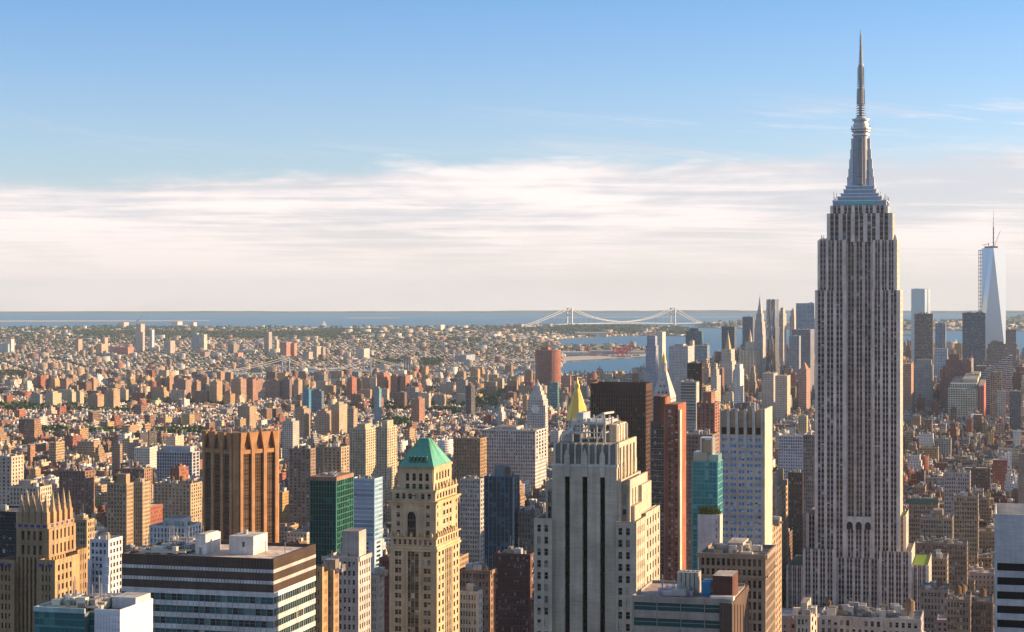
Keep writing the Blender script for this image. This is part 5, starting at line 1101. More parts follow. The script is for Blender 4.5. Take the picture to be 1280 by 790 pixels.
def onewtc():
    D = 5900; px0, px1 = 1227, 1257; s = D/FPX; cx_ = 1242; X_, Y_ = at(cx_, D+30)
    root = empty('glass_skyscraper', (X_, Y_, GZ), -TH, 'tapering chamfered glass skyscraper with a mast and roof cranes at the far right', 'skyscraper')
    z = lambda py: CAMZ-(py-Y0)*D/FPX-GZ; hw = 15*s*1.0/ (CT+ST*.15); R = hw
    b = [(-R, -R), (R, -R), (R, R), (-R, R)]; t = [(0, -R*1.0), (R*1.0, 0), (0, R*1.0), (-R*1.0, 0)]; t = [(a*.98, c*.98) for a, c in t]
    zb, zt = z(449), z(310); g = MB(); G = (0.52, 0.60, 0.68)
    g.prism(b, 0, zb, (0.40, 0.47, 0.54))
    for i in range(4):
        j = (i+1) % 4
        g.face([(*b[i], zb), (*b[j], zb), (*t[i], zt)], G); g.face([(*b[j], zb), (*t[j], zt), (*t[i], zt)], G)
    g.face([(*p, zt) for p in t], (0.4, .4, .4)); g.build('glass_skin', SATIN, root)
    m = MB(); 
    m.cyl(0, 0, R*.3, zt, zt+7, (0.35, .22, .16), 12); m.cyl(0, 0, 2.4, zt+7, z(283), (0.45, .40, .36), 8); m.cyl(0, 0, 1.3, z(283), z(262), (0.6, .58, .55), 8, r1=.4)
    for k in range(6): m.cyl(0, 0, 3.4-k*.3, z(303-k*6)+0, z(303-k*6)+2, (0.3, .2, .15), 8)
    m.build('mast', METAL, root)
    m = MB()
    for k in range(26):
        zz = z(430)+(z(313)-z(430))*k/25; m.bar((-R*.95, -R*.55, zz), (-R*1.22, -R*.55, zz), 2.2, (0.25, .23, .22))
    for xx in (-R*1.2, -R*1.05): m.bar((xx, -R*.55, z(430)), (xx, -R*.55, z(312)), 2.0, (0.3, .28, .26))
    m.build('construction_hoist', METAL, root)
    m = MB(); m.bar((-R*.4, 0, zt+1), (-R*.4, 0, zt+16), 2, (0.4, .2, .12)); m.bar((-R*.4, 0, zt+14), (-R*.9, 0, zt+10), 1.6, (0.4, .2, .12)); m.bar((R*.1, 0, zt+10), (R*.55, -5, z(288)), 1.4, (0.6, .5, .45)); m.box(-R*.75, R*.35, -8, 8, zt+.1, zt+6, (0.35, .2, .14)); m.build('roof_crane', METAL, root)
    OCC.append((1227, 1257, 310, 450, D)); SHORT.append(('the tapering glass skyscraper', 1242, 380, 1227, 1257, 310)); u_, v_ = uvof(X_, Y_); FOOT.append((u_-45, u_+45, v_-45, v_+45))
onewtc()
st('office_tower', 'brown curved-top tower at the foot of the tapering glass skyscraper', None, 1233, 1259, 1261, 427, 5100, (0.20, .15, .13), win=(3.2, 4, .5), tiers=((436, .85), (430, .6)), dep=40, seed=28)
st('office_tower', 'brown office slab right of the tapering glass skyscraper', None, 1257, 1270, 1272, 412, 5400, (0.25, .19, .17), win=(3.2, 4, .5), dep=40, seed=29)
def telco():
    h, F = shero('brick_tower', 'massive stepped dark red brick building with ziggurat shoulders', 'tower', 'the stepped red brick massif', 1175, 1214, 1216, 443, 4300, dep=50)
    x, z = F.x, F.z; w = h.p('wall', CITY); C = (0.28, .125, .10)
    for (a, b, yt, d) in ((1175, 1212, 478, 0), (1178, 1205, 458, 6), (1182, 1202, 450, 10), (1186, 1199, 443, 16), (1205.2, 1214, 452, 4), (1207, 1212, 449, 10)): w.box(x(a), x(b), -F.hd+d, F.hd-d, 0, z(yt), C, win=(3, 3.8, .4))
    h.finish()
telco()
def stepwhite():
    h, F = shero('stepped_building', 'white office block whose roofline climbs in steps like a staircase to the right', 'office building', 'the white staircase block', 1226, 1266, 1268, 443, 4200, dep=40)
    x, z = F.x, F.z; w = h.p('wall', CITY); C = (0.55, .54, .52)
    for k in range(9): w.box(x(1226+k*4.4), x(1226+(k+1)*4.4), -F.hd, F.hd, 0, z(466-k*2.7), C, win=(3, 4.2, .9))
    h.finish()
stepwhite()
st('office_tower', 'brown and tan gridded block in front of the white staircase block', 'the gridded brown block', 1238, 1252, 1254, 465, 3800, (0.42, .28, .19), win=(4, 4.2, .7), tiers=((470, .9),), dep=30, seed=30)
st('printing_building', 'wide cream industrial building with a square window grid', 'the cream gridded building', 1185, 1222, 1228, 481, 3900, (0.52, .43, .33), win=(5, 4.6, .65), tiers=((486, .9),), seed=31)
st('office_building', 'cream penthouse block above the cream gridded building', None, 1203, 1222, 1226, 474, 4000, (0.55, .47, .38), seed=32)
st('apartment_building', 'red brick block right of the cream gridded building', None, 1223, 1230, 1234, 482, 3900, (0.36, .11, .09), seed=33)
st('apartment_tower', 'tall brown slab left among the blocks right of the skyscraper', None, 1129, 1139, 1142, 455, 4000, (0.33, .18, .13), seed=34)
st('apartment_tower', 'grey stone terrace block behind the tall brown slab', None, 1143, 1166, 1168, 450, 4400, (0.27, .26, .25), tiers=((456, .85),), dep=40, seed=35)
st('apartment_tower', 'dark slate apartment tower at the right border', None, 1262, 1276, 1278, 489, 3500, (0.15, .14, .16), dep=25, seed=36)
st('apartment_building', 'cream block with a round top at the right, below the gridded brown block', None, 1246, 1257, 1259, 489, 3700, (0.5, .45, .38), dep=25, seed=37)
# red round tower and neighbours by the channel
def redround():
    h, F = shero('round_tower', 'dark red rounded brick tower standing before the channel', 'tower', 'the round red tower', 668, 696, 702, 440, 5000)
    w = h.p('wall', CITY); z = F.z; n = 24; R = F.hw*1.12; w.cyl(0, 0, R, 0, z(439), (0.33, .13, .10), n, win=(3.2, 3.6, .4)); w.box(-R*.5, R*.1, -R*.4, R*.4, z(439), z(434), (0.3, .12, .10)); w.cyl(0, 0, R*1.02, z(439), z(437.6), (0.36, .16, .12), n)
    h.finish()
redround()
st('apartment_building', 'orange brick block right of the round red tower', None, 702, 713, 716, 470, 4900, (0.42, .20, .13), seed=38)
st('glass_building', 'small teal glass block below the round red tower', None, 685, 697, 699, 478, 4300, (0.06, .20, .22), seed=39, win=(3.5, 3.8, .7))
# mid landmarks left
st('brick_tower', 'stepped brown brick apartment tower alone among low roofs at the left', 'the lone brown brick tower', 30, 43, 52, 528, 3300, (0.30, .17, .11), tiers=((530, .9), (524, .45)), seed=40)
st('apartment_building', 'narrow sunlit brick tower near the lone brown brick tower', None, 34, 38, 44, 556, 2900, (0.36, .2, .12), seed=41)
for i, (a, b, c, yt, D, cl, lab) in enumerate([
    (38, 50, 53, 493, 4500, (0.42, .37, .31), 'cream housing tower, first from the left border'), (56, 66, 77, 492, 4450, (0.48, .41, .30), 'broad cream housing tower, second from the left border'),
    (84, 90, 95, 490, 4550, (0.46, .40, .29), 'slim cream housing tower, third from the left border'), (95, 100, 105, 490, 4600, (0.46, .40, .29), 'slim cream housing tower, fourth from the left border'),
    (110, 122, 130, 494, 4400, (0.40, .27, .18), 'tan housing tower with a sunlit flank, fifth from the left border'), (130, 142, 150, 488, 4350, (0.40, .28, .19), 'tan housing tower with a roof hut, sixth from the left border'),
    (76, 83, 89, 475, 5000, (0.34, .20, .14), 'brown housing tower behind the cream ones'), (110, 117, 123, 474, 5050, (0.38, .26, .18), 'tan housing tower behind the tan ones'),
    (218, 232, 239, 475, 4700, (0.32, .22, .18), 'big brown housing slab left of the flared-crown tower top'), (240, 246, 251, 477, 4800, (0.32, .20, .15), 'brown housing slab squeezed right of the big brown slab'),
    (262, 271, 278, 477, 4600, (0.42, .28, .18), 'tan housing slab above the flared-crown tower'), (289, 301, 308, 474, 4650, (0.34, .23, .17), 'brown housing slab above the right of the flared-crown tower'),
    (310, 316, 323, 476, 4700, (0.32, .18, .14), 'red brown housing slab right of the brown slabs'), (195, 201, 206, 472, 5000, (0.38, .24, .16), 'sunlit tan housing block in a row of three'), (206, 212, 217, 472, 5000, (0.36, .22, .15), 'shaded tan housing block in a row of three'),
    (271, 276, 281, 466, 5200, (0.36, .22, .16), 'slim brick housing block behind the tan slab'), (368, 380, 388, 511, 3500, (0.38, .28, .20), 'tan apartment slab with a sunlit flank right of the flared crown'),
    (396, 408, 414, 514, 3500, (0.38, .28, .20), 'tan apartment slab, first of three left of the cream towers'), (414, 424, 434, 506, 3550, (0.43, .34, .24), 'taller cream apartment slab, second of three left of the cream towers'), (434, 442, 447, 511, 3500, (0.38, .29, .21), 'tan apartment slab, third of three left of the cream towers'),
    (297, 312, 320, 508, 3700, (0.36, .27, .19), 'wide tan apartment block above the flared crown'), (434, 440, 446, 473, 4700, (0.33, .13, .09), 'red brick block by the second bridge tower'), (471, 480, 488, 468, 4900, (0.42, .19, .12), 'orange red housing tower, first of three past the bridge'),
    (488, 496, 500, 470, 4900, (0.36, .16, .12), 'red housing tower, second of three past the bridge'), (500, 507, 513, 470, 4900, (0.36, .17, .12), 'red housing tower, third of three past the bridge'), (514, 524, 531, 499, 3900, (0.32, .17, .12), 'brown red block with two chimneys in the middle distance'),
    (582, 589, 594, 482, 4200, (0.10, .09, .10), 'dark slender tower with a bracket top in the middle distance'), (468, 474, 477, 486, 3900, (0.18, .32, .38), 'slim blue glass tower in the middle distance'), (378, 386, 389, 487, 4300, (0.06, .24, .40), 'bright blue glass block in the middle distance'),
    (389, 402, 405, 489, 4250, (0.12, .17, .22), 'dark blue glass block beside the bright blue block'), (304, 322, 328, 474, 4900, (0.30, .17, .14), 'long red brown housing block'), (331, 349, 352, 476, 4800, (0.33, .19, .15), 'wide brick slab with a pale cornice'),
    (352, 362, 365, 474, 4800, (0.20, .15, .16), 'dark brick housing block'), (367, 373, 378, 475, 4750, (0.40, .28, .2), 'tan housing block with a lit edge'), (570, 582, 585, 475, 4600, (0.30, .28, .26), 'grey brown office slab in the middle distance'),
    (140, 150, 153, 555, 2600, (0.30, .22, .16), 'brown tower, left of a pair near the colonnaded slab'), (160, 176, 184, 554, 2650, (0.34, .27, .22), 'grey brown tower, right of a pair near the colonnaded slab'), (300, 322, 327, 555, 2500, (0.3, .28, .26), 'grey white office block behind the flared-crown tower'),
    (353, 366, 374, 527, 3000, (0.42, .40, .36), 'white stepped apartment house right of the flared crown'), (392, 412, 418, 560, 2350, (0.3, .22, .17), 'dark brown ribbed block in front of the cream towers'),
    ]):
    st('apartment_block', lab, None, a, b, c, yt, D, cl, win=(3.2, 3.2, .42), seed=100+i, cat='apartment block', pen=(.4, .5, 4), group='housing blocks of the middle distance')
# Brooklyn high rises (far)
for i, (a, b, c, yt, D, cl, lab) in enumerate([
    (0, 10, 12, 430, 8800, (0.26, .33, .38), 'pale blue slab tower at the far left shore'), (8, 14, 18, 424, 8900, (0.45, .44, .42), 'white slab tower at the far left shore'), (93, 98, 103, 424, 9000, (0.40, .25, .18), 'orange brick tower, first of the far towers from the left'),
    (120, 127, 131, 430, 8700, (0.42, .26, .18), 'orange brick tower, second of the far towers'), (127, 131, 135, 422, 8900, (0.40, .27, .2), 'taller brick tower touching the second far tower'), (170, 176, 181, 405, 9000, (0.42, .33, .3), 'unfinished tower under the tower crane'),
    (187, 190, 193, 412, 9000, (0.38, .40, .44), 'slender grey tower right of the crane'), (205, 213, 219, 426, 8700, (0.33, .28, .25), 'broad stone tower right of the slender grey tower'), (240, 246, 249, 416, 9000, (0.20, .25, .28), 'dark glass tower, left of a far pair'),
    (246, 255, 259, 418, 9000, (0.38, .36, .31), 'pale tower, right of a far pair'), (250, 256, 262, 440, 8200, (0.24, .18, .17), 'dark brown tower with stepped top in the far cluster'), (293, 298, 304, 441, 8200, (0.46, .20, .16), 'salmon red tower in the far cluster'),
    (285, 292, 297, 430, 8700, (0.20, .17, .16), 'dark block behind the salmon red tower'), (330, 336, 340, 415, 8800, (0.26, .23, .21), 'brown clock-like tower in the far cluster'), (343, 346, 349, 425, 8700, (0.42, .30, .22), 'sunlit edge tower left of the green-topped one'),
    (350, 358, 364, 428, 8300, (0.32, .15, .11), 'red brick tower, green roof, left of a twin'), (364, 368, 371, 429, 8350, (0.40, .18, .12), 'red brick tower, green roof, right of a twin'), (378, 386, 391, 440, 7800, (0.33, .28, .24), 'grey brown block beside the first bridge tower'),
    (389, 396, 402, 433, 8100, (0.33, .28, .24), 'tall grey brown tower beside the first bridge tower'), (402, 404, 407, 434, 8150, (0.25, .22, .2), 'narrow dark tower next to the tall grey brown one'), (445, 455, 462, 436, 8000, (0.40, .37, .33), 'cream tower above the second bridge tower'),
    (505, 512, 517, 447, 7600, (0.30, .24, .2), 'pair of brown blocks by the water left of the pier'), (569, 583, 594, 444, 7600, (0.26, .28, .32), 'blue grey slab by the piers'), (641, 652, 655, 405, 15500, (0.22, .2, .22), 'dark twin block near the suspension bridge, left one'), (678, 688, 691, 405, 15500, (0.22, .2, .22), 'dark twin block near the suspension bridge, right one'),
    (543, 551, 556, 406, 14500, (0.4, .35, .33), 'cluster block on the far shore'), (137, 160, 167, 434, 8600, (0.50, .16, .12), 'broad building wrapped in salmon red netting'), (186, 208, 217, 451, 7900, (0.44, .35, .27), 'cream stone hall in the far cluster'),
    (215, 233, 236, 457, 7600, (0.5, .43, .33), 'white colonnaded hall in the far cluster'), (61, 82, 88, 468, 6900, (0.5, .43, .33), 'long cream block among far roofs'), (292, 315, 322, 438, 8800, (0.48, .43, .38), 'pale domed arena-like hall'), (0, 48, 53, 476, 5700, (0.42, .17, .12), 'long salmon brick housing row at the left border'),
    (148, 155, 161, 403, 16000, (0.42, .3, .28), 'pink block on the shoreline left of the crane'), (214, 222, 228, 402, 16000, (0.42, .36, .34), 'pale block on the shoreline right of the crane'), (237, 242, 246, 403, 16000, (0.42, .34, .34), 'pinkish block on the shoreline, right of the pale one')]):
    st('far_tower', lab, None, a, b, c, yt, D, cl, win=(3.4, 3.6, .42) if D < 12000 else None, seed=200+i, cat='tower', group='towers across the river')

# ---- tower crane
def crane(px, ybase, ytop, D, label, lean=1):
    X_, Y_ = at(px, D); root = empty('tower_crane', (X_, Y_, GZ), 0, label, 'crane'); s = D/FPX; z = lambda py: CAMZ-(py-Y0)*s-GZ
    m = MB(); m.bar((0, 0, z(ybase)), (0, 0, z(ytop+7)), 3.5, (0.5, .45, .42)); m.build('mast', METAL, root); m = MB(); m.bar((0, 0, z(ytop+8)), (lean*5*s, 0, z(ytop)), 2.5, (0.6, .5, .46)); m.bar((0, 0, z(ytop+8)), (-lean*3*s, 0, z(ytop+8)), 3, (0.4, .3, .28)); m.build('jib', METAL, root)
crane(173, 407, 393, 9000, 'white tower crane above the unfinished far tower at the left', 1)
# ---- chimneys
for i, (px, yt) in enumerate(((43, 447), (50, 446))):
    X_, Y_ = at(px, 7000); o = MB(); o.cyl(0, 0, 4.6, 0, CAMZ-(yt-Y0)*7000/FPX-GZ, (0.6, .56, .52), 12, r1=3.6); o.cyl(0, 0, 4.2, CAMZ-(yt-Y0)*7000/FPX-GZ-6, CAMZ-(yt-Y0)*7000/FPX-GZ-2, (0.4, .2, .16), 12)
    c = tag(o.build('chimney', STONE), ('left' if i == 0 else 'right')+' one of two tall pale chimneys among far roofs at the left', 'chimney', 'power station chimneys'); c.location = (X_, Y_, GZ)

# ---- suspension bridges
def suspension(name, label, T0, T1, A0, A1, ytop, ydeck, tw, lw, deckc, cabc, towc, sagf=.92, dth=6, hang=24):
    """towers at T0,T1 (px,D), deck ends A0,A1 (px,D)"""
    P = [np.array(at(*q)) for q in (A0, T0, T1, A1)]; root = empty(name, (*((P[1]+P[2])/2), 0), 0, label, 'bridge'); c0 = (P[1]+P[2])/2
    zt = [CAMZ-(ytop-Y0)*T[1]/FPX for T in (T0, T1)]; zd = [CAMZ-(ydeck[i]-Y0)*T[1]/FPX for i, T in enumerate((A0, T0, T1, A1))]
    d = (P[2]-P[1])/np.linalg.norm(P[2]-P[1]); nrm = np.array((-d[1], d[0]))
    L3 = lambda p, z: (p[0]-c0[0], p[1]-c0[1], z)
    for k, (p, z_) in enumerate(zip((P[1], P[2]), zt)):
        m = MB()
        for s in (-1, 1): m.bar(L3(p+nrm*s*tw, -5), L3(p+nrm*s*tw*.92, z_), lw, towc)
        for f in (.98, .62, zd[1+k]/z_*.94): m.bar(L3(p-nrm*tw*.95, z_*f-lw*.4), L3(p+nrm*tw*.95, z_*f-lw*.4), lw*.7, towc)
        m.bar(L3(p-nrm*tw*.95, z_*.6), L3(p+nrm*tw*.95, z_*.95), lw*.35, towc); m.bar(L3(p+nrm*tw*.95, z_*.6), L3(p-nrm*tw*.95, z_*.95), lw*.35, towc)
        m.build('bridge_tower', METAL, root)
    dk = MB(); N = 40
    def deck(i, t):
        a, b = ((0, 1), (1, 2), (2, 3))[i]; p = P[a]*(1-t)+P[b]*t; z_ = zd[a]*(1-t)+zd[b]*t+(dth*1.2*4*t*(1-t) if i == 1 else 0); return p, z_
    for i in range(3):
        for k in range(12):
            (p, za), (q, zb) = deck(i, k/12), deck(i, (k+1)/12)
            for s in (-.8, 0, .8): dk.bar(L3(p+nrm*s*tw, za), L3(q+nrm*s*tw, zb), dth, deckc)
    dk.build('deck', METAL, root)
    cb = MB(); hg = MB()
    for s in (-1, 1):
        prev = None
        for i in range(3):
            for k in range(N+1):
                t = k/N; p, z_ = deck(i, t)
                if i == 1: zc = z_+2+(zt[0]*(1-t)+zt[1]*t-z_-2)*(1-4*sagf*t*(1-t))
                else:
                    u = t if i == 0 else 1-t; zc = z_+(zt[0 if i == 0 else 1]-z_)*(u**1.35)
                cur = L3(p+nrm*s*tw*.93, zc)
                if prev: cb.bar(prev, cur, cabc[1], cabc[0])
                prev = cur
                if k % 2 == 0 and zc-z_ > 4: hg.bar(cur, L3(p+nrm*s*tw*.93, z_), cabc[1]*.35, cabc[0])
    cb.build('main_cables', METAL, root); hg.build('suspender_cables', METAL, root)
    if name == 'suspension_bridge':
        pr = MB()
        for i in (0, 2):
            for k in range(1, 12, 2):
                p, z_ = deck(i, k/12)
                pr.mark()
                for s in (-.7, .7): pr.bar(L3(p+nrm*s*tw, -3), L3(p+nrm*s*tw, z_), dth*.7, deckc)
        for q_ in pr.pieces(): q_.build('approach_pier', METAL, root)
suspension('suspension_bridge', 'long pale suspension bridge with two portal towers across the far strait', (712, 16400), (841, 17700), (650, 15900), (878, 18100), 384.5, (408.5, 405.0, 404.4, 403.5), 26, 11, (0.27, .28, .29), ((0.30, .31, .32), 4.0), (0.32, .34, .36), dth=6)
suspension('suspension_bridge', 'blue-grey river bridge with steel towers and drooping cables in the middle distance', (357, 5900), (459, 6500), (250, 5500), (530, 7000), 447.5, (468, 466, 464, 462), 13, 3.5, (0.07, .12, .2), ((0.26, .28, .31), 1.4), (0.32, .36, .42), dth=4)
def stonebridge():
    root = empty('stone_bridge', (*at(560, 6300), 0), 0, 'long dark low bridge deck crossing in front of the piers with a brown stone tower', 'bridge'); c0 = np.array(at(560, 6300))
    m = MB(); a, b = np.array(at(500, 6300)), np.array(at(662, 6500)); z_ = CAMZ-(465-Y0)*6300/FPX
    for k in range(10): p = a+(b-a)*k/10-c0; q = a+(b-a)*(k+1)/10-c0; m.bar((*p, z_), (*q, z_-k*.3), 5, (0.09, .08, .09))
    m.build('deck', METAL, root); m = MB(); p = np.array(at(509, 6300))-c0
    zt = CAMZ-(448-Y0)*6300/FPX
    for s in (-9, 0, 9): m.box(p[0]+s-2.5, p[0]+s+2.5, p[1]-5, p[1]+5, -3, zt, (0.30, .24, .20))
    m.box(p[0]-12, p[0]+12, p[1]-6, p[1]+6, zt, zt+4, (0.30, .24, .20)); m.build('bridge_tower', STONE, root)
stonebridge()
# ---- harbour cranes
for i, (px, yb, yt, D) in enumerate([(733, 447, 433, 8900), (769, 447, 433, 8700), (775, 447, 434, 8650), (781, 446, 431, 8700), (786, 446, 429, 8800)]):
    X_, Y_ = at(px, D); root = empty('harbour_crane', (X_, Y_, GZ), 0, ['red harbour gantry crane standing apart, left of the group', 'red harbour gantry crane, first of the group of four', 'red harbour gantry crane, second of the group of four', 'red harbour gantry crane, third of the group of four', 'red harbour gantry crane, last of the four with its boom raised'][i], 'crane', 'red cranes on the pier')
    m = MB(); R = (0.70, .07, .08); H = CAMZ-(yt-Y0)*D/FPX-GZ; w_ = 9
    for a in (-w_, w_):
        for b in (-8, 8): m.bar((a, b, 0), (a*.8, b, H*.8), 4, R)
    for zz in (.35, .8): 
        for b in (-8, 8): m.bar((-w_, b, H*zz), (w_, b, H*zz), 4, R)
    m.build('gantry', METAL, root); m = MB()
    if i == 4: m.bar((4, 0, H*.75), (12, 0, H*1.25), 4.5, R)
    else: m.bar((-w_*1.5, 0, H*.8), (w_*2, 0, H*.82), 4.5, R)
    m.bar((0, 0, H*.8), (0, 0, H), 4, R); m.build('boom', METAL, root)
# pier sheds
for i, (x0, x1, y_, D, c) in enumerate([(700, 735, 0, 8800, (0.6, .58, .54)), (737, 765, 0, 9000, (0.42, .4, .38)), (786, 806, 0, 8900, (0.56, .54, .5)), (640, 668, 0, 7700, (0.55, .58, .6)), (745, 780, 0, 9900, (0.5, .42, .36)), (690, 740, 0, 10100, (0.3, .29, .28)), (719, 758, 0, 12700, (0.55, .47, .36))]):
    m = MB(); X_, Y_ = at((x0+x1)/2, D); hw = (x1-x0)/2*D/FPX; hh = [12, 12, 12, 11, 14, 12, 26][i]; m.box(-hw, hw, -25, 25, 0, hh, c, top=tuple(k*1.15 for k in c)); m.prism([(-hw, -25), (hw, -25), (hw, 25), (-hw, 25)], hh, hh+4, tuple(k*.9 for k in c), poly1=[(-hw, -1), (hw, -1), (hw, 1), (-hw, 1)])
    o = tag(m.build('pier_shed', STONE), ['long white pier shed on the red crane quay, leftmost', 'grey pier shed left of the red cranes', 'white pier shed right of the red cranes', 'pale blue shed roof on the piers left of the channel', 'tan shed behind the red cranes', 'dark low shed behind the leftmost white shed', 'large cream warehouse on the bay shore'][i], 'warehouse', 'sheds along the piers'); o.location = (X_, Y_, GZ)
for i, (px, D, c, nm) in enumerate([(741, 8650, (.62, .16, .14), 'red'), (749, 8800, (.62, .6, .57), 'white'), (756, 8600, (.55, .3, .28), 'pink'), (762, 8900, (.16, .24, .4), 'blue'), (768, 8500, (.6, .57, .52), 'cream'), (776, 8450, (.55, .14, .12), 'dark red'), (784, 8500, (.5, .48, .46), 'grey'), (795, 8600, (.6, .32, .2), 'orange')]):
    m = MB(); 
    for k in range(5):
        for q in range(3-(k+i) % 2): m.box(-16+k*6.6, -10+k*6.6, -13, 13, q*2.6+.02, q*2.6+2.6, tuple(v*(.8+.1*((k+q) % 4)) for v in c))
    o = tag(m.build('container_stack', STONE), nm+' stack of shipping containers on the quay by the red cranes', 'containers', 'container stacks on the quay'); o.location = (*at(px, D), GZ)
# boat with a white wake on the bay
def boat(px, py, label, s=1.0):
    X_, Y_ = gp(px, py, 0); root = empty('sailing_boat', (X_, Y_, 0), .4, label, 'boat'); m = MB(); m.prism([(-9*s, -2*s), (7*s, -2*s), (11*s, 0), (7*s, 2*s), (-9*s, 2*s)], .1, 2.5*s, (0.7, .7, .7)); m.build('hull', STONE, root); m = MB(); m.face([(-7*s, .1, 3*s), (6*s, 0, 3*s), (0, 0, 24*s)], (0.8, .78, .75)); m.face([(6*s, 0, 3*s), (10*s, .2, 3*s), (0, 0, 24*s)], (0.8, .78, .75)); m.build('sail', STONE, root); m = MB(); m.bar((0, .2, 2*s), (0, .2, 25*s), .6*s, (.5, .5, .5)); m.build('mast', METAL, root)
boat(1195, 430, 'white sailing boat on the bay between the two dark glass blocks', 1.3); boat(405, 407.5, 'small white boat on the far water above the middle of the shore', 2.2)
# ================================================================== the ordinary city
R = random.Random(77)
PAL = {'tan brick': (0.38, .255, .155), 'red brick': (0.30, .105, .07), 'brown brick': (0.20, .115, .08), 'cream': (0.52, .42, .31), 'grey': (0.27, .26, .255), 'white': (0.64, .61, .57), 'ochre': (0.44, .29, .14), 'dark': (0.09, .08, .08)}
ROOFS = [(0.12, .115, .11), (0.22, .21, .20), (0.36, .34, .31), (0.50, .48, .45), (0.28, .24, .21), (0.18, .13, .11), (0.62, .6, .57)]
def overlap(u0, u1, v0, v1):
    for a, b, c, d in FOOT:
        if u0 < b and u1 > a and v0 < d and v1 > c: return True
    return False
PARKS = []     # (u0,u1,v0,v1)
for (x, y, ru, rv) in [(105, 551, 150, 120), (210, 549, 60, 110), (30, 515, 110, 90), (620, 507, 70, 150), (640, 499, 70, 130), (1010, 596, 40, 110), (320, 500, 60, 50), (505, 533, 30, 40), (1262, 522, 90, 90), (1150, 541, 60, 70), (90, 519, 160, 50), (250, 506, 90, 45), (520, 493, 30, 40)]:
    p = gp(x, y); u, v = uvof(*p); PARKS.append((u-ru, u+ru, v-rv, v+rv))
SLABS = []
for k in range(41, 57):
    for ci, (ca, cb) in enumerate([(-3290, -2940), (-2920, -2600), (-2575, -2340), (-2320, -2150), (-2130, -1840), (-1820, -1540), (-1490, -1230), (-1180, -990)]):
        if R.random() < .36:
            v0 = 880+k*80+4; PARKS.append((ca, cb, v0, v0+72)); u = ca+10
            while u < cb-30:
                wd = R.uniform(16, 34); SLABS.append((u, u+wd, v0+R.uniform(8, 36), R.uniform(13, 18), R.uniform(34, 56))); u += wd+R.uniform(16, 40)
def inpark(u, v): return any(a < u < b and c < v < d for a, b, c, d in PARKS)
class Bd:  # one ordinary building
    __slots__ = ('u0', 'u1', 'v0', 'v1', 'h', 'cn', 'col', 'roof', 'setb', 'bulk', 'tank', 'par', 'win', 'score', 'bb', 'D', 'seed')
BL_ = []
def inside(poly, x, y):
    c = False; n = len(poly)
    for i in range(n):
        (x1, y1), (x2, y2) = poly[i], poly[(i+1) % n]
        if (y1 > y) != (y2 > y) and x < (x2-x1)*(y-y1)/(y2-y1)+x1: c = not c
    return c
def zone(u, v, X_, Y_, px):
    """returns lot width range, height function, palette weights"""
    r = R.random()
    if v < 1350: return (18, 34), (R.uniform(45, 85)), 'mid'
    if v < 2350:
        h = R.uniform(20, 52) if r < .92 else R.uniform(52, 80)
        if px > 1130: h = R.uniform(22, 50) if r < .95 else R.uniform(50, 66)
        return (9, 26), h, 'mid' if px < 1130 else 'loft'
    if v < 3200:
        h = (R.uniform(13, 30) if r < .93 else R.uniform(34, 56)) if px < 650 else (R.uniform(16, 38) if r < .93 else R.uniform(38, 60)); return (7.5, 22), h, 'mid'
    if v < 4500:
        if px < 620: h = R.uniform(10, 17) if r < .96 else R.uniform(22, 38)
        else: h = R.uniform(15, 32) if r < .92 else R.uniform(32, 60)
        return (6.5, 17), h, 'low'
    if px > 840: h = R.uniform(22, 60) if r < .82 else R.uniform(60, 105)
    elif px > 600: h = R.uniform(14, 26) if r < .93 else R.uniform(26, 50)
    else: h = R.uniform(13, 24) if r < .88 else R.uniform(30, 52)
    return (10, 26), h, 'low'
W8 = {'mid': ['tan brick']*4+['red brick']*2+['brown brick']*4+['cream']*3+['grey']*3+['white']*2+['ochre']*2+['dark'], 'loft': ['tan brick']*3+['red brick']*2+['brown brick']*4+['cream']*2+['grey']*4+['white']+['ochre'], 'low': ['tan brick']*4+['red brick']*4+['brown brick']*4+['cream']*4+['grey']*2+['white']*3+['ochre']*2+['dark']}
edges = sorted([(u-wd/2, u+wd/2) for u, wd in AVES])
cols_ = [(-3300, -2600), (-2575, -2150), (-2130, edges[0][0]-3)]+[(a[1]+3, b[0]-3) for a, b in zip(edges, edges[1:])]+[(edges[-1][1]+3, 1250)]
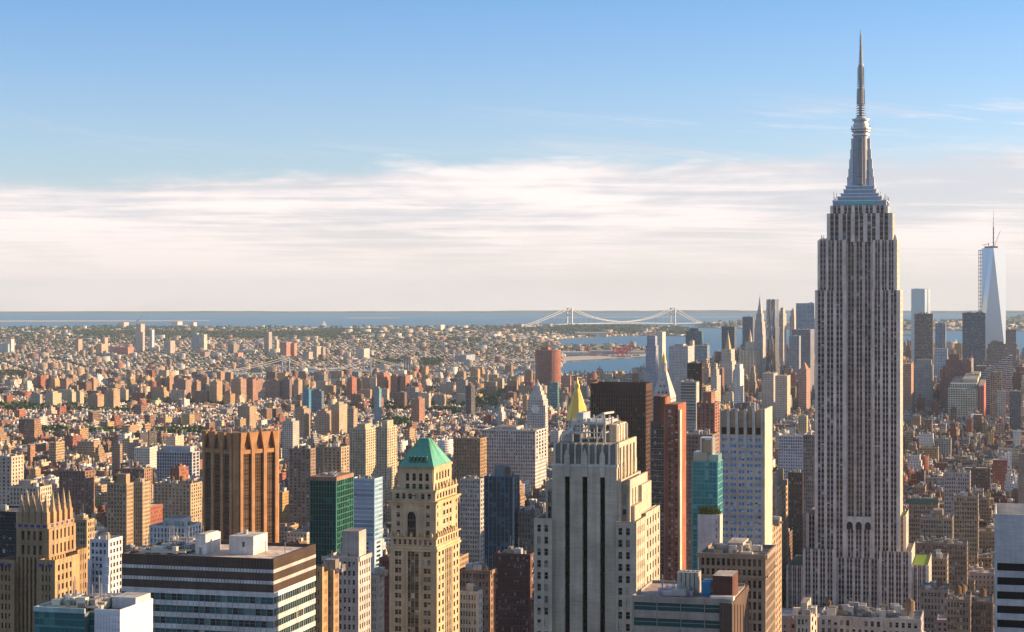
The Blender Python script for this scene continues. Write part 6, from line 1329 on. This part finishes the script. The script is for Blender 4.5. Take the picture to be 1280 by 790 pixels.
for k in range(92):
    vs0 = 880+k*80; 
    for row in (0, 1):
        va = vs0+7+row*33.5; vb = va+R.uniform(27, 33)
        for (ca, cb) in cols_+([(-196, -164)] if k > 31 else []):
            u = ca
            while u < cb-8:
                X_, Y_ = world(u, va)
                px = pix(X_, Y_, 20)[0]
                (w0, w1), h, pal = zone(u, va, X_, Y_, px)
                wd = R.uniform(w0, w1); 
                if R.random() < .12: wd *= 1.7
                wd = min(wd, cb-u)
                u1 = u+wd; X_, Y_ = world((u+u1)/2, (va+vb)/2)
                px, py = pix(X_, Y_, h+GZ)
                uu = u; u = u1+(.15 if R.random() < .8 else R.uniform(1, 6))
                if px < -110 or px > 1370 or py > 812: continue
                if not inside(MANH, X_, Y_) or not inside(MANH, X_+60, Y_+60) or not inside(MANH, X_-60, Y_+60): continue
                if inpark((uu+u1)/2, (va+vb)/2) or overlap(uu, u1, va, vb): continue
                b = Bd(); b.u0, b.u1, b.v0, b.v1, b.h = uu, u1, va, vb-(R.uniform(0, 8) if R.random() < .4 else 0), h
                b.D = Y_
                b.cn = R.choice(W8[pal]); j = R.uniform(.8, 1.2); b.col = tuple(min(.7, c*j*R.uniform(.95, 1.05)) for c in PAL[b.cn]); b.roof = R.choice(ROOFS)
                b.setb = h > 32 and R.random() < .45; b.bulk = R.randint(1, 3); b.tank = (h > 20 and v_ok < 1 if False else (h > 18 and R.random() < .38)); b.par = True
                b.win = (R.uniform(2.4, 3.6), R.uniform(3.2, 4.0), R.uniform(.32, .6)); b.seed = R.random(); BL_.append(b)
for (u, u1, v, d, h) in SLABS:
    X_, Y_ = world((u+u1)/2, v); px, py = pix(X_, Y_, h)
    if px < -25 or px > 1305 or overlap(u, u1, v, v+d) or not inside(MANH, X_, Y_+40): continue
    b = Bd(); b.u0, b.u1, b.v0, b.v1, b.h, b.D = u, u1, v, v+d, h, Y_; b.cn = R.choice(('red brick', 'tan brick', 'brown brick', 'tan brick', 'cream')); j = R.uniform(.85, 1.15); b.col = tuple(c*j for c in PAL[b.cn]); b.roof = (0.3, .28, .25); b.setb = False; b.bulk = 1; b.tank = False; b.par = True; b.win = (3.2, 2.9, .42); b.seed = R.random(); BL_.append(b)
# keep the skyline: nothing ordinary may rise above the photographed roofs
print('ordinary lots', len(BL_))
def bbox(b):
    c = [world(u, v) for u in (b.u0, b.u1) for v in (b.v0, b.v1)]; xs = [640+FPX*x/y for x, y in c]; n = min(y for x, y in c)
    yt = min(Y0-FPX*(b.h+GZ-CAMZ)/y for x, y in c); yb = max(Y0-FPX*(GZ-CAMZ)/y for x, y in c); return (min(xs), max(xs), yt, yb)
for b in BL_: b.bb = bbox(b)
# rough visibility at half resolution, nearest first
buf = np.zeros((395, 640), bool)
items = [(d, 0, (a, b_, c, e)) for a, b_, c, e, d in OCC]+[(b.D, 1, b) for b in BL_]
items.sort(key=lambda t: t[0])
for d, k, it in items:
    x0, x1, y0, y1 = it if k == 0 else it.bb
    i0, i1, j0, j1 = max(0, int(y0/2)), min(395, int(y1/2)+1), max(0, int(x0/2)), min(640, int(x1/2)+1)
    if i1 <= i0 or j1 <= j0:
        if k: it.score = 0
        continue
    sub = buf[i0:i1, j0:j1]
    if k: it.score = int((~sub).sum())
    sub[:] = True
vis = sorted([b for b in BL_ if b.score > 0], key=lambda b: -b.score)
solo = vis[:300]; soloset = set(id(b) for b in solo)

def make(b, wall, roof, bulk, tk, ox=0.0, oy=0.0, rotg=False):
    """in the avenue frame, origin at (ox,oy)"""
    r = random.Random(b.seed); x0, x1, y0, y1 = b.u0-ox, b.u1-ox, b.v0-oy, b.v1-oy; h = b.h; col = b.col
    if rotg:
        def G(mb, *a, **k):
            s = MB(); s.box(*a, **k); mb.v += [(*world(p[0], p[1]), p[2]+GZ) for p in s.v] if False else []
    tiers = [(x0, x1, y0, y1, 0, h)]
    if b.setb:
        h1 = h*r.uniform(.6, .8); h2 = h1+(h-h1)*.55; i = r.uniform(1.5, 3.5); tiers = [(x0, x1, y0, y1, 0, h1), (x0+i, x1-i, y0+i, y1-i, h1, h2), (x0+2*i, x1-2*i, y0+2*i, y1-2*i, h2, h)]
        tiers = [t for t in tiers if t[1]-t[0] > 3 and t[3]-t[2] > 3]
    B = lambda mb, a: mb.box(a[0], a[1], a[2], a[3], a[4]+(.01 if a[4] else 0), a[5], col, win=b.win, top=b.roof)
    for t in tiers: B(wall, t)
    t = tiers[-1]; a0, a1, c0, c1, _, ht = t
    near = b.D < 3400
    if near:
        p = .35; ph = r.uniform(.7, 1.3); pc = tuple(min(.75, c*1.08) for c in col)
        roof.box(a0, a1, c0, c0+p, ht+.01, ht+ph, pc); roof.box(a0, a1, c1-p, c1, ht+.01, ht+ph, pc); roof.box(a0, a0+p, c0+p, c1-p, ht+.01, ht+ph, pc); roof.box(a1-p, a1, c0+p, c1-p, ht+.01, ht+ph, pc)
        if r.random() < .35: roof.box(a0-.3, a1+.3, c0-.7, c0-.01, ht-.8, ht+ph+.1, tuple(c*r.uniform(.6, 1.1) for c in col))
    W_, D_ = a1-a0, c1-c0
    for k in range(b.bulk+(2 if near and r.random() < .5 else 0)):
        s, q = min(W_*.4, r.uniform(2, 6)), min(D_*.4, r.uniform(2.5, 7)); a = r.uniform(a0+.5, max(a0+.6, a1-s-.5)); c = r.uniform(c0+.5, max(c0+.6, c1-q-.5)); cc = r.choice((col, tuple(k_*.8 for k_ in col), (0.42, .40, .37), (0.2, .2, .2), (.55, .5, .44)))
        bulk.mark(); bulk.box(a, a+s, c, c+q, ht+.02+k*.004, ht+r.uniform(1.5, 5.0), cc)
    if b.tank and W_ > 6:
        a, c = r.uniform(a0+2.5, a1-2.5), r.uniform(c0+3, c1-3); rr = r.uniform(1.5, 2.2); cc = r.choice(((0.16, .10, .065), (0.24, .16, .10), (.3, .27, .24)))
        lg = r.uniform(2.5, 6.5); tk.box(a-rr*.6, a+rr*.6, c-rr*.6, c+rr*.6, ht+.03, ht+lg, (.12, .11, .1)); tk.cyl(a, c, rr, ht+lg, ht+lg+rr*1.9, cc, 8); tk.cyl(a, c, rr*1.06, ht+lg+rr*1.9, ht+lg+rr*2.6, tuple(k_*.7 for k_ in cc), 8, r1=.05)

# labels for the ordinary buildings shown as individuals
sh = [s for s in SHORT if s[0]]
ORD = ['', 'second ', 'third ', 'fourth ', 'fifth ', 'sixth ', 'seventh ', 'eighth ', 'ninth ', 'tenth ', 'eleventh ', 'twelfth ']
def describe(bs):
    groups = {}
    for b in bs:
        x0, x1, y0, y1 = b.bb; cx_, cy_ = (x0+x1)/2, y0+6
        best = sorted(sh, key=lambda s: math.hypot(cx_-s[1], (cy_-s[2])*.9 if not (s[5] < cy_ < s[5]+160) else 0.35*(cy_-s[2])))[0]
        dx, dy = cx_-best[1], cy_-best[2]
        if cx_ < best[3]-2: rel = 'left of'
        elif cx_ > best[4]+2: rel = 'right of'
        elif cy_ < best[5]+10: rel = 'behind'
        else: rel = 'beside'
        size = 'tall' if b.h > 52 else ('mid-rise' if b.h > 28 else 'low')
        feat = 'stepped' if b.setb else ('wide' if b.u1-b.u0 > 24 else ('narrow' if b.u1-b.u0 < 13 else ''))
        b_txt = (size, feat, b.cn, 'with tank ' if b.tank else '', rel, best[0])
        groups.setdefault(b_txt, []).append((math.hypot(dx, dy), b))
    out = {}
    for t, l in groups.items():
        l.sort(key=lambda q: q[0])
        for i, (d, b) in enumerate(l):
            size, feat, cn, tk, rel, nm = t
            o = '' if len(l) == 1 else ('nearest ' if i == 0 else ORD[min(i, 11)]+'nearest ')
            out[id(b)] = (o+size+' '+(feat+' ' if feat else '')+cn+' building '+tk+rel+' '+nm)
    return out
labels = describe(solo)
for b in solo:
    uc, vc = (b.u0+b.u1)/2, (b.v0+b.v1)/2; X_, Y_ = world(uc, vc)
    root = empty('city_building', (X_, Y_, GZ), -TH, labels[id(b)], 'building', 'ordinary city buildings')
    w_, rf, bk, tk = MB(), MB(), MB(), MB(); make(b, w_, rf, bk, tk, uc, vc)
    w_.build('wall', CITY, root)
    if rf.f: rf.build('parapet', STONE, root)
    if bk.f:
        for q_ in bk.pieces(): q_.build('rooftop_bulkhead', STONE, root)
    if tk.f: tk.build('water_tank', STONE, root)

# everything beyond those: one mass, built in numpy
class Batch:
    def __init__(s): s.rows = []
    def mark(s): pass
    def add(s, x0, x1, y0, y1, z0, z1, col, top, win=None):
        s.rows.append((x0, x1, y0, y1, z0, z1, *col, *top, *(win or (0, 0, 0))))
    def box(s, x0, x1, y0, y1, z0, z1, col, win=None, top=None): s.add(x0, x1, y0, y1, z0, z1, col, top or col, win)
    def cyl(s, x, y, r, z0, z1, col, n=8, r1=None, win=None): k = .88 if r1 is None else .5; s.add(x-r*k, x+r*k, y-r*k, y+r*k, z0, z1, col, col)
def batch_arrays(A, fx, fy):
    """A: N x 15 rows; fx, fy map local corner coordinates to the scene"""
    N = len(A); x0, x1, y0, y1, z0, z1 = A[:, :6].T
    cx = np.stack([x0, x1, x1, x0], 1); cy = np.stack([y0, y0, y1, y1], 1)
    Xc, Yc = fx(cx, cy), fy(cx, cy)
    V = np.zeros((N, 8, 3), np.float32); V[:, :4, 0] = Xc; V[:, 4:, 0] = Xc; V[:, :4, 1] = Yc; V[:, 4:, 1] = Yc; V[:, :4, 2] = (z0)[:, None]; V[:, 4:, 2] = (z1)[:, None]
    F_ = np.array([[0, 1, 5, 4], [1, 2, 6, 5], [2, 3, 7, 6], [3, 0, 4, 7], [4, 5, 6, 7]]); Fi = (np.arange(N)*8)[:, None, None]+F_[None]
    col = np.zeros((N, 5, 4), np.float32); col[:, :4, :3] = A[:, None, 6:9]; col[:, :4, 3] = A[:, None, 14]; col[:, 4, :3] = A[:, 9:12]
    wn = A[:, 14] > 0; bw = np.where(wn, A[:, 12], 1); bh = np.where(wn, A[:, 13], 1)
    uv = np.full((N, 5, 4, 2), -1.0, np.float32)
    ku = np.maximum(1, np.round((x1-x0)/bw)); kv = np.maximum(1, np.round((y1-y0)/bw)); rr = np.maximum(1, np.round((z1-z0)/bh)); o = (np.arange(N)*7) % 89+1.0
    for f, kk in ((0, ku), (1, kv), (2, ku), (3, kv)):
        uv[:, f, 0] = np.stack([o, 0*o], 1); uv[:, f, 1] = np.stack([o+kk, 0*o], 1); uv[:, f, 2] = np.stack([o+kk, rr], 1); uv[:, f, 3] = np.stack([o, rr], 1)
    return V.reshape(-1, 3), Fi.reshape(-1, 4), col.reshape(-1, 4), uv.reshape(-1, 2)
def mesh_np(name, V, Fq, col, uv, mat):
    me = bpy.data.meshes.new(name); nF = len(Fq); k = Fq.shape[1]
    me.vertices.add(len(V)); me.vertices.foreach_set('co', V.astype(np.float32).ravel())
    me.loops.add(nF*k); me.loops.foreach_set('vertex_index', Fq.astype(np.int32).ravel())
    me.polygons.add(nF); me.polygons.foreach_set('loop_start', (np.arange(nF)*k).astype(np.int32)); me.polygons.foreach_set('loop_total', np.full(nF, k, np.int32))
    at_ = me.attributes.new('Col', 'FLOAT_COLOR', 'FACE'); at_.data.foreach_set('color', col.astype(np.float32).ravel())
    if uv is not None: ul = me.uv_layers.new(name='UVMap'); ul.data.foreach_set('uv', uv.astype(np.float32).ravel())
    me.update(); me.validate(); me.materials.append(mat); o = bpy.data.objects.new(name, me); COL.objects.link(o); return o
bt = Batch()
for b in BL_:
    if id(b) in soloset: continue
    make(b, bt, bt, bt, bt)
A = np.array(bt.rows, float); A[:, 4:6] += GZ
V, Fq, c_, uv_ = batch_arrays(A, lambda u, v: u*CT+v*ST, lambda u, v: -u*ST+v*CT)
tag(mesh_np('city_blocks', V, Fq, c_, uv_, CITY), 'dense mass of smaller brick and stone buildings filling the city', 'buildings', kind='stuff')
print('city boxes', len(A))

# ---- Brooklyn and the other far shores
rng = np.random.default_rng(5)
def vin(poly, x, y):
    c = np.zeros(len(x), bool); n = len(poly)
    for i in range(n):
        (x1, y1), (x2, y2) = poly[i], poly[(i+1) % n]
        if y1 == y2: continue
        m = ((y1 > y) != (y2 > y)) & (x < (x2-x1)*(y-y1)/(y2-y1)+x1); c ^= m
    return c
def parkmask(px, py):
    m = np.zeros(len(px), bool)
    for a, b, c, d in [(95, 190, 416, 421.5), (196, 420, 417, 424), (395, 470, 413.5, 416), (690, 800, 409, 416), (525, 550, 450, 460), (840, 870, 411, 419), (0, 30, 466, 474), (140, 215, 482, 496), (330, 350, 452, 458), (470, 500, 452, 458), (560, 600, 425, 429)]: 
        m |= (px > a) & (px < b) & (py > c) & (py < d)
    return m
BT = []; TR = []
def far_city(poly, D0, D1, s0, s1, ang, hmul=1.0, dens=.8):
    D = D0
    while D < D1:
        s = s0+(s1-s0)*(D-D0)/(D1-D0); band = s*1.9
        x0, x1 = at(-120, D)[0], at(1380, D)[0]; n = int((x1-x0)/s)
        x = x0+(np.arange(n)+rng.uniform(-.1, .1, n))*s; y = D+rng.uniform(-.25, .25, n)*band
        px = 640+FPX*x/y; py = Y0+FPX*(CAMZ-GZ)/y; ok = vin(poly, x, y)&vin(poly, x, y+50)&vin(poly, x, y-50)
        pk = parkmask(px, py); patch = np.sin(x*.0021+1.3)*np.cos(y*.0013+x*.0007)
        an = np.where(np.sin(x*.0009+y*.0006) > 0, .35, -.22); ra, rb = x*np.cos(an)+y*np.sin(an), -x*np.sin(an)+y*np.cos(an)
        road = ((ra % 230) < 34) | ((rb % 610) < 60); port = (px > 702) & (px < 812) & (py > 441.5) & (py < 453)
        keep = ok & ~pk & ~road & ~port & (rng.random(n) < dens*1.12); tree = ok & ~port & (pk | (rng.random(n) < .30+.22*patch))
        k = keep.sum(); w_ = s*rng.uniform(.6, 1.9, k); d_ = band*rng.uniform(.22, .5, k)
        h = rng.uniform(6.5, 11.5, k)*hmul; big = rng.random(k) < .022; h[big] = rng.uniform(15, 34, big.sum())*hmul; w_[big] *= 1.3
        BT.append(np.stack([x[keep], y[keep], w_, d_, h], 1)); TR.append(np.stack([x[tree]+rng.uniform(-.5, .5, tree.sum())*s, y[tree]+rng.uniform(-.5, .5, tree.sum())*band, np.full(tree.sum(), s)], 1))
        for rep in range(2 if s > 0 else 1):
            q = pk & ok
            if q.any(): TR.append(np.stack([x[q]+rng.uniform(-.5, .5, q.sum())*s, y[q]+rng.uniform(-.5, .5, q.sum())*band, np.full(q.sum(), s)], 1))
        D += band
far_city(BROOK, 5700, 17600, 15, 38, 0)
SI = PG([(872, 409.5), (960, 411), (1130, 413), (1300, 413.5), (1400, 412), (1400, 401), (1130, 402), (935, 402.5), (885, 404)])
far_city(SI, 14500, 20000, 60, 80, 0, 1.4, .25)
T_ = np.concatenate(BT); n = len(T_); ang = np.where(np.sin(T_[:, 0]*.0009+T_[:, 1]*.0006) > 0, .35, -.22)
pal = np.array([(0.42, .30, .22), (0.32, .17, .12), (0.26, .18, .14), (0.52, .45, .37), (0.62, .58, .53), (0.34, .32, .31), (0.46, .34, .22)]); wgt = [.19, .13, .09, .24, .18, .07, .10]
pr = np.array([(0.16, .15, .14), (0.32, .30, .28), (0.50, .47, .43), (0.66, .63, .58), (0.24, .17, .14)]); wr = [.16, .2, .28, .26, .10]
ci = pal[rng.choice(len(pal), n, p=wgt)]*rng.uniform(.85, 1.15, (n, 1)); ri = pr[rng.choice(len(pr), n, p=wr)]
A = np.zeros((n, 15)); A[:, 0], A[:, 1], A[:, 2], A[:, 3] = -T_[:, 2]/2, T_[:, 2]/2, -T_[:, 3]/2, T_[:, 3]/2; A[:, 4] = GZ-1; A[:, 5] = GZ+T_[:, 4]; A[:, 6:9] = ci; A[:, 9:12] = ri
near = T_[:, 1] < 11000; A[near, 12], A[near, 13], A[near, 14] = 3.2, 3.4, .4
CA, SA = np.cos(ang)[:, None], np.sin(ang)[:, None]; TX, TY = T_[:, 0:1], T_[:, 1:2]
V, Fq, c_, uv_ = batch_arrays(A, lambda a, b: TX+a*CA-b*SA, lambda a, b: TY+a*SA+b*CA)
# bulkheads on the nearer ones
m = near & (rng.random(n) < .6); B = A[m].copy(); k = len(B); B[:, 0] *= .3; B[:, 1] *= .35; B[:, 2] *= .3; B[:, 3] *= .3; B[:, 4] = B[:, 5]+.01; B[:, 5] += rng.uniform(2, 4.5, k); B[:, 14] = 0; B[:, 9:12] = B[:, 6:9]
cA, sA, tX, tY = CA[m], SA[m], TX[m], TY[m]
V2, F2, c2, u2_ = batch_arrays(B, lambda a, b: tX+a*cA-b*sA, lambda a, b: tY+a*sA+b*cA)
tag(mesh_np('far_shore_houses', np.concatenate([V, V2]), np.concatenate([Fq, F2+len(V)]), np.concatenate([c_, c2]), np.concatenate([uv_, u2_]), CITY), 'countless low houses covering the far shore', 'houses', kind='stuff')
print('far houses', n)

# ---- trees: crowns of scattered leaf clumps, trunks below
def trees_np(name, P, rad, hgt, nleaf, label, seed, near=False):
    dk = 1.0 if near else .62
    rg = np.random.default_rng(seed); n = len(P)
    if n == 0: return
    d = rg.normal(size=(n, nleaf, 3)); d /= np.linalg.norm(d, axis=2, keepdims=True); rr = rg.uniform(.45, 1.05, (n, nleaf, 1))
    c = d*rr; c[:, :, 0] *= rad[:, None]; c[:, :, 1] *= rad[:, None]; c[:, :, 2] = c[:, :, 2]*(hgt*.36)[:, None]+(hgt*.62)[:, None]
    c[:, :, :2] += P[:, None, :2]; c[:, :, 2] += GZ
    s = (rad[:, None]*rg.uniform(.28, .6, (n, nleaf)))[..., None]
    a = rg.normal(size=(n, nleaf, 3)); a /= np.linalg.norm(a, axis=2, keepdims=True); b = np.cross(a, rg.normal(size=(n, nleaf, 3))); b /= np.linalg.norm(b, axis=2, keepdims=True)
    V = np.stack([c-a*s-b*s*.6, c+a*s-b*s*.8, c+a*s*.8+b*s, c-a*s*.7+b*s*.9], 2).reshape(-1, 3); Fq = np.arange(len(V)).reshape(-1, 4)
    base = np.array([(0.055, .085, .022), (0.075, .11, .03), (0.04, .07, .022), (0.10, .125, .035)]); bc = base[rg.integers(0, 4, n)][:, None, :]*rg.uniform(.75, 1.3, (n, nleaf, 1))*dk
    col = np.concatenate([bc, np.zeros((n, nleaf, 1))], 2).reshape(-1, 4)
    if near:   # trunks
        tr = np.stack([-rad*.07, rad*.07, -rad*.07, rad*.07, np.full(n, GZ-.5), GZ+hgt*.5]+[np.full(n, k) for k in (.06, .045, .035, .06, .045, .035, 0, 0, 0)], 1)
        V3, F3, c3, _ = batch_arrays(tr, lambda a_, b_: P[:, 0:1]+a_, lambda a_, b_: P[:, 1:2]+b_); Fq = np.concatenate([Fq, F3+len(V)]); V = np.concatenate([V, V3]); col = np.concatenate([col, c3])
    tag(mesh_np(name, V, Fq, col, None, LEAF), label, 'trees', kind='stuff')
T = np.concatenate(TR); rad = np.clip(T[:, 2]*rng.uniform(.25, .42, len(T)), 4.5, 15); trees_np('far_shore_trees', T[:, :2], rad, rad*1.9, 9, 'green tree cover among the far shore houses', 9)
print('far trees', len(T))
pts = []
for a, b, c, d in PARKS:
    u = a
    while u < b:
        v = c
        while v < d:
            if R.random() < .85 and not overlap(u, u, v, v): pts.append(world(u+R.uniform(-4, 4), v+R.uniform(-4, 4)))
            v += 12
        u += 12
P = np.array([p for p in pts if not any(s[0]-3 < uvof(*p)[0] < s[1]+3 and s[2]-3 < uvof(*p)[1] < s[2]+s[3]+3 for s in SLABS)]); rad = rng.uniform(5, 9, len(P)); trees_np('park_trees', P, rad, rad*2.3, 34, 'leafy park trees between the blocks', 10, True)
pts = []
for u, wd in AVES:
    for v in range(1150, 5000, 14):
        for s in (-1, 1):
            if R.random() < (.22 if u < -300 else .08): pts.append(world(u+s*(wd/2-2.5), v+R.uniform(-3, 3)))
for k in range(10, 56):
    v = 800+k*80
    for u in range(-1900, 1200, 12):
        if R.random() < (.30 if v > 2400 else .1): pts.append(world(u, v+R.choice((-6, 6))))
for _ in range(3800):   # back gardens of the low blocks
    k = R.randint(28, 54); v = 880+k*80+39.5; pts.append(world(R.uniform(-2000, 700), v+R.uniform(-3, 3)))
P = np.array([p for p in pts if -100 < 640+FPX*p[0]/p[1] < 1360 and inside(MANH, p[0], p[1])]); P = np.array([p for p in P if not overlap(*[q for q in (uvof(*p)[0]-3, uvof(*p)[0]+3, uvof(*p)[1]-3, uvof(*p)[1]+3)])])
rad = rng.uniform(2.8, 5, len(P)); trees_np('street_trees', P, rad, rad*2.6, 24, 'street and back garden trees between the blocks', 11, True)
mb = MB()
for a, b, c, d in PARKS: road_rect(mb, a, b, c, d, GZ+.03, (.1, .2, .05))
tag(mb.build('park_lawns', GRASS), kind='structure')

# ---- haze: even air over the whole view, sky outside
hz = MB(); hz.box(-15100, 16100, -14100, 33000, -3, 520, (1, 1, 1), bottom=True)
hm = bpy.data.materials.new('haze'); hm.use_nodes = True; hm.node_tree.nodes.clear()
o_ = hm.node_tree.nodes.new('ShaderNodeOutputMaterial'); pv = hm.node_tree.nodes.new('ShaderNodeVolumePrincipled')
pv.inputs['Density'].default_value = HAZE; pv.inputs['Color'].default_value = (0.60, 0.80, 1.0, 1); pv.inputs['Anisotropy'].default_value = 0.0
hm.node_tree.links.new(pv.outputs[0], o_.inputs['Volume'])
tag(hz.build('haze', hm), kind='stuff')
